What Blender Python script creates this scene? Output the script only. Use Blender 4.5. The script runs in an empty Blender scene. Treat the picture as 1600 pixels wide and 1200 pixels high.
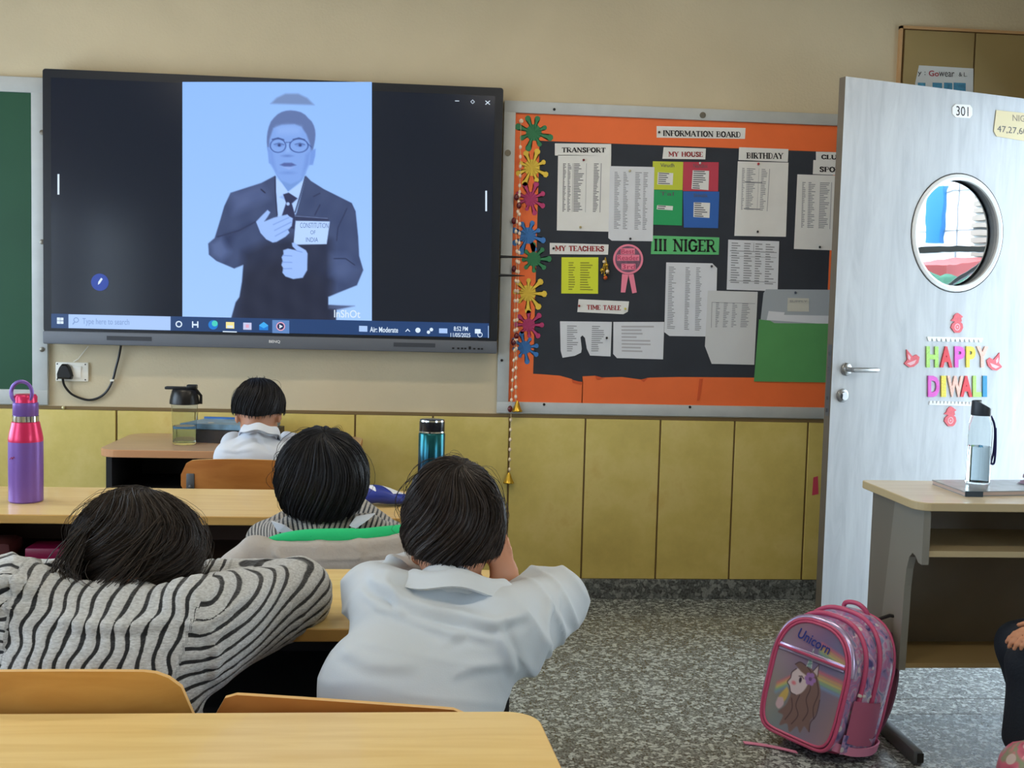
import bpy, bmesh, math, random
import numpy as np
from mathutils import Vector, Matrix, noise
SC = bpy.context.scene
COL = SC.collection
PI = math.pi
random.seed(7)

# ------------------------------------------------------------------ camera
FPX, YAW, PITCH, ROLL, DW, CH = 1736.4, .0842, .0708, .0260, 5.03, 1.345
_F = np.array([math.sin(YAW)*math.cos(PITCH), math.cos(YAW)*math.cos(PITCH), -math.sin(PITCH)])
_r = np.array([math.cos(YAW), -math.sin(YAW), 0.0]); _u = np.cross(_r, _F)
_R = math.cos(ROLL)*_r + math.sin(ROLL)*_u; _U = -math.sin(ROLL)*_r + math.cos(ROLL)*_u
cam = bpy.data.cameras.new('camera'); cam.sensor_width = 36; cam.lens = FPX/1600*36
cam.clip_start = .05
co = bpy.data.objects.new('camera', cam); COL.objects.link(co)
M = Matrix(((_R[0], _U[0], -_F[0], 0), (_R[1], _U[1], -_F[1], 0), (_R[2], _U[2], -_F[2], CH), (0, 0, 0, 1)))
co.matrix_world = M
SC.camera = co

# ------------------------------------------------------------------ world, view
SC.view_settings.view_transform = 'Standard'; SC.view_settings.look = 'None'
SC.view_settings.gamma = 1; SC.view_settings.use_curve_mapping = False
SC.view_settings.exposure = 0.84
try:
    SC.cycles.max_bounces = 7; SC.cycles.diffuse_bounces = 4; SC.cycles.sample_clamp_indirect = 6
    SC.cycles.use_denoising = True; SC.cycles.caustics_reflective = False; SC.cycles.caustics_refractive = False
except Exception: pass
w = bpy.data.worlds.new('sky'); SC.world = w; w.use_nodes = True
w.node_tree.nodes['Background'].inputs[0].default_value = (.66, .82, 1.0, 1)
w.node_tree.nodes['Background'].inputs[1].default_value = 5.2

def area(name, loc, rot, sx, sy, power, color=(1, 1, 1), portal=False):
    l = bpy.data.lights.new(name, 'AREA'); l.shape = 'RECTANGLE'; l.size = sx; l.size_y = sy
    l.energy = power; l.color = color
    if portal: l.cycles.is_portal = True
    o = bpy.data.objects.new(name, l); COL.objects.link(o); o.location = loc; o.rotation_euler = rot
    return o
# daylight openings: the doorway on the right, three windows on the left wall, one in the right wall behind the camera
XL, XR, YR, ZC = -2.9, 2.80, -2.6, 3.1
DOOR = (3.50, 4.74, 2.32)            # y0, y1, height of the doorway in the right wall
WINL = [(-1.7, -.3), (.7, 2.1), (2.9, 4.6)]; WZ0, WZ1 = .80, 2.10
WINR = [(-1.3, .9)]
area('doorway_daylight', (XR+.14, (DOOR[0]+DOOR[1])/2, DOOR[2]/2), (0, PI/2, 0), DOOR[2], DOOR[1]-DOOR[0], 1, portal=True)
for a, b in WINL:
    area('window_daylight', (XL-.14, (a+b)/2, (WZ0+WZ1)/2), (0, -PI/2, 0), WZ1-WZ0, b-a, 1, portal=True)
for a, b in WINR:
    area('window_daylight', (XR+.14, (a+b)/2, (WZ0+WZ1)/2), (0, PI/2, 0), WZ1-WZ0, b-a, 1, portal=True)
LAMPS = [(-1.2, 3.6), (1.0, 3.6), (-1.2, 1.2), (1.0, 1.2)]
LAMP_W = 6.5
sun = bpy.data.lights.new('sun', 'SUN'); sun.energy = 4.5; sun.angle = .01; sun.color = (1, .95, .88)
so = bpy.data.objects.new('sun', sun); COL.objects.link(so)
so.rotation_euler = Vector((.40, .10, -.91)).to_track_quat('-Z', 'Y').to_euler()

# ------------------------------------------------------------------ helpers
def ray(x, y): return _F + _R*(x-800)/FPX - _U*(y-600)/FPX
def WY(x, y, Y):
    d = ray(x, y); return np.array([0, 0, CH]) + d*Y/d[1]
def WZ(x, y, z):
    d = ray(x, y); return np.array([0, 0, CH]) + d*(z-CH)/d[2]
def srgb(c):
    return tuple(((v/255)/12.92 if v/255 <= .04045 else ((v/255+.055)/1.055)**2.4) for v in c[:3])
def nn(nt, t, **k):
    n = nt.nodes.new(t)
    for a, b in k.items(): setattr(n, a, b)
    return n
def mat(name, c, rough=.6, metal=0, var=0, vscale=8, bump=0, bscale=60, spec=.5, stretch=None, coat=0, emit=0, sheen=0, trans=0, ior=1.45, alpha=1):
    m = bpy.data.materials.new(name); m.use_nodes = True; nt = m.node_tree; p = nt.nodes['Principled BSDF']
    col = srgb(c); p.inputs['Base Color'].default_value = (*col, 1); p.inputs['Roughness'].default_value = rough
    p.inputs['Metallic'].default_value = metal; p.inputs['Specular IOR Level'].default_value = spec
    p.inputs['Coat Weight'].default_value = coat; p.inputs['Sheen Weight'].default_value = sheen
    p.inputs['Transmission Weight'].default_value = trans; p.inputs['IOR'].default_value = ior
    p.inputs['Alpha'].default_value = alpha
    if emit:
        p.inputs['Emission Color'].default_value = (*col, 1); p.inputs['Emission Strength'].default_value = emit
    tc = nn(nt, 'ShaderNodeTexCoord'); mp = nn(nt, 'ShaderNodeMapping')
    nt.links.new(tc.outputs['Object'], mp.inputs[0])
    if stretch: mp.inputs['Scale'].default_value = stretch
    if var:
        t = nn(nt, 'ShaderNodeTexNoise'); t.inputs['Scale'].default_value = vscale; t.inputs['Detail'].default_value = 6
        nt.links.new(mp.outputs[0], t.inputs[0])
        r = nn(nt, 'ShaderNodeValToRGB')
        lo = tuple(max(0, v*(1-var)) for v in col); hi = tuple(min(1, v*(1+var)) for v in col)
        r.color_ramp.elements[0].position = .3; r.color_ramp.elements[1].position = .7
        r.color_ramp.elements[0].color = (*lo, 1); r.color_ramp.elements[1].color = (*hi, 1)
        nt.links.new(t.outputs[0], r.inputs[0]); nt.links.new(r.outputs[0], p.inputs['Base Color'])
    if bump:
        t = nn(nt, 'ShaderNodeTexNoise'); t.inputs['Scale'].default_value = bscale; t.inputs['Detail'].default_value = 4
        nt.links.new(mp.outputs[0], t.inputs[0])
        b = nn(nt, 'ShaderNodeBump'); b.inputs['Strength'].default_value = bump; b.inputs['Distance'].default_value = .01
        nt.links.new(t.outputs[0], b.inputs['Height']); nt.links.new(b.outputs[0], p.inputs['Normal'])
    return m
def ramp(nt, stops):
    r = nn(nt, 'ShaderNodeValToRGB'); e = r.color_ramp.elements
    while len(e) < len(stops): e.new(.5)
    for el, (p, c) in zip(e, stops): el.position = p; el.color = (*srgb(c), 1)
    return r
def vmat(name, rough=.6, emit=0, spec=.4, metal=0):
    m = bpy.data.materials.new(name); m.use_nodes = True; nt = m.node_tree; p = nt.nodes['Principled BSDF']
    a = nn(nt, 'ShaderNodeVertexColor', layer_name='paint')
    if emit:
        p.inputs['Base Color'].default_value = (0.01, .01, .01, 1)
        nt.links.new(a.outputs[0], p.inputs['Emission Color']); p.inputs['Emission Strength'].default_value = emit
    else: nt.links.new(a.outputs[0], p.inputs['Base Color'])
    p.inputs['Roughness'].default_value = rough; p.inputs['Specular IOR Level'].default_value = spec; p.inputs['Metallic'].default_value = metal
    return m

ORG = {}
def org(p): return ORG.get(p.name, Vector((0, 0, 0))) if p else Vector((0, 0, 0))
def finish(o, parent, loc):
    COL.objects.link(o)
    if parent:
        o.parent = parent; ORG[o.name] = org(parent)
    else:
        o.location = loc; ORG[o.name] = Vector(loc)
    return o
def thing(name, label, cat, loc, group=None, kind=None):
    o = bpy.data.objects.new(name, None); o.empty_display_size = .05; COL.objects.link(o); o.location = loc
    ORG[o.name] = Vector(loc); o['label'] = label; o['category'] = cat
    if group: o['group'] = group
    if kind: o['kind'] = kind
    return o
def tag(o, label, cat, group=None, kind=None):
    if label: o['label'] = label
    if cat: o['category'] = cat
    if group: o['group'] = group
    if kind: o['kind'] = kind
    return o
class MB:
    def __init__(s): s.v = []; s.f = []; s.m = []; s.mi = 0
    def add(s, vs, fs):
        k = len(s.v); s.v += [tuple(map(float, v)) for v in vs]
        for f in fs: s.f.append(tuple(i+k for i in f)); s.m.append(s.mi)
    def box(s, a, b, bev=0):
        (x0, y0, z0), (x1, y1, z1) = a, b
        if bev > 0:
            ax = [(x0, y0, z0), (x1, y1, z1)]; vs = []
            bm = bmesh.new(); bmesh.ops.create_cube(bm, size=1)
            for v in bm.verts: v.co = Vector(((x0+x1)/2+v.co.x*(x1-x0), (y0+y1)/2+v.co.y*(y1-y0), (z0+z1)/2+v.co.z*(z1-z0)))
            bmesh.ops.bevel(bm, geom=bm.edges[:], offset=bev, segments=2, affect='EDGES', profile=.5)
            bm.verts.index_update(); s.add([v.co[:] for v in bm.verts], [[v.index for v in f.verts] for f in bm.faces]); bm.free(); return
        s.add([(x0, y0, z0), (x1, y0, z0), (x1, y1, z0), (x0, y1, z0), (x0, y0, z1), (x1, y0, z1), (x1, y1, z1), (x0, y1, z1)],
              [(0, 3, 2, 1), (4, 5, 6, 7), (0, 1, 5, 4), (1, 2, 6, 5), (2, 3, 7, 6), (3, 0, 4, 7)])
    def loft(s, rings, cap=True, closed=True):
        n = len(rings[0]); vs = [p for r in rings for p in r]; fs = []
        for i in range(len(rings)-1):
            for j in range(n if closed else n-1):
                a = i*n+j; b = i*n+(j+1) % n; fs.append((a, b, b+n, a+n))
        if cap: fs.append(tuple(range(n))[::-1]); fs.append(tuple((len(rings)-1)*n+i for i in range(n)))
        s.add(vs, fs)
    def tube(s, pts, r, n=10, cap=True):
        P = [Vector(p) for p in pts]; rr = r if isinstance(r, (list, tuple)) else [r]*len(P); rings = []; up = None
        for i, p in enumerate(P):
            t = (P[min(i+1, len(P)-1)]-P[max(i-1, 0)])
            if t.length < 1e-9: t = Vector((0, 0, 1))
            t.normalize()
            if up is None: up = t.orthogonal().normalized()
            up = (up - t*up.dot(t)); up = up.normalized() if up.length > 1e-6 else t.orthogonal().normalized()
            q = t.cross(up)
            rings.append([p+(up*math.cos(2*PI*k/n)+q*math.sin(2*PI*k/n))*rr[i] for k in range(n)])
        s.loft(rings, cap)
    def lathe(s, prof, c, n=32, axis=None):
        A = axis or Matrix.Identity(3); c = Vector(c)
        s.loft([[c+A@Vector((r*math.cos(2*PI*k/n), r*math.sin(2*PI*k/n), z)) for k in range(n)] for r, z in prof])
    def prism(s, poly, d):
        d = Vector(d); s.loft([[Vector(p) for p in poly], [Vector(p)+d for p in poly]])
    def ball(s, c, r, n=12, m=8):
        c = Vector(c); R_ = r if isinstance(r, (list, tuple)) else (r, r, r)
        s.loft([[c+Vector((R_[0]*math.sin(a)*math.cos(2*PI*k/n), R_[1]*math.sin(a)*math.sin(2*PI*k/n), R_[2]*math.cos(a))) for k in range(n)] for a in [PI*(.03+.94*i/m) for i in range(m+1)]])
    def build(s, name, mats, parent=None, loc=None, smooth=True, angle=40, xf=None):
        vs = s.v
        if xf is not None: vs = [tuple(xf @ Vector(v)) for v in vs]
        if parent: L = org(parent)
        else:
            if loc is None:
                a = np.array(vs); loc = ((a[:, 0].min()+a[:, 0].max())/2, (a[:, 1].min()+a[:, 1].max())/2, a[:, 2].min())
            L = Vector(loc)
        me = bpy.data.meshes.new(name); me.from_pydata([(v[0]-L[0], v[1]-L[1], v[2]-L[2]) for v in vs], [], s.f)
        bm = bmesh.new(); bm.from_mesh(me); bmesh.ops.recalc_face_normals(bm, faces=bm.faces); bm.to_mesh(me); bm.free()
        for m_ in (mats if isinstance(mats, (list, tuple)) else [mats]): me.materials.append(m_)
        me.polygons.foreach_set('material_index', s.m)
        if smooth:
            me.polygons.foreach_set('use_smooth', [True]*len(me.polygons))
            try: me.set_sharp_from_angle(angle=math.radians(angle))
            except Exception: pass
        o = bpy.data.objects.new(name, me); return finish(o, parent, L)
def one(name, m, parent=None, label=None, cat=None, group=None, kind=None, smooth=True, fn=None, loc=None):
    b = MB(); fn(b); o = b.build(name, m, parent, loc=loc, smooth=smooth)
    return tag(o, label, cat, group, kind)
def rrect(x0, x1, y0, y1, r, n=6):
    rs = r if isinstance(r, (list, tuple)) else [r]*4; out = []
    for (cx, cy, a0, q) in ((x1-rs[0], y1-rs[0], 0, rs[0]), (x0+rs[1], y1-rs[1], 90, rs[1]), (x0+rs[2], y0+rs[2], 180, rs[2]), (x1-rs[3], y0+rs[3], 270, rs[3])):
        for i in range(n+1):
            a = math.radians(a0+90*i/n); out.append((cx+q*math.cos(a), cy+q*math.sin(a)))
    return out

# ---- lettering -----------------------------------------------------------
def text_mesh(s, bold=0.0):
    cu = bpy.data.curves.new('t', 'FONT'); cu.body = s; cu.size = 1; cu.offset = bold; cu.resolution_u = 3
    o = bpy.data.objects.new('t', cu); COL.objects.link(o)
    dg = bpy.context.evaluated_depsgraph_get(); me = bpy.data.meshes.new_from_object(o.evaluated_get(dg))
    vs = np.array([v.co[:] for v in me.vertices]); fs = [tuple(p.vertices) for p in me.polygons]
    bpy.data.objects.remove(o); bpy.data.meshes.remove(me); bpy.data.curves.remove(cu)
    return vs, fs
SER = {  # slab serif capitals: width, strokes (thick 0/1, points), serifs (x, y)
 'A': (.8, [(0, [(.08, 0), (.4, 1)]), (1, [(.4, 1), (.72, 0)]), (0, [(.2, .35), (.6, .35)])], [(.08, 0), (.72, 0)]),
 'B': (.7, [(1, [(.15, 0), (.15, 1)]), (0, [(.15, 1), (.45, 1), (.55, .88), (.55, .66), (.45, .54), (.15, .54)]), (0, [(.45, .54), (.6, .4), (.6, .14), (.45, 0), (.15, 0)])], [(.1, 0), (.1, 1)]),
 'C': (.7, [(1, [(.62, .75), (.5, .95), (.3, .98), (.14, .8), (.1, .5), (.14, .2), (.3, .02), (.5, .05), (.62, .25)])], [(.62, .75)]),
 'D': (.75, [(1, [(.15, 0), (.15, 1)]), (0, [(.15, 1), (.42, 1), (.6, .82), (.65, .5), (.6, .18), (.42, 0), (.15, 0)])], [(.1, 0), (.1, 1)]),
 'E': (.65, [(1, [(.15, 0), (.15, 1)]), (0, [(.15, 1), (.55, 1), (.55, .84)]), (0, [(.15, .52), (.42, .52)]), (0, [(.15, 0), (.56, 0), (.56, .18)])], [(.1, 0), (.1, 1)]),
 'F': (.6, [(1, [(.15, 0), (.15, 1)]), (0, [(.15, 1), (.55, 1), (.55, .82)]), (0, [(.15, .52), (.42, .52)])], [(.15, 0), (.1, 1)]),
 'G': (.78, [(1, [(.64, .78), (.5, .96), (.3, .98), (.14, .8), (.1, .5), (.14, .2), (.3, .02), (.5, .04), (.64, .18), (.64, .45)]), (0, [(.42, .45), (.74, .45)])], []),
 'H': (.82, [(1, [(.16, 0), (.16, 1)]), (1, [(.66, 0), (.66, 1)]), (0, [(.16, .52), (.66, .52)])], [(.16, 0), (.16, 1), (.66, 0), (.66, 1)]),
 'I': (.36, [(1, [(.18, 0), (.18, 1)])], [(.18, 0), (.18, 1)]),
 'J': (.5, [(1, [(.35, 1), (.35, .2), (.2, .02), (.08, .15)])], [(.35, 1)]),
 'L': (.62, [(1, [(.15, 0), (.15, 1)]), (0, [(.15, 0), (.56, 0), (.56, .2)])], [(.1, 0), (.15, 1)]),
 'M': (.95, [(0, [(.14, 0), (.14, 1)]), (1, [(.14, 1), (.47, .25)]), (0, [(.47, .25), (.8, 1)]), (1, [(.8, 1), (.8, 0)])], [(.14, 0), (.1, 1), (.8, 0), (.84, 1)]),
 'N': (.82, [(0, [(.14, 0), (.14, 1)]), (1, [(.14, 1), (.68, 0)]), (0, [(.68, 0), (.68, 1)])], [(.14, 0), (.1, 1), (.68, 1)]),
 'O': (.78, [(1, [(.39, 1), (.18, .88), (.09, .5), (.18, .12), (.39, 0), (.6, .12), (.69, .5), (.6, .88), (.39, 1)])], []),
 'P': (.65, [(1, [(.15, 0), (.15, 1)]), (0, [(.15, 1), (.46, 1), (.58, .86), (.58, .62), (.46, .48), (.15, .48)])], [(.15, 0), (.1, 1)]),
 'R': (.74, [(1, [(.15, 0), (.15, 1)]), (0, [(.15, 1), (.46, 1), (.58, .86), (.58, .64), (.46, .5), (.15, .5)]), (1, [(.36, .5), (.64, 0)])], [(.15, 0), (.1, 1), (.66, 0)]),
 'S': (.6, [(1, [(.5, .8), (.4, .97), (.2, .98), (.1, .8), (.18, .6), (.42, .42), (.5, .22), (.4, .03), (.18, .02), (.08, .2)])], []),
 'T': (.72, [(1, [(.36, 0), (.36, 1)]), (0, [(.08, .82), (.08, 1), (.64, 1), (.64, .82)])], [(.36, 0)]),
 'U': (.8, [(1, [(.16, 1), (.16, .25), (.27, .03), (.42, 0), (.57, .06), (.65, .25)]), (0, [(.65, .25), (.65, 1)])], [(.16, 1), (.65, 1)]),
 'Y': (.78, [(1, [(.1, 1), (.4, .48), (.4, 0)]), (0, [(.4, .48), (.68, 1)])], [(.1, 1), (.4, 0), (.68, 1)]),
 ' ': (.45, [], [])}
def serif_mesh(s, thick=.13, thin=.06):
    vs = []; fs = []; x = 0
    def seg(a, b, h):
        a = np.array(a, float); b = np.array(b, float); d = b-a; L = np.hypot(*d) or 1; d = d/L; n = np.array([-d[1], d[0]])*h
        a = a-d*h*.5; b = b+d*h*.5; k = len(vs)
        for p in (a-n, b-n, b+n, a+n): vs.append((p[0], p[1], 0))
        fs.append((k, k+1, k+2, k+3))
    for ch in s:
        W_, st, se = SER.get(ch, SER[' '])
        for t, pts in st:
            for a, b in zip(pts, pts[1:]): seg((a[0]+x, a[1]), (b[0]+x, b[1]), (thick if t else thin)/2)
        for (sx, sy) in se: seg((sx-.11+x, sy), (sx+.11+x, sy), thin/2)
        x += W_
    return np.array(vs), fs
def bil(c, u, v):   # corners tl,tr,br,bl ; u right, v down
    return (c[0]*(1-u)*(1-v)+c[1]*u*(1-v)+c[2]*u*v+c[3]*(1-u)*v)
def letters(name, s, corners, m, parent, serif=False, bold=0, thick=.13, thin=.06, lift=(0, -.0008, 0), solid=0):
    """fits the word s into four world corners (tl,tr,br,bl)"""
    vs, fs = serif_mesh(s, thick, thin) if serif else text_mesh(s, bold)
    x0, x1, y0, y1 = vs[:, 0].min(), vs[:, 0].max(), vs[:, 1].min(), vs[:, 1].max()
    C_ = [np.array(c, float) for c in corners]; L = np.array(lift)
    P_ = [bil(C_, (v[0]-x0)/(x1-x0), 1-(v[1]-y0)/(y1-y0))+L for v in vs]
    b = MB(); b.add(P_, fs)
    if solid:
        n = L/np.linalg.norm(L)*solid; b.add([p+n for p in P_], fs); k = len(P_)
        ed = {}
        for f in fs:
            for a, c in zip(f, f[1:]+f[:1]): ed[tuple(sorted((a, c)))] = ed.get(tuple(sorted((a, c))), 0)+1
        for (a, c), q in ed.items():
            if q == 1: b.f.append((a, c, c+k, a+k)); b.m.append(0)
    return b.build(name, m, parent, smooth=False)
def wq(x0, y0, x1, y1, Y, sl=.03):   # rectangle on a wall-parallel plane from px extents
    return [WY(x0, y0, Y), WY(x1, y0+(x1-x0)*sl, Y), WY(x1, y1+(x1-x0)*sl, Y), WY(x0, y1, Y)]

# ---- painting onto fine vertex grids (printed pictures, screen content) ----
class Canvas:
    def __init__(s, x0, y0, x1, y1, step=1.0, bg=(255, 255, 255)):
        s.x0, s.y0, s.x1, s.y1 = x0, y0, x1, y1
        s.nx = int((x1-x0)/step)+1; s.ny = int((y1-y0)/step)+1
        s.X, s.Y = np.meshgrid(np.linspace(x0, x1, s.nx), np.linspace(y0, y1, s.ny)); s.step = step
        s.c = np.zeros((s.ny, s.nx, 3)); s.c[:] = bg
    def blend(s, a, col): s.c = s.c*(1-a[..., None])+np.array(col, float)*a[..., None]
    def poly(s, pts, col, soft=.7, alpha=1):
        P = np.array(pts, float); inside = np.zeros(s.X.shape, bool); dist = np.full(s.X.shape, 1e9)
        for i in range(len(P)):
            a = P[i]; b = P[(i+1) % len(P)]
            if a[1] != b[1]:
                c = ((a[1] > s.Y) != (b[1] > s.Y)) & (s.X < (b[0]-a[0])*(s.Y-a[1])/(b[1]-a[1])+a[0]); inside ^= c
            d = b-a; L = (d**2).sum() or 1; t = np.clip(((s.X-a[0])*d[0]+(s.Y-a[1])*d[1])/L, 0, 1)
            dist = np.minimum(dist, np.hypot(s.X-a[0]-t*d[0], s.Y-a[1]-t*d[1]))
        sd = np.where(inside, dist, -dist); s.blend(np.clip(.5+sd/(2*soft), 0, 1)*alpha, col)
    def line(s, pts, col, wd=1, soft=.6, alpha=1):
        dist = np.full(s.X.shape, 1e9); P = np.array(pts, float)
        for a, b in zip(P, P[1:]):
            d = b-a; L = (d**2).sum() or 1; t = np.clip(((s.X-a[0])*d[0]+(s.Y-a[1])*d[1])/L, 0, 1)
            dist = np.minimum(dist, np.hypot(s.X-a[0]-t*d[0], s.Y-a[1]-t*d[1]))
        s.blend(np.clip(.5+(wd/2-dist)/(2*soft), 0, 1)*alpha, col)
    def ell(s, cx, cy, rx, ry, col, soft=.7, alpha=1, ring=0):
        d = (np.hypot((s.X-cx)/rx, (s.Y-cy)/ry)-1)*min(rx, ry)
        a = np.clip(.5-d/(2*soft), 0, 1) if not ring else np.clip(.5+(ring/2-np.abs(d))/(2*soft), 0, 1)
        s.blend(a*alpha, col)
    def grad(s, ca, cb, axis=1, lo=None, hi=None, mask=None):
        t = (s.Y-s.y0)/(s.y1-s.y0) if axis else (s.X-s.x0)/(s.x1-s.x0)
        g = np.array(ca, float)*(1-t[..., None])+np.array(cb, float)*t[..., None]; s.c = g
    def mesh(s, name, fn, m, parent=None, loc=None, mask=None):
        pts = fn(s.X, s.Y).reshape(-1, 3); idx = np.arange(s.nx*s.ny).reshape(s.ny, s.nx)
        q = np.stack([idx[:-1, :-1], idx[1:, :-1], idx[1:, 1:], idx[:-1, 1:]], -1).reshape(-1, 4)
        if mask is not None:
            mk = mask.reshape(-1); q = q[mk[q].all(1)]
        L = np.array(org(parent)) if parent else np.array(loc if loc is not None else pts.mean(0))
        me = bpy.data.meshes.new(name); me.from_pydata((pts-L).tolist(), [], q.tolist()); me.materials.append(m)
        a = me.color_attributes.new('paint', 'FLOAT_COLOR', 'POINT'); c = np.clip(s.c.reshape(-1, 3)/255, 0, 1)
        lin = np.where(c <= .04045, c/12.92, ((c+.055)/1.055)**2.4)
        a.data.foreach_set('color', np.hstack([lin, np.ones((len(lin), 1))]).astype(np.float32).ravel())
        o = bpy.data.objects.new(name, me); return finish(o, parent, Vector(L))
def plane_map(Y):
    def fn(X_, Y_):
        d = _F[None, None, :]+_R*((X_-800)/FPX)[..., None]-_U*((Y_-600)/FPX)[..., None]
        return np.array([0, 0, CH])+d*(Y/d[..., 1])[..., None]
    return fn

# ------------------------------------------------------------------ materials
M_cream = mat('cream_paint', (202, 188, 158), .75, var=.05, vscale=3, bump=.15, bscale=90)
M_white = mat('white_paint', (232, 230, 222), .7)
M_tilegap = mat('grout', (92, 76, 40), .8)
def tile_mat():
    m = mat('mustard_tile', (201, 177, 98), .42); nt = m.node_tree; p = nt.nodes['Principled BSDF']
    tc = nn(nt, 'ShaderNodeTexCoord'); t = nn(nt, 'ShaderNodeTexNoise'); t.inputs['Scale'].default_value = 3.5; t.inputs['Detail'].default_value = 10; t.inputs['Roughness'].default_value = .65
    r = ramp(nt, [(.3, (196, 176, 98)), (.48, (210, 190, 108)), (.6, (218, 198, 122)), (.75, (206, 178, 98))])
    nt.links.new(tc.outputs['Object'], t.inputs[0]); nt.links.new(t.outputs[0], r.inputs[0]); nt.links.new(r.outputs[0], p.inputs['Base Color'])
    return m
M_tile = tile_mat()
def terrazzo(name, light, mid, dark, sc, rough):
    m = bpy.data.materials.new(name); m.use_nodes = True; nt = m.node_tree; p = nt.nodes['Principled BSDF']
    tc = nn(nt, 'ShaderNodeTexCoord'); wn = nn(nt, 'ShaderNodeTexNoise'); wn.inputs['Scale'].default_value = sc*.6
    nt.links.new(tc.outputs['Object'], wn.inputs[0])
    mx = nn(nt, 'ShaderNodeVectorMath', operation='MULTIPLY_ADD'); mx.inputs[1].default_value = (.025, .025, .025)
    nt.links.new(wn.outputs['Color'], mx.inputs[0]); nt.links.new(tc.outputs['Object'], mx.inputs[2])
    v = nn(nt, 'ShaderNodeTexVoronoi'); v.inputs['Scale'].default_value = sc; v.inputs['Randomness'].default_value = 1
    nt.links.new(mx.outputs[0], v.inputs['Vector'])
    sp = nn(nt, 'ShaderNodeSeparateColor'); nt.links.new(v.outputs['Color'], sp.inputs[0])
    r = ramp(nt, [(0, dark), (.28, dark), (.45, mid), (.7, mid), (.8, light), (1, light)]); nt.links.new(sp.outputs[0], r.inputs[0])
    n2 = nn(nt, 'ShaderNodeTexNoise'); n2.inputs['Scale'].default_value = sc*1.7; n2.inputs['Detail'].default_value = 3
    nt.links.new(tc.outputs['Object'], n2.inputs[0])
    r2 = ramp(nt, [(.38, dark), (.62, light)]); nt.links.new(n2.outputs[0], r2.inputs[0])
    mm = nn(nt, 'ShaderNodeMix', data_type='RGBA'); mm.inputs[0].default_value = .38
    nt.links.new(r.outputs[0], mm.inputs[6]); nt.links.new(r2.outputs[0], mm.inputs[7]); nt.links.new(mm.outputs[2], p.inputs['Base Color'])
    p.inputs['Roughness'].default_value = rough; p.inputs['Specular IOR Level'].default_value = .6
    return m
M_floor = terrazzo('terrazzo', (200, 210, 212), (108, 114, 114), (36, 40, 42), 80, .22)
M_skirt = terrazzo('granite_skirting', (150, 156, 156), (88, 94, 97), (48, 52, 55), 60, .35)
M_alu = mat('aluminium', (186, 190, 190), .45, metal=.0, var=.06, vscale=12)
M_screw = mat('screw_cap', (120, 115, 105), .3, metal=.8)
M_dark = mat('dark_hole', (25, 25, 25), .7)
M_green = mat('green_board', (26, 72, 48), .65, var=.1, vscale=2)
M_black = mat('black_plastic', (18, 18, 20), .35)
M_bezel = mat('tv_bezel', (26, 30, 38), .35)
M_tvgrey = mat('tv_grey', (98, 102, 110), .5)
M_tvslot = mat('tv_grille', (60, 63, 70), .7)
M_felt = mat('charcoal_felt', (52, 56, 64), .95, var=.1, vscale=6)
M_orange = mat('orange_paper', (238, 112, 56), .6, var=.05, vscale=5, bump=.3, bscale=7)
M_paper = mat('white_paper', (226, 226, 224), .7, var=.03, vscale=10, bump=.25, bscale=14)
M_ink = mat('printed_ink', (146, 148, 154), .8)
M_inkd = mat('dark_ink', (96, 96, 102), .8)
M_blackink = mat('black_ink', (28, 24, 30), .7)
M_redink = mat('red_ink', (165, 38, 44), .7)
M_pink = mat('pink_card', (240, 135, 160), .6)
def wood(name, base, dark, rough=.38, sc=(1.2, 14, 14), coat=.15):
    m = mat(name, base, rough, coat=coat); nt = m.node_tree; p = nt.nodes['Principled BSDF']
    tc = nn(nt, 'ShaderNodeTexCoord'); mp = nn(nt, 'ShaderNodeMapping'); mp.inputs['Scale'].default_value = sc
    t = nn(nt, 'ShaderNodeTexNoise'); t.inputs['Scale'].default_value = 3; t.inputs['Detail'].default_value = 5; t.inputs['Distortion'].default_value = .6
    r = ramp(nt, [(.32, dark), (.62, base)])
    nt.links.new(tc.outputs['Object'], mp.inputs[0]); nt.links.new(mp.outputs[0], t.inputs[0]); nt.links.new(t.outputs[0], r.inputs[0]); nt.links.new(r.outputs[0], p.inputs['Base Color'])
    return m
M_maple = wood('maple_laminate', (236, 206, 140), (226, 192, 122), .33)
M_edge = wood('maple_edge', (214, 170, 96), (200, 154, 84), .5)
M_beige = wood('beige_laminate', (196, 164, 132), (186, 152, 120), .4)
M_beigeedge = mat('beige_edge', (196, 142, 98), .5)
M_ashtop = wood('ash_laminate', (214, 202, 178), (204, 190, 164), .35)
M_ashedge = mat('ash_edge', (196, 178, 140), .5)
M_brown = mat('dark_brown_board', (70, 48, 36), .6, var=.08)
M_blackb = mat('black_board', (30, 28, 30), .6)
M_greyb = mat('grey_board', (138, 136, 128), .6)
M_greyd = mat('dark_grey_board', (134, 124, 112), .6, var=.06)
M_ply = wood('orange_plywood', (198, 128, 62), (178, 108, 48), .35, (1.5, 9, 9))
M_plyl = wood('golden_plywood', (206, 152, 78), (190, 134, 62), .35, (1.5, 9, 9))
M_plyedge = mat('ply_edge', (226, 184, 120), .5)
M_steel = mat('steel', (170, 172, 175), .3, metal=.9)
M_greymetal = mat('grey_metal', (96, 100, 104), .45, metal=.4)

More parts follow.
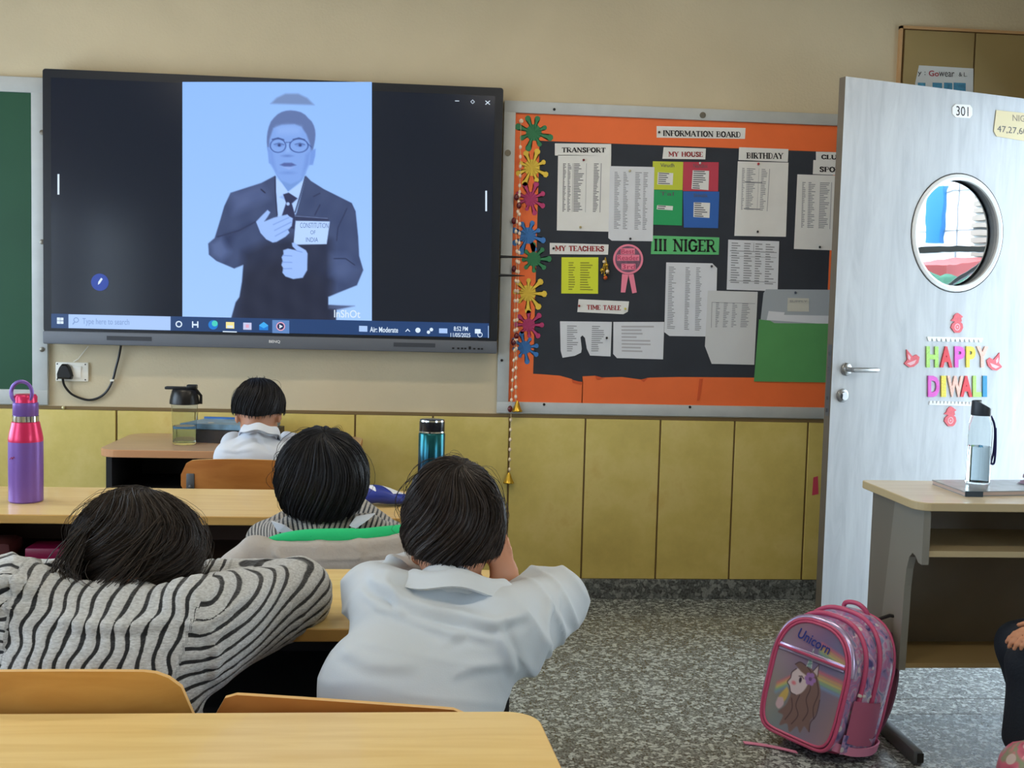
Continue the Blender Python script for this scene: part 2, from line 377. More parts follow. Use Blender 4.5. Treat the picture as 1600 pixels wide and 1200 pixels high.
# ------------------------------------------------------------------ room shell
def st(name, m, fn, smooth=False): return one(name, m, kind='structure', fn=fn, smooth=smooth, loc=(0, 0, 0))
st('floor', M_floor, lambda b: b.box((XL-.3, YR-.3, -.1), (XR+.25, DW+.3, 0)))
st('ceiling', mat('ceiling_paint', (170, 164, 152), .8), lambda b: b.box((XL-.3, YR-.3, ZC), (XR+.25, DW+.3, ZC+.15)))
TZ = .853; SK = .092
st('wall_back', M_cream, lambda b: b.box((XL-.3, DW, 0), (XR+.25, DW+.2, ZC)))
def wl(b):
    ys = [YR-.3]+[v for w_ in WINL for v in w_]+[DW]
    b.box((XL-.2, YR-.2, 0), (XL, DW, WZ0)); b.box((XL-.2, YR-.2, WZ1), (XL, DW, ZC))
    for i in range(0, len(ys), 2): b.box((XL-.2, ys[i], WZ0), (XL, ys[i+1], WZ1))
st('wall_left', M_cream, wl)
def wr(b):
    wa, wc = WINR[0]
    b.box((XR, YR-.2, 0), (XR+.2, wa, ZC)); b.box((XR, wa, 0), (XR+.2, wc, WZ0)); b.box((XR, wa, WZ1), (XR+.2, wc, ZC)); b.box((XR, wc, 0), (XR+.2, DOOR[0], ZC)); b.box((XR, DOOR[1], 0), (XR+.2, DW, ZC)); b.box((XR, DOOR[0], DOOR[2]), (XR+.2, DOOR[1], ZC))
st('wall_right', M_cream, wr)
def wb(b): b.box((XL-.2, YR-.2, 0), (XR+.2, YR, ZC))
st('wall_rear', M_cream, wb)
# mustard tile wainscot: grout backing + separate slabs in one trim
TW = .3487; TX0 = .7661
def wains(b):
    b.box((XL, DW-.008, SK), (XR, DW, TZ-.004)); b.mi = 1
    k0 = int((XL-TX0)/TW)-1
    for k in range(k0, 9):
        a = TX0+k*TW+.004; c = a+TW-.008; a = max(a, XL); c = min(c, XR)
        if c-a > .01: b.box((a, DW-.016, SK+.001), (c, DW-.006, TZ-.018), .0025)
    b.mi = 0; b.box((XL, DW-.014, TZ-.016), (XR, DW, TZ-.002)); b.mi = 2; b.box((XL, DW-.010, TZ-.003), (XR, DW, TZ))
st('trim_1', [mat('brown_groove', (120, 98, 62), .7), M_tile, M_cream], wains)
st('baseboard_back', M_skirt, lambda b: b.box((XL, DW-.02, 0), (XR, DW, SK), .003))
st('baseboard_left', M_skirt, lambda b: b.box((XL, YR, 0), (XL+.015, DW-.02, SK)))
# tall tiled panel, upper right of the back wall
M_tan = mat('tan_tile', (150, 130, 86), .45, var=.07, vscale=3)
def tall(b):
    b.box((2.165, DW-.012, TZ), (XR, DW, 2.655)); b.mi = 1
    for a, c in ((2.182, 2.512), (2.520, XR)):
        for z0, z1 in ((TZ+.01, 1.5), (1.506, 2.07), (2.076, 2.645)): b.box((a, DW-.02, z0), (c, DW-.01, z1), .002)
    b.mi = 2; b.box((2.158, DW-.022, TZ), (2.170, DW, 2.662)); b.box((2.158, DW-.022, 2.650), (XR, DW, 2.662))
st('trim_2', [mat('tan_grout', (104, 78, 44), .8), M_tan, mat('tan_edge', (190, 150, 104), .6)], tall)
# floor border strips by the doorway
M_joint = mat('joint_line', (118, 120, 122), .5)
st('trim_3', M_joint, lambda b: (b.box((1.60, 3.545, .0), (XR, 3.548, .0008)), b.box((1.60, 3.69, .0), (XR, 3.693, .0008))))
# door frame of the doorway
M_frame = mat('door_frame_paint', (150, 140, 120), .6)
st('trim_4', M_frame, lambda b: (b.box((XR-.02, DOOR[0]-.06, 0), (XR+.1, DOOR[0], DOOR[2]+.05)), b.box((XR-.02, DOOR[1], 0), (XR+.1, DOOR[1]+.06, DOOR[2]+.05)), b.box((XR-.02, DOOR[0], DOOR[2]), (XR+.1, DOOR[1], DOOR[2]+.05))))
M_glass = mat('clear_glass', (240, 245, 245), .02, trans=1, ior=1.02)
def win(k, box, X_):
    o = thing('window_%d' % k, 'aluminium framed classroom window', 'window', (0, 0, 0), kind='structure'); a, c = box
    def fr(b):
        for z in (WZ0, 1.5, WZ1-.04): b.box((X_, a, z), (X_+.05, c, z+.04))
        for t in (a, (a+c)/2-.02, c-.04): b.box((X_, t, WZ0), (X_+.05, t+.04, WZ1))
    one('window_frame', M_alu, o, fn=fr, smooth=False)
for k, w_ in enumerate(WINL): win(k+1, w_, XL-.1)
for k, w_ in enumerate(WINR): win(k+4, w_, XR+.05)
# ceiling lamps
M_lampglow = mat('lamp_diffuser', (255, 240, 215), .5, emit=3)
for i, (x, y) in enumerate(LAMPS):
    t = thing('ceiling_light', 'long white ceiling light over the desks', 'light', (x, y, ZC-.07), group='ceiling lights of the classroom')
    one('lamp_housing', M_white, t, fn=lambda b: b.box((x-.62, y-.09, ZC-.06), (x+.62, y+.09, ZC), .01))
    one('diffuser', M_lampglow, t, fn=lambda b: b.box((x-.6, y-.07, ZC-.07), (x+.6, y+.07, ZC-.058), .004))
    area('lamp_light', (x, y, ZC-.085), (0, 0, 0), 1.2, .14, LAMP_W, (1, .88, .70))

# ------------------------------------------------------------------ outside the doorway (seen reflected in the door's window)
M_facade = mat('white_facade', (240, 240, 236), .8)
M_blue = mat('blue_cladding', (22, 96, 148), .6)
M_ground = mat('outdoor_paving', (170, 170, 165), .8, var=.08)
M_rail = mat('dark_rail', (60, 62, 66), .5)
M_brick = mat('red_roof', (140, 62, 60), .7)
M_foliage = mat('dark_hedge', (44, 84, 66), .9, var=.4, vscale=6)
fb = thing('facade_building', 'white building front with a tall blue panel across the yard', 'building', (9, 1.6, -3))
one('wall', M_facade, fb, fn=lambda b: b.box((9, -9, -3), (11, 12, 9)), smooth=False)
one('blue_panel', M_blue, fb, fn=lambda b: b.box((8.9, .50, 2.12), (9.02, .69, 2.74), .01))
one('joint', M_joint, fb, fn=lambda b: (b.box((8.985, -.2, 2.26), (9.0, 2.8, 2.27)), b.box((8.985, -.2, 2.68), (9.0, 2.8, 2.69)), b.box((8.985, .82, 1.5), (9.0, .83, 4))), smooth=False)
one('grey_louvre', M_greyd, fb, fn=lambda b: [b.box((8.93, 1.02, 1.9+.075*k), (9.0, 3.4, 1.95+.075*k)) for k in range(10)], smooth=False)
st2 = one('balcony_slab', M_ground, label='paved corridor slab outside the doorway', cat='corridor', kind='structure', fn=lambda b: b.box((XR+.2, -3, -.12), (5.0, 8, -.01)), smooth=False)
rl = thing('balcony_railing', 'dark metal railing along the corridor outside the doorway', 'railing', (4.9, 1.5, 0))
one('rail', M_rail, rl, fn=lambda b: (b.box((4.86, -3, 1.775), (4.94, 8, 1.815)), b.box((4.88, -3, .5), (4.92, 8, .54))), smooth=False)
for k in range(6): one('baluster', M_rail, rl, fn=lambda b: b.tube([(4.9, -2.8+k*.9, 0), (4.9, -3.4+k*1.7, 1.78)], .015, 8))
one('sky_blocker_slab', M_ground, label='unseen slab added over the corridor to cut skylight through the doorway', cat='corridor', kind='structure', fn=lambda b: b.box((XR+.2, -3, 2.75), (5.0, 8, 2.95)), smooth=False)  # unseen overhang, added so that less sky lights the door
one('annex_roof', M_brick, label='low red roofed annex in front of the white building', cat='building', fn=lambda b: (b.prism([(7.6, .9, 1.82), (8.9, .9, 1.96), (8.9, .9, 1.5), (7.6, .9, 1.5)], (0, .62, 0))), smooth=False)
one('hedge', M_foliage, label='dark green hedge in front of the red roofed annex', cat='hedge', kind='stuff', fn=lambda b: [b.ball((7.2+random.random()*.3, -.6+k*.15, 1.42+random.random()*.14), (.3, .2, .26), 10, 6) for k in range(28)])

# ------------------------------------------------------------------ green chalkboard
def board_frame(b, X0, X1, Z0, Z1, wd, Y):
    b.box((X0, Y-.022, Z0), (X1, Y, Z0+wd), .003); b.box((X0, Y-.022, Z1-wd), (X1, Y, Z1), .003)
    b.box((X0, Y-.022, Z0+wd-.002), (X0+wd, Y, Z1-wd+.002), .003); b.box((X1-wd, Y-.022, Z0+wd-.002), (X1, Y, Z1-wd+.002), .003)
p0 = WY(79, 630, DW); p1 = WY(54.5, 143, DW); p2 = WY(30, 121, DW); p3 = WY(55, 605, DW)
GX1 = WY(77, 600, DW)[0]; GZ0 = TZ+.002; GZ1 = p2[2]; gw = GX1-p3[0]
gb = thing('green_chalkboard', 'dark green chalkboard in an aluminium frame beside the screen', 'chalkboard', (GX1-1.2, DW, GZ0))
one('writing_surface', M_green, gb, fn=lambda b: b.box((XL+.2, DW-.012, GZ0+.03), (GX1-.03, DW, GZ1-.03)), smooth=False)
one('frame', M_alu, gb, fn=lambda b: board_frame(b, XL+.15, GX1, GZ0, GZ1, .066, DW))
for px, py in ((66, 207), (66, 378), (66, 546)):
    q = WY(px, py, DW-.022); one('screw_cap', M_screw, gb, fn=lambda b: b.lathe([(.001, -.006), (.010, -.004), (.011, 0), (.011, .004), (.001, .006)], q, 14, Matrix.Rotation(PI/2, 3, 'X')))

# ------------------------------------------------------------------ interactive display
YT = DW-.09
a_ = WY(66.5, 105, YT); b_ = WY(787.5, 139.5, YT); c_ = WY(775.5, 553, YT); d_ = WY(68, 536.5, YT)
TX0_, TX1_ = (a_[0]+d_[0])/2, (b_[0]+c_[0])/2; TZ1_, TZ0_ = (a_[2]+b_[2])/2, (c_[2]+d_[2])/2
tv = thing('interactive_display', 'large black wall-mounted interactive display playing a video of a boy', 'screen', ((TX0_+TX1_)/2, YT, TZ0_))
def tvb(b):
    b.prism([(x, YT, z) for x, z in rrect(TX0_, TX1_, TZ0_+.052, TZ1_, .012)], (0, .06, 0))
    b.box((TX0_+.15, YT+.05, TZ0_+.15), (TX1_-.15, DW-.001, TZ1_-.2))
one('housing', M_bezel, tv, fn=tvb, smooth=False)
one('bottom_bar', M_tvgrey, tv, fn=lambda b: (b.box((TX0_, YT-.012, TZ0_), (TX1_, YT+.05, TZ0_+.056), .006)))
for xa_, xb_, yy_ in ((168, 238, 532), (615, 680, 545)): one('speaker_grille', M_tvslot, tv, fn=lambda b: b.box((WY(xa_, yy_, YT)[0], YT-.0135, TZ0_+.022), (WY(xb_, yy_, YT)[0], YT-.005, TZ0_+.040)), smooth=False)
def ports(b):
    for x in (708, 716, 722, 727, 734, 741, 748, 753):
        q = WY(x, 547, YT-.012); b.box((q[0]-.005, YT-.0135, TZ0_+.017), (q[0]+.005, YT-.005, TZ0_+.024 if x != 734 else TZ0_+.030))
one('button', M_black, tv, fn=ports, smooth=False)
q = WY(429, 541, YT-.012)
letters('brand_lettering', 'BENQ', [(q[0]-.024, YT-.0125, TZ0_+.038), (q[0]+.024, YT-.0125, TZ0_+.038), (q[0]+.024, YT-.0125, TZ0_+.024), (q[0]-.024, YT-.0125, TZ0_+.024)], mat('silver_print', (225, 225, 225), .4), tv, bold=.02)
# pens stuck on the side of the display
for (yy, l0, l1) in ((402, 782, 824), (431, 780, 820)):
    a = WY(l0, yy-1, YT); c = WY(l1, yy, YT-.03)
    one('stylus', M_black, label='black stylus sticking out sideways from the display, '+('upper of the two' if yy == 402 else 'lower of the two'), cat='stylus', fn=lambda b: b.tube([a, (a+c)/2, c], [.006, .005, .001], 10))
# screen glass and its picture
YS = YT-.002
M_scr = mat('screen_off', (22, 27, 38), .16, spec=.45)
M_scr.node_tree.nodes['Principled BSDF'].inputs['Emission Color'].default_value = (*srgb((34, 40, 54)), 1)
M_scr.node_tree.nodes['Principled BSDF'].inputs['Emission Strength'].default_value = .2
s0 = WY(80, 118, YS); s1 = WY(774, 153, YS); s2 = WY(764, 528, YS); s3 = WY(80, 513, YS)
SX0, SX1, SZ1, SZ0 = (s0[0]+s3[0])/2, (s1[0]+s2[0])/2, (s0[2]+s1[2])/2, (s2[2]+s3[2])/2
scr = one('screen', M_scr, tv, fn=lambda b: b.box((SX0, YS, SZ0), (SX1, YT+.01, SZ1)), smooth=False)
def lit(name, c, e=.59):
    m = mat(name, c, .3, emit=e); m.node_tree.nodes['Principled BSDF'].inputs['Base Color'].default_value = (.01, .01, .01, 1); return m
L_white = lit('lit_white', (215, 232, 250)); L_bar = lit('lit_bar', (28, 62, 112)); L_blue = lit('lit_blue', (20, 120, 210))
L_search = lit('lit_search', (168, 198, 245)); L_grey = lit('lit_grey', (120, 150, 200)); L_yel = lit('lit_yellow', (240, 225, 150))
L_pink = lit('lit_pink', (225, 165, 190)); L_navy = lit('lit_navy', (18, 34, 80)); L_hi = lit('lit_highlight', (92, 132, 190))
cv = Canvas(285, 128, 581, 507, 1.0); cv.grad((140, 184, 250), (160, 198, 252))
A = lambda L: [(x/5+280, y/5+110) for x, y in L]
B = lambda L: [(x/5+280, y/5+310) for x, y in L]
cv.poly(A([(715, 260), (760, 215), (830, 182), (930, 182), (1000, 215), (1055, 270)]), (112, 138, 186), 2)
cv.poly(A([(720, 700), (760, 820), (850, 950), (960, 860), (990, 800)]), (112, 150, 215), 1)
cv.poly(A([(690, 620), (684, 560), (685, 520), (690, 480), (700, 440), (716, 400), (740, 370), (768, 343), (800, 325), (835, 315), (870, 312), (910, 316), (950, 326), (985, 347), (1010, 375), (1035, 398), (1052, 430), (1062, 465), (1065, 500), (1062, 540), (1055, 580), (1040, 640), (700, 640)]), (92, 114, 166), 1)
cv.poly(A([(705, 540), (735, 450), (800, 425), (900, 420), (955, 440), (995, 500), (1020, 570), (1030, 640), (1015, 730), (990, 800), (940, 862), (870, 888), (800, 862), (750, 800), (715, 730), (700, 620)]), (124, 162, 230), 1.5)
cv.poly(A([(688, 600), (705, 600), (718, 730), (700, 725)]), (118, 156, 226), 1); cv.poly(A([(1030, 625), (1067, 612), (1062, 670), (1045, 738), (1015, 740)]), (112, 150, 222), 1)
for cx, rx in ((772, 60), (935, 72)):
    cv.ell(280+cx/5, 110+588/5, rx/5, 10.5, (60, 86, 150), .5, 1, ring=1.4); cv.ell(280+(cx+8)/5, 110+585/5, 6, 2.4, (104, 138, 208), 1.2); cv.ell(280+(cx+10)/5, 110+584/5, 2.4, 2.2, (48, 64, 118), .9); cv.line(A([(cx-30, 578), (cx+8, 568), (cx+46, 580)]), (64, 88, 148), 1.1, .8); cv.line(A([(cx-45, 540), (cx, 528), (cx+45, 542)]), (60, 82, 140), 1.8)
cv.line(A([(835, 562), (870, 562)]), (55, 80, 140), 1.3); cv.line(A([(1000, 570), (1035, 600)]), (60, 86, 150), 1.3)
cv.ell(280+845/5, 110+668/5, 7, 1.6, (96, 128, 196), 1.4); cv.poly(A([(705, 620), (730, 640), (760, 790), (715, 730)]), (108, 144, 216), 3, .7); cv.poly(A([(1030, 620), (990, 660), (960, 820), (1010, 740)]), (106, 142, 214), 3, .7); cv.poly(A([(760, 440), (850, 425), (950, 440), (940, 500), (770, 500)]), (142, 178, 240), 5, .6); cv.poly(A([(850, 560), (835, 640), (865, 640)]), (150, 188, 245), 2, .5)
cv.poly(A([(785, 738), (820, 722), (880, 722), (915, 740), (870, 752), (820, 750)]), (80, 98, 160), 1); cv.poly(A([(800, 755), (900, 755), (860, 775)]), (140, 170, 235), 1)
cv.ell(280+850/5, 110+800/5, 9, 2, (100, 135, 205), 2, .6)
cv.poly(A([(750, 835), (800, 880), (850, 948), (920, 900), (992, 838), (960, 950), (905, 1140), (850, 1200), (770, 1160)]), (170, 202, 255), 1)
cv.poly(A([(780, 990), (850, 955), (925, 1003), (885, 1040)]), (130, 165, 230), 1, .6)
jack = A([(750, 820), (640, 878), (400, 955), (350, 1060), (312, 1190)])+B([(275, 310), (225, 352), (230, 440), (290, 490), (430, 550), (500, 520), (490, 650), (470, 770), (440, 812), (405, 935), (420, 990), (1225, 990), (1230, 870), (1370, 840), (1165, 832), (1165, 770), (1390, 680), (1440, 560), (1408, 450), (1400, 300), (1380, 100)])+A([(1350, 1035), (1130, 925), (1030, 862), (990, 820), (960, 940), (915, 1110), (860, 1230), (770, 1140), (758, 1000)])
pre = cv.c.copy(); jm = np.zeros(cv.X.shape); keep = cv.c; cv.c = np.zeros_like(keep); cv.poly(jack, (1, 1, 1), 1); jm = cv.c[..., :1].copy(); cv.c = keep
cv.poly(jack, (60, 74, 112), 1)
cv.poly(B([(500, 420), (700, 330), (900, 300), (1180, 330), (1200, 640), (1165, 770), (1220, 990), (420, 990), (470, 770), (495, 560)]), (40, 48, 74), 9)
cv.poly(B([(430, 990), (500, 560), (780, 480), (1165, 640), (1225, 990)]), (36, 42, 64), 12)
cv.poly(B([(250, 330), (420, 260), (560, 190), (430, 300), (380, 420)]), (44, 56, 92), 6, .8); cv.poly(B([(1190, 440), (1300, 440), (1400, 560), (1300, 640), (1180, 600)]), (74, 90, 132), 8, .9)
cv.poly(B([(240, 350), (330, 300), (400, 420), (330, 490), (250, 440)]), (86, 104, 150), 6, .8)
cv.poly(A([(400, 960), (640, 885), (700, 1000), (420, 1120)]), (84, 100, 146), 8, .7)
nz_ = (np.sin(cv.X*.21+cv.Y*.05+1.5*np.sin(cv.Y*.06))*.5+np.sin(cv.X*.09-cv.Y*.13+2)*.5)[..., None]; cv.c = cv.c+nz_*3.5*jm
cv.c = pre*(1-jm)+cv.c*jm
cv.line(A([(750, 830), (752, 950), (765, 1130)]), (40, 48, 80), 2); cv.line(A([(640, 930), (670, 955)]), (35, 42, 72), 2); cv.line(A([(1100, 1050), (1060, 1130)]), (42, 50, 84), 1.6)
cv.line(A([(985, 830), (950, 960), (905, 1110)]), (40, 48, 80), 1.8); cv.line(A([(1050, 985), (1100, 960)]), (42, 50, 84), 1.6); cv.line(B([(1310, 80), (1240, 230), (1230, 330)]), (42, 52, 86), 1.5)
cv.line(B([(1210, 470), (1300, 470), (1370, 520)]), (40, 50, 82), 1.5); cv.line(B([(600, 180), (470, 250), (300, 300)]), (42, 52, 86), 2)
cv.poly(A([(812, 968), (855, 955), (925, 1000), (880, 1040), (905, 1130), (900, 1240), (830, 1220), (800, 1140), (835, 1035)]), (46, 52, 88), .8); cv.ell(280+850/5, 110+1043/5, 2.6, 2.6, (165, 195, 245), .7)
cv.poly(B([(905, 133), (1165, 150), (1170, 182), (905, 178)]), (48, 56, 90), .7); cv.line(B([(905, 138), (1160, 156)]), (110, 130, 175), 1)
cv.poly(B([(910, 175), (1177, 180), (1152, 357), (893, 362)]), (178, 208, 255), .6)
hc = (152, 186, 246)
cv.poly(B([(600, 182), (640, 140), (690, 90), (712, 108), (690, 145), (665, 180), (740, 150), (845, 125), (860, 140), (888, 155), (880, 215), (850, 245), (862, 268), (830, 300), (760, 340), (730, 345), (680, 320), (635, 270)]), hc, .8)
for L in ([(735, 205), (855, 150)], [(745, 250), (875, 185)], [(750, 295), (860, 235)]): cv.line(B(L), (112, 146, 214), 1.1)
cv.poly(B([(880, 348), (900, 345), (930, 370), (990, 405), (1003, 430), (1000, 560), (965, 620), (890, 630), (830, 610), (806, 580), (812, 545), (798, 520), (808, 490), (800, 460), (815, 435), (812, 405), (850, 392), (915, 405), (885, 375)]), hc, .8)
for L in ([(812, 445), (880, 450)], [(808, 498), (880, 500)], [(812, 550), (880, 548)], [(915, 408), (960, 420)]): cv.line(B(L), (114, 148, 216), 1.1)
cv.poly(B([(1165, 835), (1370, 840), (1250, 870), (1165, 860)]), (95, 110, 150), 2, .6)
TVP = vmat('video_light', .3, emit=.61, spec=.2)
pic = cv.mesh('video_picture', plane_map(YS-.0006), TVP, scr, mask=None)
L_ink = lit('lit_ink', (70, 95, 150))
for s_, x0, x1, y0, y1 in (('CONSTITUTION', 469, 513, 348, 356), ('OF', 485, 493, 360, 366), ('INDIA', 478, 497, 371, 378)):
    letters('card_writing', s_, wq(x0, y0, x1, y1, YS-.0012, .01), L_ink, scr, bold=-.005)
letters('caption', 'InShOt', wq(522, 484, 563, 496, YS-.0012, .02), L_white, scr, bold=.01)
def onscr(name, m, x0, y0, x1, y1, off=.0008, sl=.0215): return one(name, m, scr, fn=lambda b: b.add([p+np.array((0, 0, 0)) for p in wq(x0, y0, x1, y1, YS-off, sl)], [(0, 1, 2, 3)]), smooth=False)
onscr('taskbar', L_bar, 80, 490, 764, 512.5, .0008, .0222)
def slx(x, y): return y+(x-80)*.0222
onscr('search_box', L_search, 107, slx(107, 490.5), 266.5, slx(107, 512), .0014)
letters('search_text', 'Type here to search', wq(129, slx(129, 496), 202, slx(129, 508), YS-.002, .02), L_grey, scr)
def disc(b, x, y, r, Y, n=20, ry=None):
    c = WY(x, y, Y); k = r/FPX*Y; ky = (ry or r)/FPX*Y; b.add([c]+[(c[0]+k*math.cos(2*PI*i/n), Y, c[2]+ky*math.sin(2*PI*i/n)) for i in range(n)], [(0, i+1, (i+1) % n+1) for i in range(n)])
def ring(b, x, y, r, wd, Y, n=24):
    c = WY(x, y, Y); R1 = r/FPX*Y; R0 = (r-wd)/FPX*Y
    b.add([(c[0]+q_*math.cos(2*PI*i/n), Y, c[2]+q_*math.sin(2*PI*i/n)) for i in range(n) for q_ in (R0, R1)], [(2*i, 2*i+1, (2*i+3) % (2*n), (2*i+2) % (2*n)) for i in range(n)])
Y2 = YS-.0022; Y3 = YS-.0028
one('search_lens', L_grey, scr, fn=lambda b: (ring(b, 119, 500, 4, 1.2, Y2), b.add([WY(113, 506, Y2), WY(114, 507.5, Y2), WY(117, 504, Y2), WY(116, 502.5, Y2)], [(0, 1, 2, 3)])), smooth=False)
one('start_icon', L_white, scr, fn=lambda b: [b.add(wq(89+dx*5.3, 496+dy*5.3+dx*.3, 93.8+dx*5.3, 500.6+dy*5.3, Y2), [(0, 1, 2, 3)]) for dx in (0, 1) for dy in (0, 1)], smooth=False)
one('task_icon', L_white, scr, fn=lambda b: (ring(b, 279.5, 506.5, 5, 1.8, Y2), [b.add(wq(300+d, 502, 302+d, 512, Y2), [(0, 1, 2, 3)]) for d in (0, 8)], b.add(wq(301, 506, 309, 508.5, Y2), [(0, 1, 2, 3)])), smooth=False)
one('browser_icon', [L_blue, lit('lit_teal', (70, 205, 190))], scr, fn=lambda b: (disc(b, 333, 507.5, 7.2, Y2), setattr(b, 'mi', 1), disc(b, 335.5, 505.5, 4.5, Y3)), smooth=False)
one('folder_icon', [L_yel, L_white], scr, fn=lambda b: (b.add(wq(353, 503, 366, 513, Y2), [(0, 1, 2, 3)]), setattr(b, 'mi', 1), b.add(wq(355, 508.5, 364, 512, Y3), [(0, 1, 2, 3)]), b.add(wq(348, 517.2, 370, 518.8, Y2), [(0, 1, 2, 3)])), smooth=False)
one('store_icon', [lit('lit_lilac', (195, 200, 235)), L_pink], scr, fn=lambda b: (b.add(wq(380, 504, 393, 515, Y2), [(0, 1, 2, 3)]), setattr(b, 'mi', 1), b.add(wq(384, 507, 389, 512, Y3), [(0, 1, 2, 3)])), smooth=False)
one('mail_icon', [lit('lit_sky', (60, 170, 240)), L_blue], scr, fn=lambda b: (b.add([WY(405, 508, Y2), WY(412, 503, Y2), WY(419, 508.3, Y2), WY(419, 516, Y2), WY(405, 515.6, Y2)], [(0, 1, 2, 3, 4)]), setattr(b, 'mi', 1), b.add([WY(405, 509, Y3), WY(412, 513, Y3), WY(419, 509, Y3), WY(419, 516, Y3), WY(405, 515.6, Y3)], [(0, 1, 2, 3, 4)])), smooth=False)
one('player_icon', [L_hi, L_pink, L_navy, L_white], scr, fn=lambda b: (b.add(wq(425.5, 500, 452, 520.3, YS-.0014), [(0, 1, 2, 3)]), setattr(b, 'mi', 1), disc(b, 438.5, 510, 6.8, Y2), setattr(b, 'mi', 2), disc(b, 438.5, 510, 5.2, Y3), setattr(b, 'mi', 3), b.add([WY(436.5, 506.8, Y3-.0004), WY(442, 510, Y3-.0004), WY(436.5, 513.4, Y3-.0004)], [(0, 1, 2)])), smooth=False)
one('weather_icon', L_search, scr, fn=lambda b: b.add(wq(561, 509, 574, 518, Y2), [(0, 1, 2, 3)]), smooth=False)
letters('tray_text', 'Air: Moderate', wq(578, 510.5, 622, 519, Y2, .02), L_white, scr, bold=.015)
one('tray_icon', [L_white, L_search], scr, fn=lambda b: (b.add([WY(633, 518, Y2), WY(637, 513.5, Y2), WY(641, 518, Y2), WY(639.6, 518.2, Y2), WY(637, 515.5, Y2), WY(634.6, 518.2, Y2)], [(0, 1, 2, 3, 4, 5)]), disc(b, 653, 516, 4, Y2, ry=4), disc(b, 669.5, 519, 2.6, Y2), disc(b, 674, 515, 2.8, Y2), b.add(wq(742, 514, 751, 521, Y2), [(0, 1, 2, 3)]), ring(b, 750, 523, 4, 1, Y2), setattr(b, 'mi', 1), b.add(wq(686, 513, 699, 520.5, Y2), [(0, 1, 2, 3)]), b.add(wq(762.6, 509, 763.6, 528, Y2), [(0, 1, 2, 3)])), smooth=False)
letters('clock_text', '8:52 PM', wq(709, 510, 731, 517, Y2, .02), L_white, scr, bold=.01)
letters('clock_text', '11/05/2025', wq(704, 520, 735, 526.5, Y2, .02), L_white, scr, bold=.01)
one('window_control', L_white, scr, fn=lambda b: (b.add(wq(711, 157, 717.5, 158.2, Y2), [(0, 1, 2, 3)]), ring(b, 738.5, 159, 3.4, 1.1, Y2, 4), [b.add([WY(762+s*3, 157, Y2), WY(762+s*3.9, 157.8, Y2), WY(762-s*3, 163.8, Y2), WY(762-s*3.9, 163, Y2)], [(0, 1, 2, 3)]) for s in (1, -1)]), smooth=False)
one('side_handle', L_white, scr, fn=lambda b: (b.add(wq(89.8, 272, 92.8, 304, Y2, 0), [(0, 1, 2, 3)]), b.add(wq(758.3, 298, 761, 330, Y2, 0), [(0, 1, 2, 3)])), smooth=False)
one('pen_button', [lit('lit_royal', (38, 66, 160)), L_white], scr, fn=lambda b: (disc(b, 156, 441, 13, Y2, 32), setattr(b, 'mi', 1), b.add([WY(153, 445, Y3), WY(153.5, 440.5, Y3), WY(158, 434, Y3), WY(160.5, 436, Y3), WY(156, 443, Y3)], [(0, 1, 2, 3, 4)])), smooth=False)

# socket, plug and cable below the display
sk = thing('wall_socket', 'white wall socket plate below the display with a black plug in it', 'socket', WY(113, 596, DW))
pl = [WY(88, 565, DW), WY(139, 567, DW), WY(137.5, 597, DW), WY(89, 594, DW)]
X0, X1, Z0, Z1 = pl[0][0], pl[1][0], (pl[2][2]+pl[3][2])/2, (pl[0][2]+pl[1][2])/2
one('plate', mat('socket_white', (238, 234, 222), .35), sk, fn=lambda b: b.box((X0, DW-.012, Z0), (X1, DW, Z1), .003))
one('switch', mat('switch_white', (248, 245, 236), .3), sk, fn=lambda b: b.box((X0+.075, DW-.017, Z0+.016), (X1-.03, DW-.010, Z1-.016), .002))
one('screw', M_dark, sk, fn=lambda b: [b.lathe([(.003, -.001), (.003, .001)], (x, DW-.0125, z), 10, Matrix.Rotation(PI/2, 3, 'X')) for x in (X0+.008, X1-.012) for z in (Z0+.008, Z1-.008)])
pc = WY(101, 581, DW-.03)
cb = thing('power_cable', 'black plug and cable hanging in a loop under the display', 'cable', pc)
one('plug', M_black, cb, fn=lambda b: b.loft([[(pc[0]+x*s, y, pc[2]+z*s) for x, z in ((-.030, -.03), (.028, -.032), (.034, -.018), (.020, .022), (.008, .034), (-.010, .034), (-.022, .018), (-.032, -.01))] for y, s in ((DW-.014, 1), (DW-.035, 1), (DW-.042, .8))]))
cp = [WY(x, y, YC) for x, y, YC in ((98, 592, DW-.025), (101, 603, DW-.02), (111, 615, DW-.015), (125, 622, DW-.012), (140, 625, DW-.012), (155, 621, DW-.012), (167, 611, DW-.012), (176, 594, DW-.014), (181, 575, DW-.016), (186, 556, DW-.02), (189, 540, DW-.03))]
def smoothpath(P_, n=6):
    P_ = [np.array(p, float) for p in P_]; out = []
    for i in range(len(P_)-1):
        a, b, c, d = P_[max(i-1, 0)], P_[i], P_[i+1], P_[min(i+2, len(P_)-1)]
        for k in range(n):
            t = k/n; out.append(.5*((2*b)+(-a+c)*t+(2*a-5*b+4*c-d)*t*t+(-a+3*b-3*c+d)*t**3))
    out.append(P_[-1]); return out
one('cord', M_black, cb, fn=lambda b: b.tube(smoothpath(cp), .0052, 8))
q = WY(176, 594, DW-.012); one('cable_clip', M_white, cb, fn=lambda b: b.box((q[0]-.009, DW-.024, q[2]-.005), (q[0]+.009, DW, q[2]+.004), .002))
q = WY(99, 637, DW-.016); one('wall_stud', mat('pale_brass', (225, 215, 170), .3, metal=.6), label='small pale round stud on the tiles below the chalkboard corner', cat='stud', fn=lambda b: b.ball(q, .008))
q0 = WY(138, 541, DW-.008); q1 = WY(122, 561, DW-.008)
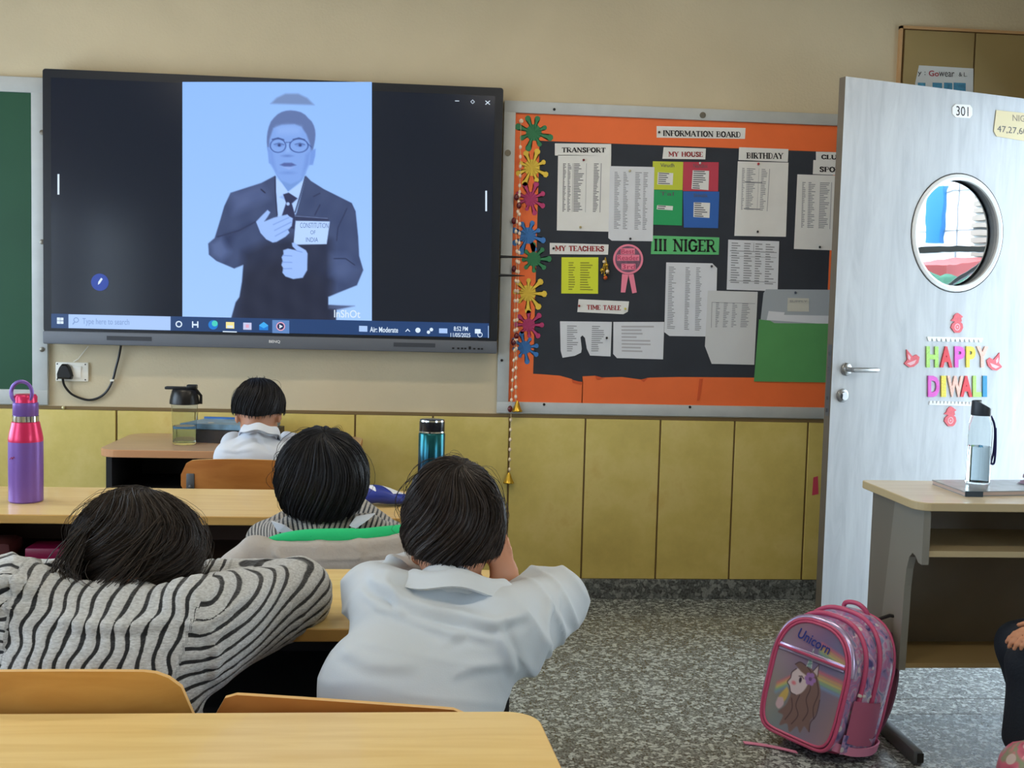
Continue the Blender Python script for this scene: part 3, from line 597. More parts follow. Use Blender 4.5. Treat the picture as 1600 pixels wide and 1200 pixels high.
one('thin_wire', M_white, label='thin white wire running behind the display above the socket', cat='wire', fn=lambda b: b.tube([q0, q1, q1+np.array((-.02, 0, -.012))], .0018, 6))

# ------------------------------------------------------------------ information board
fo = WY(788, 158, DW); fi = WY(806, 179, DW); fl = WY(775.5, 638, DW)
IX0 = (fo[0]+fl[0])/2; IZ1 = (WY(1100, 170, DW)[2]+WY(788, 159, DW)[2])/2; IZ0 = TZ+.002; IX1 = 2.02; FW = .052
ib = thing('information_board', 'large notice board with charcoal backing, orange paper border and aluminium frame', 'notice board', (1.2, DW, IZ0))
one('frame', M_alu, ib, fn=lambda b: board_frame(b, IX0, IX1, IZ0, IZ1, FW, DW))
one('felt_backing', M_felt, ib, fn=lambda b: b.box((IX0+.02, DW-.008, IZ0+.02), (IX1-.02, DW, IZ1-.02)), smooth=False)
YB = DW-.0085
def flat(pts, Y, th=.0006):
    P_ = [WY(x, y, Y) for x, y in pts]; return P_
def sheet(name, pts, Y, m, parent=None, th=.0007, label=None, cat=None, group=None):
    b = MB(); b.prism([WY(x, y, Y) for x, y in pts], (0, th, 0)); o = b.build(name, m, parent, smooth=False); return tag(o, label, cat, group)
# orange border: four strips, the lower one torn along its top
bx0 = IX0+FW; bx1 = IX1-FW; bz0 = IZ0+FW; bz1 = IZ1-FW
def strip(b, P_): b.prism([(x, YB-.0008, z) for x, z in P_], (0, .0008, 0))
tz = WY(1000, 226, YB)[2]; lx = WY(838, 400, YB)[0]
lowpts = [(833, 584), (850, 585), (875, 587), (893, 592), (897, 595), (911, 597), (910, 588), (930, 587), (934, 590), (972, 589), (1002, 593), (1015, 590), (1060, 589), (1180, 590), (1290, 592)]
def orange(b):
    strip(b, [(bx0, tz), (bx1, tz), (bx1, bz1), (bx0, bz1)]); strip(b, [(bx0, bz0), (lx, bz0), (lx, tz), (bx0, tz)]); strip(b, [(bx1-.09, bz0), (bx1, bz0), (bx1, tz), (bx1-.09, tz)])
    P_ = [WY(x, y, YB-.0008) for x, y in lowpts]; b.add([(p[0], YB-.0009, p[2]) for p in P_]+[(p[0], YB-.0009, bz0) for p in P_]+[(bx1, YB-.0009, P_[-1][2]), (bx1, YB-.0009, bz0)],
        [(i, i+1, i+1+len(P_), i+len(P_)) for i in range(len(P_)-1)]+[(len(P_)-1, 2*len(P_), 2*len(P_)+1, 2*len(P_)-1)])
one('orange_border', M_orange, ib, fn=orange, smooth=False)
one('torn_flap', mat('orange_fold', (214, 88, 44), .7), ib, fn=lambda b: [b.prism([WY(x, y, YB-.004) for x, y in L], (0, .001, 0)) for L in ([(893, 593), (911, 598), (909, 601), (895, 598)], [(930, 587), (945, 591), (933, 593)], [(1001, 594), (1013, 590), (1006, 597)], [(1093, 592), (1098, 592), (1092, 626), (1089, 626)])], smooth=False)
for px, py, big in ((793.5, 239, 1), (866, 171, 0), (1098, 180, 1), (784, 563, 0), (850, 632, 0), (1078, 636, 0)):
    q = WY(px, py, DW-.022); r_ = .014 if big else .006
    one('screw_cap' if big else 'screw_hole', M_screw if big else M_dark, ib, fn=lambda b: b.lathe([(.001, -.005), (r_*.8, -.004), (r_, 0), (r_, .003)], q, 16, Matrix.Rotation(PI/2, 3, 'X')))
YP = YB-.0016
def pin(parent, x, y, c, Y=None):
    q = WY(x, y, (Y or YP)-.006); m = PINM.setdefault(c, mat('pin', c, .3)); return one('push_pin', m, parent, fn=lambda b: b.ball(q, .0055, 10, 6))
PINM = {}
def strip_title(word, pts, tp, col, label, serif=True, m=None, pins=(), Y=YP, thick=.15, tilt=.03):
    o = sheet('title_strip', pts, Y, m or M_paper, label=label, cat='paper sign')
    x0, y0, x1, y1 = tp; letters('lettering', word, wq(x0, y0, x1, y1, Y, tilt), col, o, serif=serif, thick=thick+.06, thin=.10)
    for (x, y, c) in pins: pin(o, x, y, c, Y)
    return o
K = (25, 25, 30)
strip_title('INFORMATION BOARD', [(1026, 197), (1165, 200), (1164, 217), (1026, 215)], (1036, 203, 1157, 213), M_blackink, 'white paper strip lettered INFORMATION BOARD on the orange border', pins=[(1030, 206.5, K)], tilt=.02)
strip_title('TRANSPORT', [(867, 224), (955, 225), (955, 243), (867, 243)], (878, 230, 946, 238.5), M_blackink, 'white paper strip lettered TRANSPORT above the first list', tilt=.005)
strip_title('MY HOUSE', [(1037, 230), (1103, 232), (1102, 249), (1035, 248)], (1044, 236.5, 1098, 245), M_redink, 'white paper strip lettered MY HOUSE in red', tilt=.01)
strip_title('BIRTHDAY', [(1155, 230), (1232, 233), (1231, 253), (1154, 250)], (1166, 238, 1224, 248), M_blackink, 'white paper strip lettered BIRTHDAY', tilt=.015)
strip_title('CLUBS', [(1275, 237), (1340, 239), (1340, 256), (1275, 252)], (1283, 241.5, 1323, 249), M_blackink, 'white paper strip lettered CLUBS half hidden by the door edge', tilt=.02)
strip_title('SPORTS', [(1271, 250), (1345, 253), (1345, 275), (1270, 272)], (1280, 260, 1330, 269), M_blackink, 'white paper strip lettered SPORTS half hidden by the door edge', Y=YP-.001, tilt=.02)
strip_title('MY TEACHERS', [(859, 379.5), (951, 382), (950, 398), (859, 397)], (867, 383.5, 944, 392.5), M_redink, 'white paper strip lettered MY TEACHERS in red', pins=[(865, 388, K)], tilt=.01)
strip_title('TIME TABLE', [(904, 467.5), (983, 471), (981, 487), (974, 491), (902, 487.5)], (917, 476, 970, 484), M_redink, 'white paper strip lettered TIME TABLE in red', pins=[(905, 478, (150, 30, 30)), (977, 482.5, (200, 190, 90))], tilt=.02)
strip_title('III NIGER', [(1018.5, 368), (1124, 371), (1123, 398), (1017, 397)], (1022, 372.5, 1119, 393), M_blackink, 'green paper banner lettered III NIGER', m=mat('green_paper', (96, 190, 120), .6), thick=.12, tilt=.015)
def listprint(o, c4, rows, cols, m, h=.35, seed=0, rag=.6):
    rnd = random.Random(seed); c4 = [np.array(c) for c in c4]; b = MB()
    for r in range(rows):
        for (u0, u1) in cols:
            v0 = (r+.2)/rows; v1 = v0+h/rows*1.3; uu = u0+(u1-u0)*(1-rag*rnd.random())
            b.add([bil(c4, u0, v0), bil(c4, uu, v0), bil(c4, uu, v1), bil(c4, u0, v1)], [(0, 1, 2, 3)])
    return b.build('print', m, o, smooth=False)
def px4(L, Y): return [WY(x, y, Y) for x, y in L]
def listing(pts, pr, rows, cols, label, Y=YP, m=M_ink, mp=None, pins=(), seed=0, rag=.6, lines=()):
    o = sheet('notice_sheet', pts, Y, mp or M_paper, label=label, cat='paper notice')
    if pr: listprint(o, px4(pr, Y-.0006), rows, cols, m, seed=seed, rag=rag)
    if lines:
        def fn(b):
            c4 = px4(pr, Y-.0005)
            for (u0, v0, u1, v1) in lines: b.add([bil(c4, u0, v0), bil(c4, u1, v0), bil(c4, u1, v1), bil(c4, u0, v1)], [(0, 1, 2, 3)])
        one('ruled_lines', M_ink, o, fn=fn, smooth=False)
    for (x, y, c) in pins: pin(o, x, y, c, Y)
    return o
M_paper2 = mat('cool_paper', (216, 219, 226), .7, var=.03, vscale=10, bump=.3, bscale=12)
grid = [(0, 0, .012, 1), (.98, 0, 1, 1), (.25, 0, .26, 1), (.6, 0, .61, 1)]
listing([(872, 242), (955, 243), (952, 362), (870, 360)], [(880, 255), (940, 255), (938, 332), (879, 331)], 30, [(0, .08), (.12, .22), (.28, .55), (.8, .95)], 'tall white list hanging under the TRANSPORT strip', m=M_inkd, pins=[(912, 250, (120, 30, 40)), (907, 355, (190, 170, 110))], seed=1, lines=grid)
listing([(953, 259.5), (1022.5, 261), (1020, 377), (956, 376), (950.5, 372)], [(958, 268), (1016, 269), (1014, 360), (957, 358)], 34, [(.04, .22), (.28, .42), (.6, .78), (.82, .95)], 'tall grey printed list between the transport list and the colour cards', Y=YP-.001, mp=M_paper2, pins=[(985, 373, K), (984, 267, (200, 190, 150))], seed=2)
for (pts, c, lab, wp, seed, word) in (([(1020, 252), (1067.5, 253), (1066.5, 297), (1019.5, 296)], (196, 205, 62), 'lime yellow card, upper left of the four colour cards', [(1028, 269), (1052, 270.5), (1051, 289), (1027, 288)], 3, 'Virudh'),
        ([(1067.5, 253), (1123, 253.5), (1122, 299), (1067, 298.5)], (190, 62, 82), 'red card, upper right of the four colour cards', [(1082.5, 266), (1108, 267), (1107, 297), (1080.5, 295)], 4, 'Nandini'),
        ([(1019, 296.5), (1066.5, 297.5), (1065.5, 352.5), (1020, 351)], (36, 160, 96), 'green card, lower left of the four colour cards', [(1027, 320.5), (1051.5, 322), (1051, 328.5), (1026, 327)], 5, 'Tal'),
        ([(1067.5, 299), (1124, 299.5), (1122, 356.5), (1068.5, 355.5)], (44, 98, 178), 'blue card, lower right of the four colour cards', [(1084, 316), (1109.5, 317), (1108.5, 340.5), (1083.5, 339)], 6, 'Shivalik')):
    o = sheet('house_card', pts, YP, mat('card_%d' % seed, c, .6), label=lab, cat='card', group='colour cards under MY HOUSE')
    lb = sheet('name_label', wp, YP-.001, M_paper, o)
    lb['label'] = 'small white printed label'
    h = wp[3][1]-wp[0][1]
    listprint(lb, px4([(x, y) for x, y in wp], YP-.0015), max(2, int(h/3)), [(.05, .85)], M_inkd, seed=seed)
    xm = (pts[0][0]+pts[1][0])/2; letters('handwriting', word, wq(xm-12, pts[0][1]+3, xm+10, pts[0][1]+9, YP-.0006, .02), M_inkd, o)
    if seed == 4: pin(o, 1094, 255, (230, 220, 215))
listing([(1153, 252), (1232, 254), (1228, 370), (1147.5, 368.5)], [(1160, 262), (1203, 264), (1199, 330), (1158, 328)], 24, [(0, .1), (.16, .5), (.7, .92)], 'white list hanging under the BIRTHDAY strip', m=M_ink, pins=[(1185, 256, (190, 50, 60)), (1184, 362, K)], seed=7, lines=[(.1, .32, .75, .35), (.1, .95, .72, .98)]+grid)
listing([(1246, 272.5), (1330, 275), (1326, 392), (1240.5, 389)], [(1254, 284), (1300, 285), (1297, 358), (1252, 356)], 26, [(0, .12), (.2, .45), (.6, .95)], 'white list under the SPORTS strip, cut off by the door edge', m=M_ink, pins=[(1281, 386, K)], seed=8, lines=grid)
listing([(1138, 374.5), (1217.5, 377), (1215, 455), (1135.5, 452.5)], [(1141, 378), (1214, 381), (1212, 446), (1139, 443)], 17, [(.03, .22), (.3, .48), (.54, .7), (.76, .96)], 'printed timetable sheet below the birthday list', mp=M_paper2, seed=9, lines=[(0, .2, 1, .22), (0, .92, 1, .935), (0, .33, 1, .34), (.5, 0, .51, .2)])
listing([(1041, 410), (1113, 411.5), (1120.5, 419), (1118, 526), (1046, 525), (1038, 519)], [(1044, 416), (1105, 418), (1103, 518), (1041, 514)], 36, [(.02, .22), (.45, .58), (.72, .88)], 'long list with a folded corner below the III NIGER banner', mp=M_paper2, pins=[(1112, 416, (60, 60, 66))], seed=10)
listing([(1106, 454), (1184, 456), (1178.5, 570), (1112, 568.5), (1101.5, 541)], [(1112, 472), (1180, 474), (1176, 512), (1111, 512)], 14, [(.1, .2), (.28, .42), (.48, .6), (.7, .9)], 'grey sheet with an uneven lower edge overlapping the long list', Y=YP-.001, m=M_ink, mp=mat('grey_paper', (206, 208, 210), .7, bump=.5, bscale=9), seed=11, lines=[(0, .0, 1, .02), (0, 0, .012, 1)])
o = listing([(877.5, 402), (935, 402), (934.5, 459), (877, 458.5)], [(886, 409), (932, 409), (931, 455), (886, 454)], 12, [(.05, .28), (.45, .9)], 'yellow square note below the MY TEACHERS strip', mp=mat('yellow_note', (214, 222, 52), .6), m=mat('pencil', (150, 150, 50), .8), seed=12, rag=.5)
listing([(875, 502), (956, 503), (954, 557), (922, 555.5), (917, 545), (914, 528), (910, 524), (907, 527), (909, 545), (908, 551), (898, 556), (879, 559), (876, 548)], [(884, 508), (950, 509), (948, 550), (884, 550)], 13, [(.03, .3), (.62, .95)], 'torn timetable sheet with a notch, below the TIME TABLE strip', mp=M_paper2, pins=[(948, 528, K)], seed=13)
listing([(958.5, 503), (1038, 503), (1036, 561.5), (964, 559.5), (958, 553)], [(964, 508), (1032, 508), (1031, 553), (965, 551)], 8, [(.1, .9)], 'second timetable sheet beside the torn one', mp=M_paper2, m=mat('faint_ink', (180, 180, 186), .8), seed=14)
# green plastic folder
M_clearpl = mat('clear_folder', (168, 176, 184), .25, spec=.6)
fd = thing('plastic_folder', 'plastic document folder, clear above and green below, pinned on the board', 'folder', WY(1235, 596, DW))
sheet('clear_flap', [(1197, 452), (1193, 458), (1189, 495), (1188, 505), (1330, 512), (1332, 453)], YP-.001, M_clearpl, fd)
sheet('green_pocket', [(1186, 499), (1203, 501), (1210, 505), (1330, 506), (1325, 598), (1178, 596)], YP-.004, mat('green_plastic', (92, 158, 96), .3, spec=.5, var=.05), fd)
sheet('paper_insert', [(1201, 486), (1226, 488), (1225, 492), (1330, 494), (1328, 509), (1198, 500)], YP-.0024, M_paper2, fd)
lb = sheet('name_label', [(1231, 465.5), (1264, 466), (1264, 487), (1230, 486.5)], YP-.0022, mat('ivory_label', (200, 200, 190), .6), fd)
letters('label_print', 'SUPPLY', wq(1234, 469, 1261, 472, YP-.003, .02), M_ink, fd)
pin(fd, 1243, 457, (70, 78, 100))
# best reader badge
bd = thing('award_badge', 'round pink paper badge with two ribbon tails reading Best Reader', 'badge', WY(981, 458, DW))
def badge(b, r0, c, Y): disc(b, 981.5, 405, r0, Y, 40)
sheet('ribbon_tail', [(972, 428), (982, 429), (977, 457), (970, 457)], YP-.0008, M_pink, bd); sheet('ribbon_tail', [(982, 429), (990, 428), (995, 457), (988, 458.5)], YP-.0008, M_pink, bd)
one('badge_disc', M_pink, bd, fn=lambda b: b.prism([WY(981.5+23.5*math.cos(2*PI*i/40), 405+23.5*math.sin(2*PI*i/40), YP-.0016) for i in range(40)], (0, .001, 0)), smooth=False)
one('badge_centre', mat('mauve_card', (120, 88, 108), .7, var=.3, vscale=60), bd, fn=lambda b: disc(b, 981.5, 405, 20.5, YP-.0022, 40), smooth=False)
for s_, x0, x1, y in (('Best', 971, 991, 389), ('Reader', 965, 998, 399), ('3rd', 972, 992, 413)):
    one('lettering_patch', M_pink, bd, fn=lambda b: b.add(px4([(x0-1, y-1), (x1+1, y-1), (x1+1, y+8.5), (x0-1, y+8.5)], YP-.0026), [(0, 1, 2, 3)]), smooth=False)
    letters('badge_lettering', s_, wq(x0, y, x1, y+7.5, YP-.003, 0), mat('maroon', (190, 60, 100), .6), bd)
# small hanging tassel
M_gold = mat('gold', (206, 168, 60), .3, metal=.85); M_goldl = mat('pale_gold', (240, 220, 190), .35, metal=.3); M_pearl = mat('pearl', (240, 214, 190), .25, coat=.5); M_garnet = mat('garnet_bead', (96, 14, 24), .15, coat=.5)
ts = thing('bead_tassel', 'small golden bead tassel hanging beside the yellow note', 'tassel', WY(945, 438, DW))
one('tassel_threads', M_gold, ts, fn=lambda b: [b.tube([WY(946, 402, DW-.02), WY(943+dx*.5, 415, DW-.02), WY(940+dx, 428, DW-.02)], .002, 6) for dx in (0, 4, 8, 11)])
for x, y, r_, m in ((944, 409, .008, M_goldl), (948, 414, .008, M_gold), (941, 422, .010, M_gold), (949, 424, .009, M_goldl), (946, 434, .010, mat('copper_bead', (210, 100, 50), .3, metal=.5)), (945, 430, .006, M_gold)):
    one('bead', m, ts, fn=lambda b: b.ball(WY(x, y, DW-.02), r_, 10, 6))
# splat cut-outs
def splat(cx, cy, s, col, nm, lab, seed):
    rnd = random.Random(seed); n = 8; s *= 1.08; P_ = []; ph = rnd.random()*2
    for k in range(n):
        a0 = 2*PI*k/n+ph+.15*rnd.random(); L = s*(.75+.4*rnd.random()); wd = .17
        for da, rr in ((-.34, .46*s), (-.2, .50*s), (-wd*.75, L*.8), (-wd*1.15, L*.92), (-wd*.8, L*1.04), (0, L*1.09), (wd*.8, L*1.04), (wd*1.15, L*.92), (wd*.75, L*.8), (.2, .50*s)):
            P_.append((cx+rr*math.cos(a0+da)*.95, cy+rr*math.sin(a0+da)))
    b = MB(); c = WY(cx, cy, YP-.001); W_ = [WY(x, y, YP-.001) for x, y in P_]; N = len(W_)
    b.add([c]+W_, [(0, i+1, (i+1) % N+1) for i in range(N)]); b.add([c+np.array((0, .0008, 0))]+[w_+np.array((0, .0008, 0)) for w_ in W_], [(0, (i+1) % N+1, i+1) for i in range(N)])
    o = b.build('paint_splat', mat(nm, col, .6), None, smooth=False); tag(o, lab, 'cut-out', 'paper paint splats down the board border')
G_, Yl, Mg, Bl = (52, 128, 84), (232, 196, 70), (184, 58, 110), (60, 120, 190)
for i, (cx, cy, s, c, lab) in enumerate(((834, 207, 25, G_, 'green paper splat at the top corner of the board'), (831, 262, 25, Yl, 'yellow paper splat below the top green splat'), (829, 311, 22, Mg, 'magenta paper splat below the upper yellow splat'), (825, 368, 25, Bl, 'blue paper splat above the stylus tips'),
        (834, 405, 22, G_, 'green paper splat beside the MY TEACHERS strip'), (825, 458, 25, Yl, 'yellow paper splat below the lower green splat'), (826, 508, 20, Mg, 'magenta paper splat level with the torn timetable'), (820, 543, 20, Bl, 'blue paper splat, lowest of the splats'))):
    splat(cx, cy, s, c, 'splat_%d' % i, lab, 20+i)
# beaded garland with two bells
gl = thing('beaded_garland', 'pearl and gold beaded garland with two brass bells hanging down the board edge', 'garland', WY(800, 745, DW))
YG = DW-.035
g1 = [(814, 188), (813, 230), (813, 270), (811, 310), (812, 350), (811, 400), (809, 450), (808, 500), (807, 540), (806, 590), (806, 628)]
g2 = [(812, 300), (809, 330), (806, 360), (808, 400), (805, 450), (804, 500), (804, 550), (801, 590), (799, 630), (798, 660), (797, 700), (796, 738)]
one('string', mat('string', (210, 190, 150), .7), gl, fn=lambda b: (b.tube([WY(x, y, YG) for x, y in g1], .0012, 6), b.tube([WY(x, y, YG) for x, y in g2], .0012, 6)))
def along(L, step):
    out = []; acc = 0
    for (x0, y0), (x1, y1) in zip(L, L[1:]):
        d = math.hypot(x1-x0, y1-y0); t = acc
        while t < d: out.append((x0+(x1-x0)*t/d, y0+(y1-y0)*t/d)); t += step
        acc = t-d
    return out
bm_ = MB(); bm_.ball((0, 0, 0), (.0055, .0055, .0085), 10, 6)
def bead(x, y, m, r=1.0):
    key = m.name
    if key not in BEADM:
        b = MB(); b.ball((0, 0, 0), (.0072, .0072, .0098), 10, 6); o = b.build('bead', m, None, loc=(0, 0, 0)); o.parent = gl; BEADM[key] = o
    else: o = BEADM[key].copy(); COL.objects.link(o); o.parent = gl
    o.location = Vector(WY(x, y, YG-.002))-org(gl); o.scale = (r, r, r)
BEADM = {}
for x, y in along(g1[1:], 15): bead(x, y, M_pearl)
for x, y in along(g2, 15.5): bead(x, y, M_goldl if int(y) % 2 else M_pearl, .95)
for x, y in ((807, 308), (811, 321), (803, 345), (803, 420), (807, 525), (802, 535), (797, 639)): bead(x, y, M_garnet, 1.6)
one('hook', M_pearl, gl, fn=lambda b: b.lathe([(.004, -.002), (.009, -.003), (.010, 0), (.006, .004)], WY(814.5, 189, DW-.02), 14, Matrix.Rotation(PI/2, 3, 'X')))
for x, y in ((808, 636), (795, 748)):
    c = WY(x, y, YG); one('bell', M_gold, gl, fn=lambda b: (b.lathe([(.002, .030), (.005, .026), (.009, .018), (.013, .006), (.018, -.006), (.024, -.016), (.022, -.020), (.004, -.018)], c, 18), [b.ball(c+np.array((.02*math.cos(a), .02*math.sin(a), -.018)), .005, 8, 5) for a in np.linspace(0, 2*PI, 9)[:-1]]))
# pink patch low on the tiles by the door edge, and the poster above the door
q = px4([(1271, 746), (1278, 744), (1279, 772), (1269, 774)], DW-.017)
one('pink_sticker', mat('pink_sticker', (205, 70, 95), .6), label='small pink sticker on the wall tiles beside the door edge', cat='sticker', fn=lambda b: b.prism(q, (0, .001, 0)), smooth=False)
ps = sheet('wall_poster', [(1436, 102), (1521, 107), (1520, 175), (1428, 170), (1430, 130)], DW-.0215, mat('poster_paper', (196, 200, 200), .6, bump=.3, bscale=8), label='white poster with hand lettering taped on the tan tiles above the door', cat='poster')
letters('red_lettering', 'Go', wq(1451, 110, 1467, 119, DW-.0218, .04), mat('crimson', (150, 50, 60), .6), ps, bold=.02)
letters('black_lettering', 'wear', wq(1467, 112, 1491, 119.5, DW-.0218, .04), M_blackink, ps)
letters('black_lettering', '& L.', wq(1498, 113, 1511, 119.5, DW-.0218, .02), M_blackink, ps)
letters('black_lettering', 'y :', wq(1434, 112, 1446, 119.5, DW-.0218, .02), M_blackink, ps)
one('blue_patch', mat('poster_blue', (62, 128, 160), .6, var=.3, vscale=40), ps, fn=lambda b: [b.add(wq(x0, 129, x1, 146, DW-.0222, .04), [(0, 1, 2, 3)]) for x0, x1 in ((1434, 1446), (1457, 1472), (1475, 1488), (1490, 1509))], smooth=False)

# ------------------------------------------------------------------ the open door
DTH = math.radians(17.3); DP = np.array([1.660, 4.35, 0.0]); DT = np.array([math.cos(DTH), math.sin(DTH), 0]); DN = np.array([DT[1], -DT[0], 0]); DWID, DH, DTK = 1.185, 2.282, .038
def WD(x, y, off=0.0):
    d = ray(x, y); o = np.array([0, 0, CH]); return o+d*(((DP+DN*off-o)@DN)/(d@DN))
def D(t, z, off=0.0): return DP+DT*t+DN*off+np.array([0, 0, z])
def doormat():
    m = mat('white_door_laminate', (214, 216, 218), .42); nt = m.node_tree; p = nt.nodes['Principled BSDF']
    tc = nn(nt, 'ShaderNodeTexCoord'); mp = nn(nt, 'ShaderNodeMapping'); mp.inputs['Scale'].default_value = (7, 7, .9)
    t = nn(nt, 'ShaderNodeTexNoise'); t.inputs['Scale'].default_value = 2.2; t.inputs['Detail'].default_value = 8; t.inputs['Roughness'].default_value = .65; t.inputs['Distortion'].default_value = .8
    r = ramp(nt, [(.3, (178, 184, 192)), (.5, (194, 199, 206)), (.7, (204, 209, 215))])
    nt.links.new(tc.outputs['Object'], mp.inputs[0]); nt.links.new(mp.outputs[0], t.inputs[0]); nt.links.new(t.outputs[0], r.inputs[0]); nt.links.new(r.outputs[0], p.inputs['Base Color'])
    return m
M_door = doormat(); M_dooredge = mat('door_edge_grey', (104, 96, 84), .6, var=.08)
dr = thing('door_1', 'open white laminate classroom door with a round window', 'door', tuple(DP), kind='structure')
WC = (.613, 1.695); WR = .232
def leaf(b):
    n = 48; x0, x1, z0, z1 = 0, DWID, .02, DH
    for off in (0, -DTK):
        hole = [D(WC[0]+WR*math.cos(2*PI*k/n), WC[1]+WR*math.sin(2*PI*k/n), off) for k in range(n)]; out = []
        for k in range(n):
            c, s = math.cos(2*PI*k/n), math.sin(2*PI*k/n); tx = ((x1 if c > 0 else x0)-WC[0])/c if abs(c) > 1e-9 else 1e9; tz = ((z1 if s > 0 else z0)-WC[1])/s if abs(s) > 1e-9 else 1e9
            q = min(tx, tz); out.append(D(WC[0]+q*c, WC[1]+q*s, off))
        b.add(hole+out, [(k, (k+1) % n, n+(k+1) % n, n+k) for k in range(n)])
        cs = [D(x, z, off) for x, z in ((x0, z0), (x1, z0), (x1, z1), (x0, z1))]   # corner fillers
        for c_ in cs:
            dd = sorted(range(n), key=lambda k: np.linalg.norm(out[k]-c_))[:2]; b.add([out[dd[0]], out[dd[1]], c_], [(0, 1, 2)])
    b.add([D(WC[0]+WR*math.cos(2*PI*k/n), WC[1]+WR*math.sin(2*PI*k/n), o_) for k in range(n) for o_ in (0, -DTK)], [(2*k, 2*k+1, (2*k+3) % (2*n), (2*k+2) % (2*n)) for k in range(n)])
    b.mi = 1
    for (t0, z0_, t1, z1_) in ((x0, z0, x0, z1), (x0, z1, x1, z1), (x1, z1, x1, z0), (x1, z0, x0, z0)):
        b.add([D(t0, z0_), D(t1, z1_), D(t1, z1_, -DTK), D(t0, z0_, -DTK)], [(0, 1, 2, 3)])
one('door_leaf', [M_door, M_dooredge], dr, fn=leaf, smooth=False)
one('window_rim', mat('white_rim', (238, 240, 242), .3), dr, fn=lambda b: [b.loft([[D(WC[0]+(WR+r_)*math.cos(2*PI*k/56), WC[1]+(WR+r_)*math.sin(2*PI*k/56), o_) for r_, o_ in ((-.012, -.004), (-.010, .004), (.0, .008), (.012, .004), (.014, .0))] for k in range(57)], cap=False, closed=False)])
one('window_gasket', M_dark, dr, fn=lambda b: b.loft([[D(WC[0]+(WR+r_)*math.cos(2*PI*k/56), WC[1]+(WR+r_)*math.sin(2*PI*k/56), o_) for r_, o_ in ((.013, .0005), (.0175, .0015), (.0175, 0))] for k in range(57)], cap=False, closed=False))
mg = bpy.data.materials.new('reflective_window_film'); mg.use_nodes = True; nt = mg.node_tree; pb = nt.nodes['Principled BSDF']
pb.inputs['Base Color'].default_value = (.62, .66, .68, 1); pb.inputs['Metallic'].default_value = 1; pb.inputs['Roughness'].default_value = .01
nz = nn(nt, 'ShaderNodeTexNoise'); nz.inputs['Scale'].default_value = 5; tc = nn(nt, 'ShaderNodeTexCoord'); nt.links.new(tc.outputs['Object'], nz.inputs[0])
bp = nn(nt, 'ShaderNodeBump'); bp.inputs['Strength'].default_value = .03; bp.inputs['Distance'].default_value = .01; nt.links.new(nz.outputs[0], bp.inputs['Height']); nt.links.new(bp.outputs[0], pb.inputs['Normal'])
one('window_pane', mg, dr, fn=lambda b: b.prism([D(WC[0]+(WR-.002)*math.cos(2*PI*k/48), WC[1]+(WR-.002)*math.sin(2*PI*k/48), -.030) for k in range(48)], -DN*.004), smooth=False)
AX = Matrix(((DT[0], 0, DN[0]), (DT[1], 0, DN[1]), (0, 1, 0)))   # lathe axis -> door normal
def hnd(b):
    c = WD(1322, 577); b.lathe([(.026, 0), (.026, .006), (.022, .010), (.010, .012), (.010, .045), (.001, .046)], c, 24, AX)
    h0 = c+DN*.045; b.tube([h0-DN*.012, h0, h0+DT*.02, h0+DT*.06+DN*.004, h0+DT*.115+DN*.002, h0+DT*.13-DN*.006], [.009, .0095, .010, .010, .010, .008], 12)
one('door_handle', M_steel, dr, fn=hnd)
def lock(b):
    c = WD(1316, 618); b.lathe([(.028, 0), (.028, .005), (.024, .009), (.017, .010), (.016, .018), (.001, .018)], c, 24, AX)
lk = one('lock_cylinder', M_steel, dr, fn=lock)
c = WD(1316, 618, .019); one('keyhole', M_dark, lk, fn=lambda b: b.prism([c+DT*x+np.array((0, 0, z)) for x, z in ((-.003, -.010), (.003, -.010), (.004, .004), (0, .008), (-.004, .004))], -DN*.003), smooth=False)
one('lock_plate', M_greymetal, dr, fn=lambda b: (b.add([D(-.0008, z, o_) for z, o_ in ((.93, -.007), (1.22, -.007), (1.22, -.030), (.93, -.030))], [(0, 1, 2, 3)]), [b.box(tuple(D(-.0025, z, -.022)-.004), tuple(D(.0, z+.008, -.014)+.002)) for z in (.95, 1.0, 1.12, 1.18)]), smooth=False)
nb = one('number_plate', mat('enamel_white', (246, 246, 246), .3), dr, fn=lambda b: b.prism([WD(1504+15.5*x, 173.5+10.3*y+15*x*.06, .003) for x, y in ((-.7, -1), (.75, -1), (1, -.5), (1, .5), (.75, 1), (-.7, 1), (-1, .5), (-1, -.5))], -DN*.0028), smooth=False)
def dq(x0, y0, x1, y1, off, sl=.08): return [WD(x0, y0, off), WD(x1, y0+(x1-x0)*sl, off), WD(x1, y1+(x1-x0)*sl, off), WD(x0, y1, off)]
letters('plate_numbers', '301', dq(1494, 165.5, 1513, 180.5, .003), M_blackink, nb, lift=DN*.0006)
sg = MB(); sg.prism([WD(x, y, .004) for x, y in ((1557, 172), (1640, 181), (1640, 227), (1557, 213), (1553, 205))], -DN*.002)
sgo = tag(sg.build('bus_route_sign', mat('cream_plastic', (214, 200, 160), .5), None, smooth=False), 'cream plastic sign with route numbers at the top right of the door', 'sign')
letters('lettering', 'NIGER', dq(1582, 179, 1615, 189, .004), M_greyd, sgo, lift=DN*.0007)
letters('lettering', '47,27,60,86', dq(1558, 196, 1621, 207.5, .004, .1), M_inkd, sgo, lift=DN*.0007)
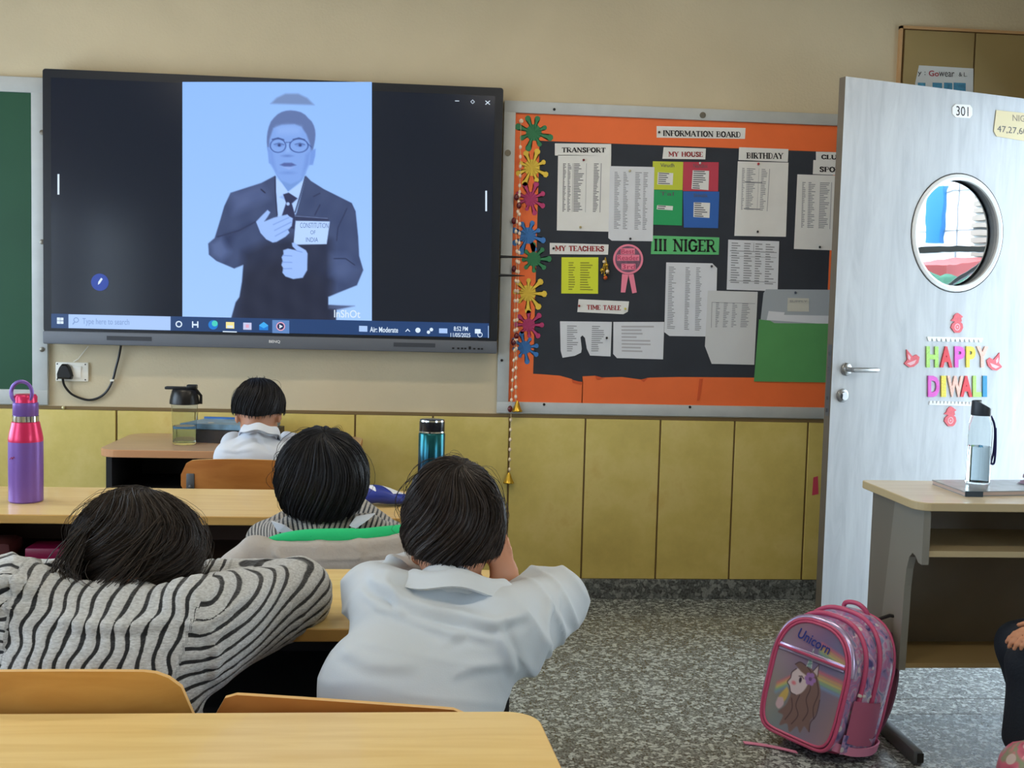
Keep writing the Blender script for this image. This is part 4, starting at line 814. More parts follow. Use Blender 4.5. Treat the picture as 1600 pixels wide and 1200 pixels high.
# happy diwali stickers
DC = {'g': (176, 226, 110), 'r': (220, 44, 60), 'm': (222, 86, 200), 'y': (232, 214, 70), 'p': (236, 190, 176), 'b': (20, 140, 190)}
DM = {k: mat('glitter_'+k, v, .5, var=(.18 if k in 'gyp' else .03), vscale=260) for k, v in DC.items()}
cname = {'g': 'lime glitter', 'r': 'red', 'm': 'magenta', 'y': 'yellow glitter', 'p': 'peach glitter', 'b': 'blue'}
def sticker(ch, x0, y0, x1, y1, k, lab):
    vs, fs = text_mesh(ch, .045); 
    o = letters('letter_sticker', ch, dq(x0, y0, x1, y1, .0005, .02), DM[k], None, bold=.045, lift=DN*.0012, solid=.004)
    tag(o, lab, 'sticker', 'letter stickers on the door')
for ch, x0, x1, k, lab in (('H', 1446.5, 1465, 'g', 'lime glitter letter H, first of HAPPY'), ('A', 1468, 1487, 'r', 'red letter A in HAPPY'), ('P', 1490.5, 1506.5, 'm', 'magenta letter P in HAPPY'), ('P', 1508.5, 1523, 'y', 'yellow glitter letter P in HAPPY'), ('Y', 1524.5, 1543, 'p', 'peach glitter letter Y ending HAPPY')):
    sticker(ch, x0, 541, x1, 574, k, lab)
for ch, x0, x1, k, lab in (('D', 1449, 1467, 'm', 'magenta letter D starting DIWALI'), ('I', 1469.5, 1477, 'y', 'yellow glitter letter I in DIWALI'), ('W', 1479, 1504, 'p', 'peach glitter letter W in DIWALI'), ('A', 1499.5, 1518, 'r', 'red letter A in DIWALI'), ('L', 1519, 1532, 'g', 'lime glitter letter L in DIWALI'), ('I', 1534.5, 1541, 'b', 'blue letter I ending DIWALI')):
    sticker(ch, x0, 587 if ch != 'I' or k != 'y' else 587, x1, 620, k, lab)
M_coral = mat('coral_glitter', (226, 92, 104), .5, var=.12, vscale=120); M_pal = mat('pale_pink', (240, 190, 200), .6)
def kalash(cx, cy, lab):
    b = MB(); s = 1.0
    P_ = [(-2, -16), (1, -17), (4, -15), (9, -11), (6, -9), (7, -4), (5, -3), (8, 0), (9, 6), (6, 12), (3, 14), (-4, 14), (-7, 10), (-10, 6), (-8, 0), (-4, -3), (-6, -4), (-10, -5), (-6, -9), (-5, -13)]
    b.prism([WD(cx+x*s, cy+y*s, .0045) for x, y in P_], -DN*.004); o = tag(b.build('pot_sticker', M_coral, None, smooth=False), lab, 'sticker', 'coral festival stickers on the door')
    for r_, m_ in ((5.2, M_pal), (3.6, M_coral), (1.5, M_pal)):
        c = WD(cx, cy+5, .0048+(6-r_)*.0001); k = r_/FPX*np.linalg.norm(c-np.array([0, 0, CH]))
        one('swirl', m_, o, fn=lambda b: b.add([c]+[c+(DT*math.cos(a)+np.array((0, 0, 1))*math.sin(a))*k for a in np.linspace(0, 2*PI, 17)[:-1]], [(0, i+1, (i+1) % 16+1) for i in range(16)]), smooth=False)
kalash(1496, 506, 'coral pot sticker above HAPPY'); kalash(1485.5, 652, 'coral pot sticker below DIWALI')
def diya(cx, cy, f, lab):
    b = MB(); P_ = [(-7, -14), (-3, -9), (2, -3), (8, -6), (13, -2), (11, 7), (4, 13), (-3, 14), (-9, 10), (-11, 8), (-6, 2), (-7, -6)]
    b.prism([WD(cx+x*f, cy+y, .0045) for x, y in P_], -DN*.004); o = tag(b.build('lamp_sticker', M_coral, None, smooth=False), lab, 'sticker', 'coral festival stickers on the door')
    b = MB(); b.prism([WD(cx+x*f, cy+y, .0052) for x, y in ((-5, -7), (-1, -2), (-2, 3), (-5, 0))], -DN*.0005); b.prism([WD(cx+x*f, cy+y, .0052) for x, y in ((-7, 8), (8, 2), (5, 8), (-1, 11))], -DN*.0005); b.build('pattern', M_pal, o, smooth=False)
diya(1424, 560, 1, 'coral oil lamp sticker left of HAPPY'); diya(1555, 565, -1, 'coral oil lamp sticker right of HAPPY')
M_lace = mat('white_lace', (244, 246, 248), .6)
def lace(x0, x1, y, up, lab):
    b = MB(); n = 12; dy = -1 if up else 1
    b.prism([WD(x0, y, .004), WD(x1, y+2, .004), WD(x1, y+4.5, .004), WD(x0, y+2.5, .004)], -DN*.0035)
    for k in range(n):
        xx = x0+(x1-x0)*(k+.5)/n; w_ = (x1-x0)/n*.42; yy = y+1+(k/n)*2+(0 if up else 1.5)
        b.prism([WD(xx-w_, yy, .004), WD(xx+w_, yy, .004), WD(xx+w_*.6, yy+dy*4.6, .004), WD(xx-w_*.6, yy+dy*4.6, .004)], -DN*.0035)
    tag(b.build('lace_strip', M_lace, None, smooth=False), lab, 'sticker', 'lace strips on the door')
lace(1449, 1536, 526, False, 'white lace strip above HAPPY'); lace(1452, 1520, 630, True, 'white lace strip below DIWALI')

# ------------------------------------------------------------------ desks
def desk(x0, x1, yf, yb, h, label, mt, me_, ms, mb, top=.025, rad=(.05, .05, .012, .012), inset=.03, shelf=.17, back=.5, taper=0, group=None, style=0):
    t = thing('school_desk', label, 'desk', ((x0+x1)/2, (yf+yb)/2, 0), group=group)
    pr = rrect(x0, x1, yf, yb, list(rad), 8); pr = [(x-(taper*(y-yf)/(yb-yf) if x > (x0+x1)/2 else 0), y) for x, y in pr]
    def tp(b):
        n = len(pr); z0, z1 = h-top, h
        def rg(s_, z): return [(x, y, z) for x, y in rrect(x0+s_, x1-s_, yf+s_, yb-s_, [max(.004, r_-s_) for r_ in rad], 8)] if not taper else [((x-(x0+x1)/2)*(1-s_*1.4)+(x0+x1)/2, (y-(yf+yb)/2)*(1-s_*4)+(yf+yb)/2, z) for x, y in pr]
        R_ = [rg(.002, z0), rg(0, z0+.002), rg(0, z1-.002)]; b.mi = 1; b.loft(R_, cap=False); b.add(rg(.002, z0)[::-1], [tuple(range(n))])
        b.loft([R_[2], rg(.002, z1)], cap=False); b.mi = 0; b.add(rg(.002, z1), [tuple(range(n))])
    one('tabletop', [mt, me_], t, fn=tp, smooth=False)
    xa, xb = x0+inset, x1-inset
    for xs in (xa, xb-.022):
        if style == 0:
            one('side_panel', ms, t, fn=lambda b: b.prism([(xs, yf+.03, h-top), (xs, yf+.03, h-.26), (xs, yf+.10, h-.32), (xs, yf+.12, .06), (xs, yb-.03, .06), (xs, yb-.03, h-top)], (.022, 0, 0)), smooth=False)
        else:
            cv_ = [(yf+.075+.075*(1-math.cos(a)), h-.275-.085*math.sin(a)) for a in np.linspace(0, PI/2, 7)]
            one('side_panel', ms, t, fn=lambda b: b.prism([(xs, yf+.022, h-top), (xs, yf+.022, h-.19), (xs, yf+.045, h-.188), (xs, yf+.065, h-.172), (xs, yf+.085, h-.168), (xs, yf+.105, h-.185), (xs, yf+.12, h-.225), (xs, yf+.128, h-.28), (xs, yf+.14, .245), (xs, yf+.30, .245), (xs, yf+.225, h-top)], (.022, 0, 0)), smooth=False)
            one('rear_post', mat('post_grey', (120, 116, 108), .6), t, fn=lambda b: b.prism([(xs+.004, yf+.235, h-top), (xs+.004, yf+.31, .045), (xs+.004, yb-.02, .045), (xs+.004, yb-.025, h-top)], (.03, 0, 0)), smooth=False)
        one('foot_bar', M_greymetal, t, fn=lambda b: (b.box((xs-.004, yf+.0, .0), (xs+.028, yb-.02, .045), .008), b.mi == 0))
    one('back_panel', mb, t, fn=lambda b: b.box((xa+.02, yb-.06, h-back if style == 0 else .25), (xb-.02, yb-.045, h-top)), smooth=False)
    one('shelf', me_ if style else mb, t, fn=lambda b: b.box((xa+.02, yf+(.06 if style == 0 else .03), h-shelf-.018), (xb-.02, yb-.05, h-shelf)), smooth=False)
    if style: one('bottom_board', mat('tan_board', (176, 152, 106), .6), t, fn=lambda b: b.box((xa+.02, yf+.145, .25), (xb-.02, yb-.05, .265)), smooth=False)
    return t
H = .74
dk0 = desk(-1.25, -.24, 4.43, 4.99, H, 'pinkish beige desk against the tiled wall below the display', M_beige, M_beigeedge, M_blackb, M_blackb, top=.03, rad=(.08, .08, .08, .08), back=.6)
dk1 = desk(-1.40, .215, 3.10, 3.555, H, 'long maple topped desk carrying the purple bottle and the teal flask', M_maple, M_edge, M_brown, M_brown, back=.40, shelf=.15)
dk2 = desk(-1.40, .215, 2.035, 2.50, H, 'long maple topped desk the two leaning children rest their arms on', M_maple, M_edge, M_blackb, M_blackb, back=.45)
dk3 = desk(-1.30, .215, 1.16, 1.615, H, 'empty maple topped desk nearest the camera', M_maple, M_edge, M_brown, M_brown, rad=(.045, .045, .02, .02), taper=.03)
H4 = .795
dk4 = desk(1.474, 2.60, 3.13, 3.56, H4, 'ash topped desk with open shelf and grey sides in front of the door', M_ashtop, M_ashedge, M_greyb, M_greyd, rad=(.02, .02, .05, .05), style=1, back=.54, inset=.030, shelf=.15)
for t_ in (dk4,):
    q = dk4
one('tube_end', M_dark, dk4, fn=lambda b: b.box((1.512, 3.1285, .008), (1.532, 3.1298, .037), 0), smooth=False)
# pink things in the compartment of the second row desk
tag(one('pencil_box', mat('magenta_box', (150, 16, 70), .4), fn=lambda b: b.box((-1.10, 3.20, H-.15), (-.90, 3.30, H-.115), .006)), 'flat magenta pencil box in the dark desk compartment', 'pencil box')
tag(one('brown_pouch', mat('brown_pouch', (96, 44, 44), .7), fn=lambda b: b.box((-1.33, 3.18, H-.15), (-1.13, 3.30, H-.095), .02)), 'brown pouch in the desk compartment beside the magenta box', 'pouch')

# ------------------------------------------------------------------ chairs
def chair(xc, yb_, w_, ztop, label, m, zlow=.56, tilt=0.0, bow=.03, rc=.05, facing=1):
    """backrest at y=yb_, seat reaching towards +Y"""
    t = thing('school_chair', label, 'chair', (xc, yb_+.18*facing, 0), group=None)
    n = 12; pr = rrect(-w_/2, w_/2, zlow, ztop, [rc, rc, .03, .03], 7)
    def P_(x, z, d): return (xc+x, yb_+facing*(bow*(1-(2*x/w_)**2)*-1+.0+d+(ztop-z)*.06), z+tilt*x)
    def br(b):
        nx, nz = 22, 12; X_ = np.linspace(-w_/2, w_/2, nx+1)
        def zt(x):
            e = max(0, abs(x)-(w_/2-rc)); return ztop-(rc-math.sqrt(max(0, rc*rc-e*e)))-.012*(2*x/w_)**2
        def zb(x):
            e = max(0, abs(x)-(w_/2-.03)); return zlow+(.03-math.sqrt(max(0, .0009-e*e)))
        for d in (0, .011):
            g = [P_(x, zb(x)+(zt(x)-zb(x))*k/nz, d) for x in X_ for k in range(nz+1)]
            b.add(g, [(i*(nz+1)+k, (i+1)*(nz+1)+k, (i+1)*(nz+1)+k+1, i*(nz+1)+k+1) for i in range(nx) for k in range(nz)])
        b.mi = 1
        for fz in (zt, zb):
            g = [P_(x, fz(x), d) for x in X_ for d in (0, .011)]; b.add(g, [(2*i, 2*i+1, 2*i+3, 2*i+2) for i in range(nx)])
        for x in (X_[0], X_[-1]):
            b.add([P_(x, zb(x), 0), P_(x, zt(x), 0), P_(x, zt(x), .011), P_(x, zb(x), .011)], [(0, 1, 2, 3)])
    one('backrest', [m, M_plyedge], t, fn=br)
    one('seat', [m], t, fn=lambda b: b.prism([(xc+x, yb_+facing*(.02+y), .41) for x, y in rrect(-.17, .17, 0, .33, .05, 5)], (0, 0, .013)), smooth=False)
    for s in (-1, 1):
        xl = xc+s*(w_/2-.035)
        one('bracket', M_greymetal, t, fn=lambda b: (b.box((xl-.014, yb_-.012, zlow-.02), (xl+.014, yb_+.02, zlow+.075), .003), b.ball((xl, yb_-.013, zlow+.03), .006, 8, 5)))
        one('leg', M_greymetal, t, fn=lambda b: b.tube([(xl, yb_+facing*.0, zlow+.04), (xl, yb_+facing*.02, .40), (xl, yb_-facing*.03, .012)], .011, 10))
        one('leg', M_greymetal, t, fn=lambda b: b.tube([(xl, yb_+facing*.02, .40), (xl, yb_+facing*.32, .40), (xl, yb_+facing*.34, .38), (xl, yb_+facing*.36, .012)], .011, 10))
    return t
chair(-.60, 3.90, .43, .790, 'orange plywood chair with a metal bracket behind the boy by the wall', M_ply, zlow=.66)
chair(-.52, 1.665, .385, .795, 'golden plywood chair behind the child in the striped sweater', M_plyl, zlow=.58, rc=.07)
chair(-.10, 1.672, .40, .745, 'orange plywood chair with a sloping top edge behind the boy in the pale shirt', M_ply, zlow=.54, tilt=-.075, rc=.04)
chair(-.21, 2.625, .40, .70, 'school chair hidden under the grey hooded jacket', M_ply, zlow=.56)

# ------------------------------------------------------------------ bottles and desk things
def prof(P_, c, n=32):
    return lambda b: b.lathe(P_, c, n)
M_purple = mat('purple_steel', (126, 92, 178), .32, metal=.25); M_hot = mat('hot_pink_steel', (222, 48, 100), .28, metal=.3); M_chrome = mat('chrome', (215, 215, 210), .12, metal=1)
bp_ = WZ(35, 786, H); bx, by = bp_[0], bp_[1]+.03
t = thing('drinks_bottle', 'purple and hot pink metal bottle with a ring handle on the long desk', 'bottle', (bx, by, H))
k = .0265
one('body', M_purple, t, fn=prof([(.001, H), (.044, H), (.0475, H+.004), (.0478, H+.14), (.0475, H+.176)], (bx, by, 0)))
one('shoulder', M_hot, t, fn=prof([(.0475, H+.176), (.0478, H+.184), (.045, H+.20), (.040, H+.222), (.038, H+.232), (.034, H+.234)], (bx, by, 0)))
one('neck_ring', M_chrome, t, fn=prof([(.033, H+.232), (.036, H+.234), (.036, H+.250), (.033, H+.252)], (bx, by, 0)))
one('collar', M_purple, t, fn=prof([(.033, H+.250), (.035, H+.253), (.035, H+.287), (.033, H+.289)], (bx, by, 0)))
one('lid', M_hot, t, fn=prof([(.032, H+.287), (.032, H+.305), (.028, H+.312), (.001, H+.312)], (bx, by, 0)))
one('ring_handle', M_purple, t, fn=lambda b: b.tube([(bx-.004+.029*math.cos(a), by-.02, H+.318+.032*math.sin(a)) for a in np.linspace(-PI/2, 3*PI/2, 30)], .0055, 8))
one('brand_mark', mat('mark_red', (170, 40, 90), .5), t, fn=lambda b: [b.tube([(bx-.030+dx, by-.0455+abs(dx-.010)*.2, H+.128+dz) for dx, dz in L], .0012, 5) for L in ([(0, 0), (.005, .006), (.010, .002)], [(.006, .001), (.011, .008), (.018, 0)])])
# teal flask
fp = WZ(668, 772, H); fx, fy = .045, 3.45
t = thing('flask', 'teal to navy metallic flask standing at the desk end', 'flask', (fx, fy, H))
mt_ = mat('teal_gradient_metal', (20, 90, 110), .22, metal=.75); nt = mt_.node_tree; pb = nt.nodes['Principled BSDF']
tc = nn(nt, 'ShaderNodeTexCoord'); sx = nn(nt, 'ShaderNodeSeparateXYZ'); mr = nn(nt, 'ShaderNodeMapRange'); mr.inputs[1].default_value = 0; mr.inputs[2].default_value = .2
r = ramp(nt, [(0, (16, 26, 56)), (.45, (16, 48, 82)), (.8, (24, 88, 98)), (1, (34, 104, 108))])
nt.links.new(tc.outputs['Object'], sx.inputs[0]); nt.links.new(sx.outputs[2], mr.inputs[0]); nt.links.new(mr.outputs[0], r.inputs[0]); nt.links.new(r.outputs[0], pb.inputs['Base Color'])
ft = WY(668, 655, fy)[2]; FR = .0415
one('body', mt_, t, fn=prof([(.001, H), (FR-.003, H), (FR, H+.004), (FR, ft-.045), (FR-.002, ft-.042)], (fx, fy, 0)))
one('rim', M_chrome, t, fn=prof([(FR-.003, ft-.042), (FR-.001, ft-.040), (FR-.001, ft-.036), (FR-.003, ft-.035)], (fx, fy, 0)))
one('lid', mat('lid_black', (16, 18, 28), .25), t, fn=prof([(FR-.003, ft-.036), (FR-.002, ft-.034), (FR-.002, ft-.006)], (fx, fy, 0)))
one('lid_cap', M_chrome, t, fn=prof([(FR-.002, ft-.007), (FR-.003, ft-.001), (FR-.007, ft), (.001, ft-.001)], (fx, fy, 0)))
# clear shaker bottle
M_clear = mat('clear_plastic', (240, 244, 244), .03, trans=1, ior=1.06, spec=.5); M_water = mat('water', (225, 235, 238), .02, trans=1, ior=1.16)
cx_, cy_ = -.955, 4.64
t = thing('shaker_bottle', 'clear shaker bottle with a black flip lid, part filled with water', 'bottle', (cx_, cy_, H))
zt_ = WY(280, 604, cy_)[2]; zl = WY(280, 629, cy_)[2]
one('body', M_clear, t, fn=prof([(.001, H+.001), (.044, H+.001), (.048, H+.006), (.049, H+.08), (.053, zl-.004), (.054, zl), (.052, zl), (.051, zl-.006), (.047, H+.08), (.046, H+.01), (.001, H+.008)], (cx_, cy_, 0)))
one('water', M_water, t, fn=prof([(.001, H+.0085), (.0455, H+.0105), (.0465, H+.076), (.001, H+.076)], (cx_, cy_, 0)))
def lidf(b):
    b.lathe([(.054, zl-.006), (.060, zl-.004), (.060, zl+.006), (.056, zl+.028), (.050, zl+.050), (.044, zl+.056), (.001, zl+.058)], (cx_, cy_, 0), 28)
    b.box((cx_-.078, cy_-.015, zl+.054), (cx_+.045, cy_+.015, zl+.066), .004); b.tube([(cx_+.030, cy_, zl+.07), (cx_+.05, cy_, zl+.05), (cx_+.066, cy_, zl+.03), (cx_+.066, cy_, zl-.004)], .006, 8); b.box((cx_+.01, cy_-.018, zl+.056), (cx_+.05, cy_+.018, zl+.075), .004)
one('lid', M_black, t, fn=lidf)
# books beside it
bk = thing('picture_book', 'blue covered picture book lying on a dark folder beside the shaker bottle', 'book', (-.80, 4.74, H+.05))
one('cover', mat('book_blue', (120, 160, 190), .35, var=.35, vscale=18), bk, fn=lambda b: b.prism([(-.99, 4.72, H+.055), (-.62, 4.66, H+.055), (-.60, 4.90, H+.055), (-.92, 4.93, H+.055)], (0, 0, .022)), smooth=False)
one('spine', mat('spine_blue', (70, 120, 190), .4), bk, fn=lambda b: b.prism([(-.93, 4.925, H+.056), (-.60, 4.90, H+.056), (-.60, 4.915, H+.056), (-.93, 4.94, H+.056)], (0, 0, .028)), smooth=False)
one('cover_sticker', mat('sticker_white', (235, 225, 200), .5), bk, fn=lambda b: b.lathe([(.001, H+.0775), (.014, H+.0776), (.001, H+.0778)], (-.87, 4.76, 0), 16))
tag(one('document_folder', mat('folder_dark', (52, 44, 38), .5, var=.3, vscale=30), fn=lambda b: b.prism([(-.93, 4.70, H), (-.62, 4.63, H), (-.58, 4.90, H), (-.90, 4.93, H)], (0, 0, .053)), smooth=False), 'thick dark folder under the blue picture book', 'folder')
# pencil pouch
def pouch(b):
    rings = []
    for i in range(15):
        s = i/14; e = math.sin(PI*min(1, max(0, .04+.92*s)))**.4; xx = -.205+.21*s
        rings.append([(xx+.006*math.sin(3*a), 3.30+.05*e*math.cos(a)+.02*s, H+.003+.028*e*(1+math.sin(a))*(.8+.25*math.sin(s*5))) for a in np.linspace(0, 2*PI, 19)[:-1]])
    b.loft(rings)
po = thing('pencil_pouch', 'blue pencil pouch with white and red print lying on the long desk', 'pencil case', (-.1, 3.3, H))
mp_ = mat('pouch_blue', (36, 58, 150), .45); nt = mp_.node_tree; pb = nt.nodes['Principled BSDF']; v = nn(nt, 'ShaderNodeTexVoronoi'); v.inputs['Scale'].default_value = 17; tc = nn(nt, 'ShaderNodeTexCoord'); nt.links.new(tc.outputs['Object'], v.inputs[0]); sp = nn(nt, 'ShaderNodeSeparateColor'); nt.links.new(v.outputs['Color'], sp.inputs[0])
r = ramp(nt, [(0, (34, 54, 146)), (.5, (36, 60, 150)), (.52, (228, 232, 240)), (.82, (222, 228, 240)), (.84, (210, 50, 44)), (1, (210, 60, 50))]); r.color_ramp.interpolation = 'CONSTANT'; nt.links.new(sp.outputs[0], r.inputs[0]); nt.links.new(r.outputs[0], pb.inputs['Base Color'])
one('pouch_body', mp_, po, fn=pouch)
one('yellow_tab', mat('yellow_tab', (236, 214, 60), .5), po, fn=lambda b: b.tube([(-.20, 3.345, H+.04), (-.16, 3.35, H+.046), (-.12, 3.352, H+.044)], .004, 6))
one('zip_end', mat('pale_blue_cloth', (160, 180, 214), .7), po, fn=lambda b: b.ball((.0, 3.32, H+.018), (.02, .04, .017), 12, 8))
# things on the right desk
nbk = thing('notebook_binder', 'silver binder with a dark spine under the water bottle', 'binder', (1.80, 3.35, H4))
p1_, p2_, p3_ = WZ(1457, 757, H4), WZ(1508, 776, H4), WZ(1640, 772, H4)
P4 = [p1_, p2_, p3_+np.array((.12, .0, 0)), p3_+np.array((.15, .2, 0))]
one('page_block', mat('page_edges', (200, 184, 180), .7), nbk, fn=lambda b: b.prism([p+np.array((.0, 0, .003)) for p in P4], (0, 0, .010)), smooth=False)
one('cover', mat('silver_cover', (150, 158, 165), .22, spec=.7, var=.12, vscale=20), nbk, fn=lambda b: (b.prism([p+np.array((-.003, -.002, .013)) for p in P4], (0, 0, .003)), b.prism(P4, (0, 0, .003))), smooth=False)
one('spine', mat('spine_navy', (40, 56, 70), .4), nbk, fn=lambda b: b.prism([p2_+np.array((0, -.003, 0)), p2_+np.array((.055, -.004, 0)), p2_+np.array((.055, .002, 0)), p2_+np.array((0, .002, 0))], (0, 0, .017)), smooth=False)
wbp = WZ(1527, 755, H4+.016); wx, wy = wbp[0], wbp[1]
sc_ = np.linalg.norm(wbp-np.array([0, 0, CH]))/FPX; HB = H4+.0165
zz = lambda y: WY(1530, y, wy)[2]
t = thing('water_bottle', 'clear water bottle with a dark cap and blue wrist strap on the right desk', 'bottle', (wx, wy, HB))
Rb = .0375
one('body', M_clear, t, fn=prof([(.001, HB), (Rb-.002, HB), (Rb, HB+.004), (Rb, zz(680)), (Rb-.002, zz(662)), (Rb-.008, zz(650)), (Rb-.010, zz(648)), (Rb-.012, zz(650)), (Rb-.0035, zz(664)), (Rb-.002, zz(682)), (Rb-.002, HB+.006), (.001, HB+.005)], (wx, wy, 0)))
one('water', M_water, t, fn=prof([(.001, HB+.006), (Rb-.0025, HB+.0065), (Rb-.0025, zz(697)), (.001, zz(697))], (wx, wy, 0)))
one('cap', mat('cap_charcoal', (44, 54, 66), .4), t, fn=lambda b: b.loft([[(wx+r_*math.cos(a), wy+r_*math.sin(a), z-(sl*.014*(1+math.cos(a)) if sl else 0)) for a in np.linspace(0, 2*PI, 29)[:-1]] for r_, z, sl in ((.001, zz(649), 0), (Rb-.007, zz(649), 0), (Rb-.0065, zz(647), 0), (Rb-.0065, zz(638), 0), (Rb-.0075, zz(626), 1), (Rb-.012, zz(625), 1), (.001, zz(625), 1))]))
one('wrist_strap', mat('strap_navy', (38, 42, 110), .7), t, fn=lambda b: (b.tube(smoothpath([(wx+Rb-.006, wy, zz(648)), (wx+Rb+.006, wy-.004, zz(662)), (wx+Rb+.010, wy-.005, zz(680)), (wx+Rb+.008, wy-.006, zz(705)), (wx+Rb+.002, wy-.006, zz(722)), (wx+Rb+.012, wy-.006, zz(722)), (wx+Rb+.014, wy-.006, zz(700)), (wx+Rb+.011, wy-.005, zz(668))]), .0035, 8)))
def cloth(b):
    n = 18; rings = []
    for i in range(11):
        s = i/10; rr = (1-s**2)**.5 if s < 1 else .02
        rings.append([(2.045+.095*max(rr, .05)*math.cos(a)*(1+.22*math.sin(3*a+i)), 3.40+.07*max(rr, .05)*math.sin(a)*(1+.15*math.cos(4*a)), H4+.018+.050*s*(1+.35*math.sin(2*a+.8)*s)) for a in np.linspace(0, 2*PI, n+1)[:-1]])
    b.loft(rings)
tag(one('crumpled_cloth', mat('lilac_cloth', (176, 160, 190), .8, bump=.3, bscale=12), fn=cloth), 'crumpled lilac cloth lying beside the water bottle', 'cloth')

# ------------------------------------------------------------------ figures: distance fields turned into one smooth surface
class SDF:
    def __init__(s, lo, hi, h):
        s.lo = np.array(lo, float); s.h = h; s.n = np.ceil((np.array(hi)-s.lo)/h).astype(int)+1
        s.d = np.full(tuple(s.n), .25, np.float32); s.id = np.zeros(tuple(s.n), np.int8)
    def sub(s, lo, hi, m=.05):
        a = np.clip(np.floor((np.array(lo)-m-s.lo)/s.h).astype(int), 0, s.n-1); b = np.clip(np.ceil((np.array(hi)+m-s.lo)/s.h).astype(int)+1, 1, s.n)
        sl = tuple(slice(int(x), int(y)) for x, y in zip(a, b))
        g = np.meshgrid(*[s.lo[i]+s.h*np.arange(a[i], b[i]) for i in range(3)], indexing='ij'); return sl, np.stack(g, -1)
    def put(s, sl, d, k, idn, cut=False):
        o = s.d[sl]
        if cut: s.d[sl] = np.maximum(o, -d); return
        if idn: s.id[sl] = np.where(d < o, idn, s.id[sl])
        if k > 0:
            hh = np.clip(.5+.5*(o-d)/k, 0, 1); s.d[sl] = o*(1-hh)+d*hh-k*hh*(1-hh)
        else: s.d[sl] = np.minimum(o, d)
    def cap(s, a, b, ra, rb, k=.02, idn=0, cut=False):
        a = np.array(a, float); b = np.array(b, float); r = max(ra, rb); sl, P = s.sub(np.minimum(a, b)-r, np.maximum(a, b)+r)
        if P.size == 0: return
        ab = b-a; t = np.clip(((P-a)@ab)/max(ab@ab, 1e-9), 0, 1); d = np.linalg.norm(P-a-t[..., None]*ab, axis=-1)-(ra+(rb-ra)*t); s.put(sl, d.astype(np.float32), k, idn, cut)
    def ell(s, c, r, Rm=None, k=.02, idn=0, cut=False):
        c = np.array(c, float); r = np.array(r, float); R_ = np.eye(3) if Rm is None else np.array(Rm); m = r.max(); sl, P = s.sub(c-m, c+m)
        if P.size == 0: return
        q = (P-c)@R_; k0 = np.linalg.norm(q/r, axis=-1); k1 = np.linalg.norm(q/(r*r), axis=-1); d = np.where(k1 > 1e-6, k0*(k0-1)/np.maximum(k1, 1e-6), -r.min()); s.put(sl, d.astype(np.float32), k, idn, cut)
    def surf(s):
        d = s.d; d[0] = d[-1] = .25; d[:, 0] = d[:, -1] = .25; d[:, :, 0] = d[:, :, -1] = .25
        S = d < 0; nx, ny, nz = d.shape; cs = np.zeros((nx-1, ny-1, nz-1), np.int8)
        for i in (0, 1):
            for j in (0, 1):
                for k in (0, 1): cs += S[i:nx-1+i, j:ny-1+j, k:nz-1+k]
        act = (cs > 0) & (cs < 8); I = np.argwhere(act); idx = np.full(act.shape, -1, np.int32); idx[act] = np.arange(len(I))
        acc = np.zeros((len(I), 3)); cnt = np.zeros(len(I)); off = [(0, 0, 0), (1, 0, 0), (0, 1, 0), (0, 0, 1), (1, 1, 0), (1, 0, 1), (0, 1, 1), (1, 1, 1)]
        for p in off:
            for q in off:
                if sum(q)-sum(p) == 1 and all(q[i] >= p[i] for i in range(3)):
                    dp = d[I[:, 0]+p[0], I[:, 1]+p[1], I[:, 2]+p[2]]; dq_ = d[I[:, 0]+q[0], I[:, 1]+q[1], I[:, 2]+q[2]]
                    m = (dp < 0) != (dq_ < 0); t = np.where(m, dp/np.where(m, dp-dq_, 1), 0)
                    acc += np.where(m[:, None], np.array(p)+(np.array(q)-np.array(p))*t[:, None], 0); cnt += m
        V = s.lo+s.h*(I+acc/cnt[:, None]); F_ = []
        for ax in range(3):
            a1, a2 = (ax+1) % 3, (ax+2) % 3; sA = [slice(None)]*3; sB = [slice(None)]*3; sA[ax] = slice(0, -1); sB[ax] = slice(1, None)
            A_ = S[tuple(sA)]; B_ = S[tuple(sB)]; E_ = np.argwhere(A_ != B_); E_ = E_[(E_[:, a1] > 0) & (E_[:, a2] > 0) & (E_[:, a1] < S.shape[a1]-1) & (E_[:, a2] < S.shape[a2]-1)]
            e1 = np.zeros(3, int); e1[a1] = 1; e2 = np.zeros(3, int); e2[a2] = 1
            g = lambda Q: idx[Q[:, 0], Q[:, 1], Q[:, 2]]
            q = np.stack([g(E_-e1-e2), g(E_-e2), g(E_), g(E_-e1)], -1); fl = ~A_[tuple(E_.T)]; q[fl] = q[fl][:, ::-1]; F_.append(q)
        F_ = np.concatenate(F_); F_ = F_[(F_ >= 0).all(1)]; ids = s.id[I[:, 0], I[:, 1], I[:, 2]]
        return V, F_, ids
def relax(V, F_, it=2, lam=.5):
    e = np.concatenate([F_[:, [0, 1]], F_[:, [1, 2]], F_[:, [2, 3]], F_[:, [3, 0]]]); e = np.concatenate([e, e[:, ::-1]]); n = len(V)
    c = np.bincount(e[:, 0], minlength=n).astype(float); c[c == 0] = 1
    for _ in range(it):
        a = np.stack([np.bincount(e[:, 0], weights=V[e[:, 1], i], minlength=n) for i in range(3)], -1)/c[:, None]; V = V*(1-lam)+a*lam
    return V
def normals(V, F_):
    n_ = np.cross(V[F_[:, 2]]-V[F_[:, 0]], V[F_[:, 3]]-V[F_[:, 1]]); N = np.zeros_like(V)
    for i in range(4):
        for k in range(3): N[:, k] += np.bincount(F_[:, i], weights=n_[:, k], minlength=len(V))
    return N/np.maximum(np.linalg.norm(N, axis=1), 1e-9)[:, None]
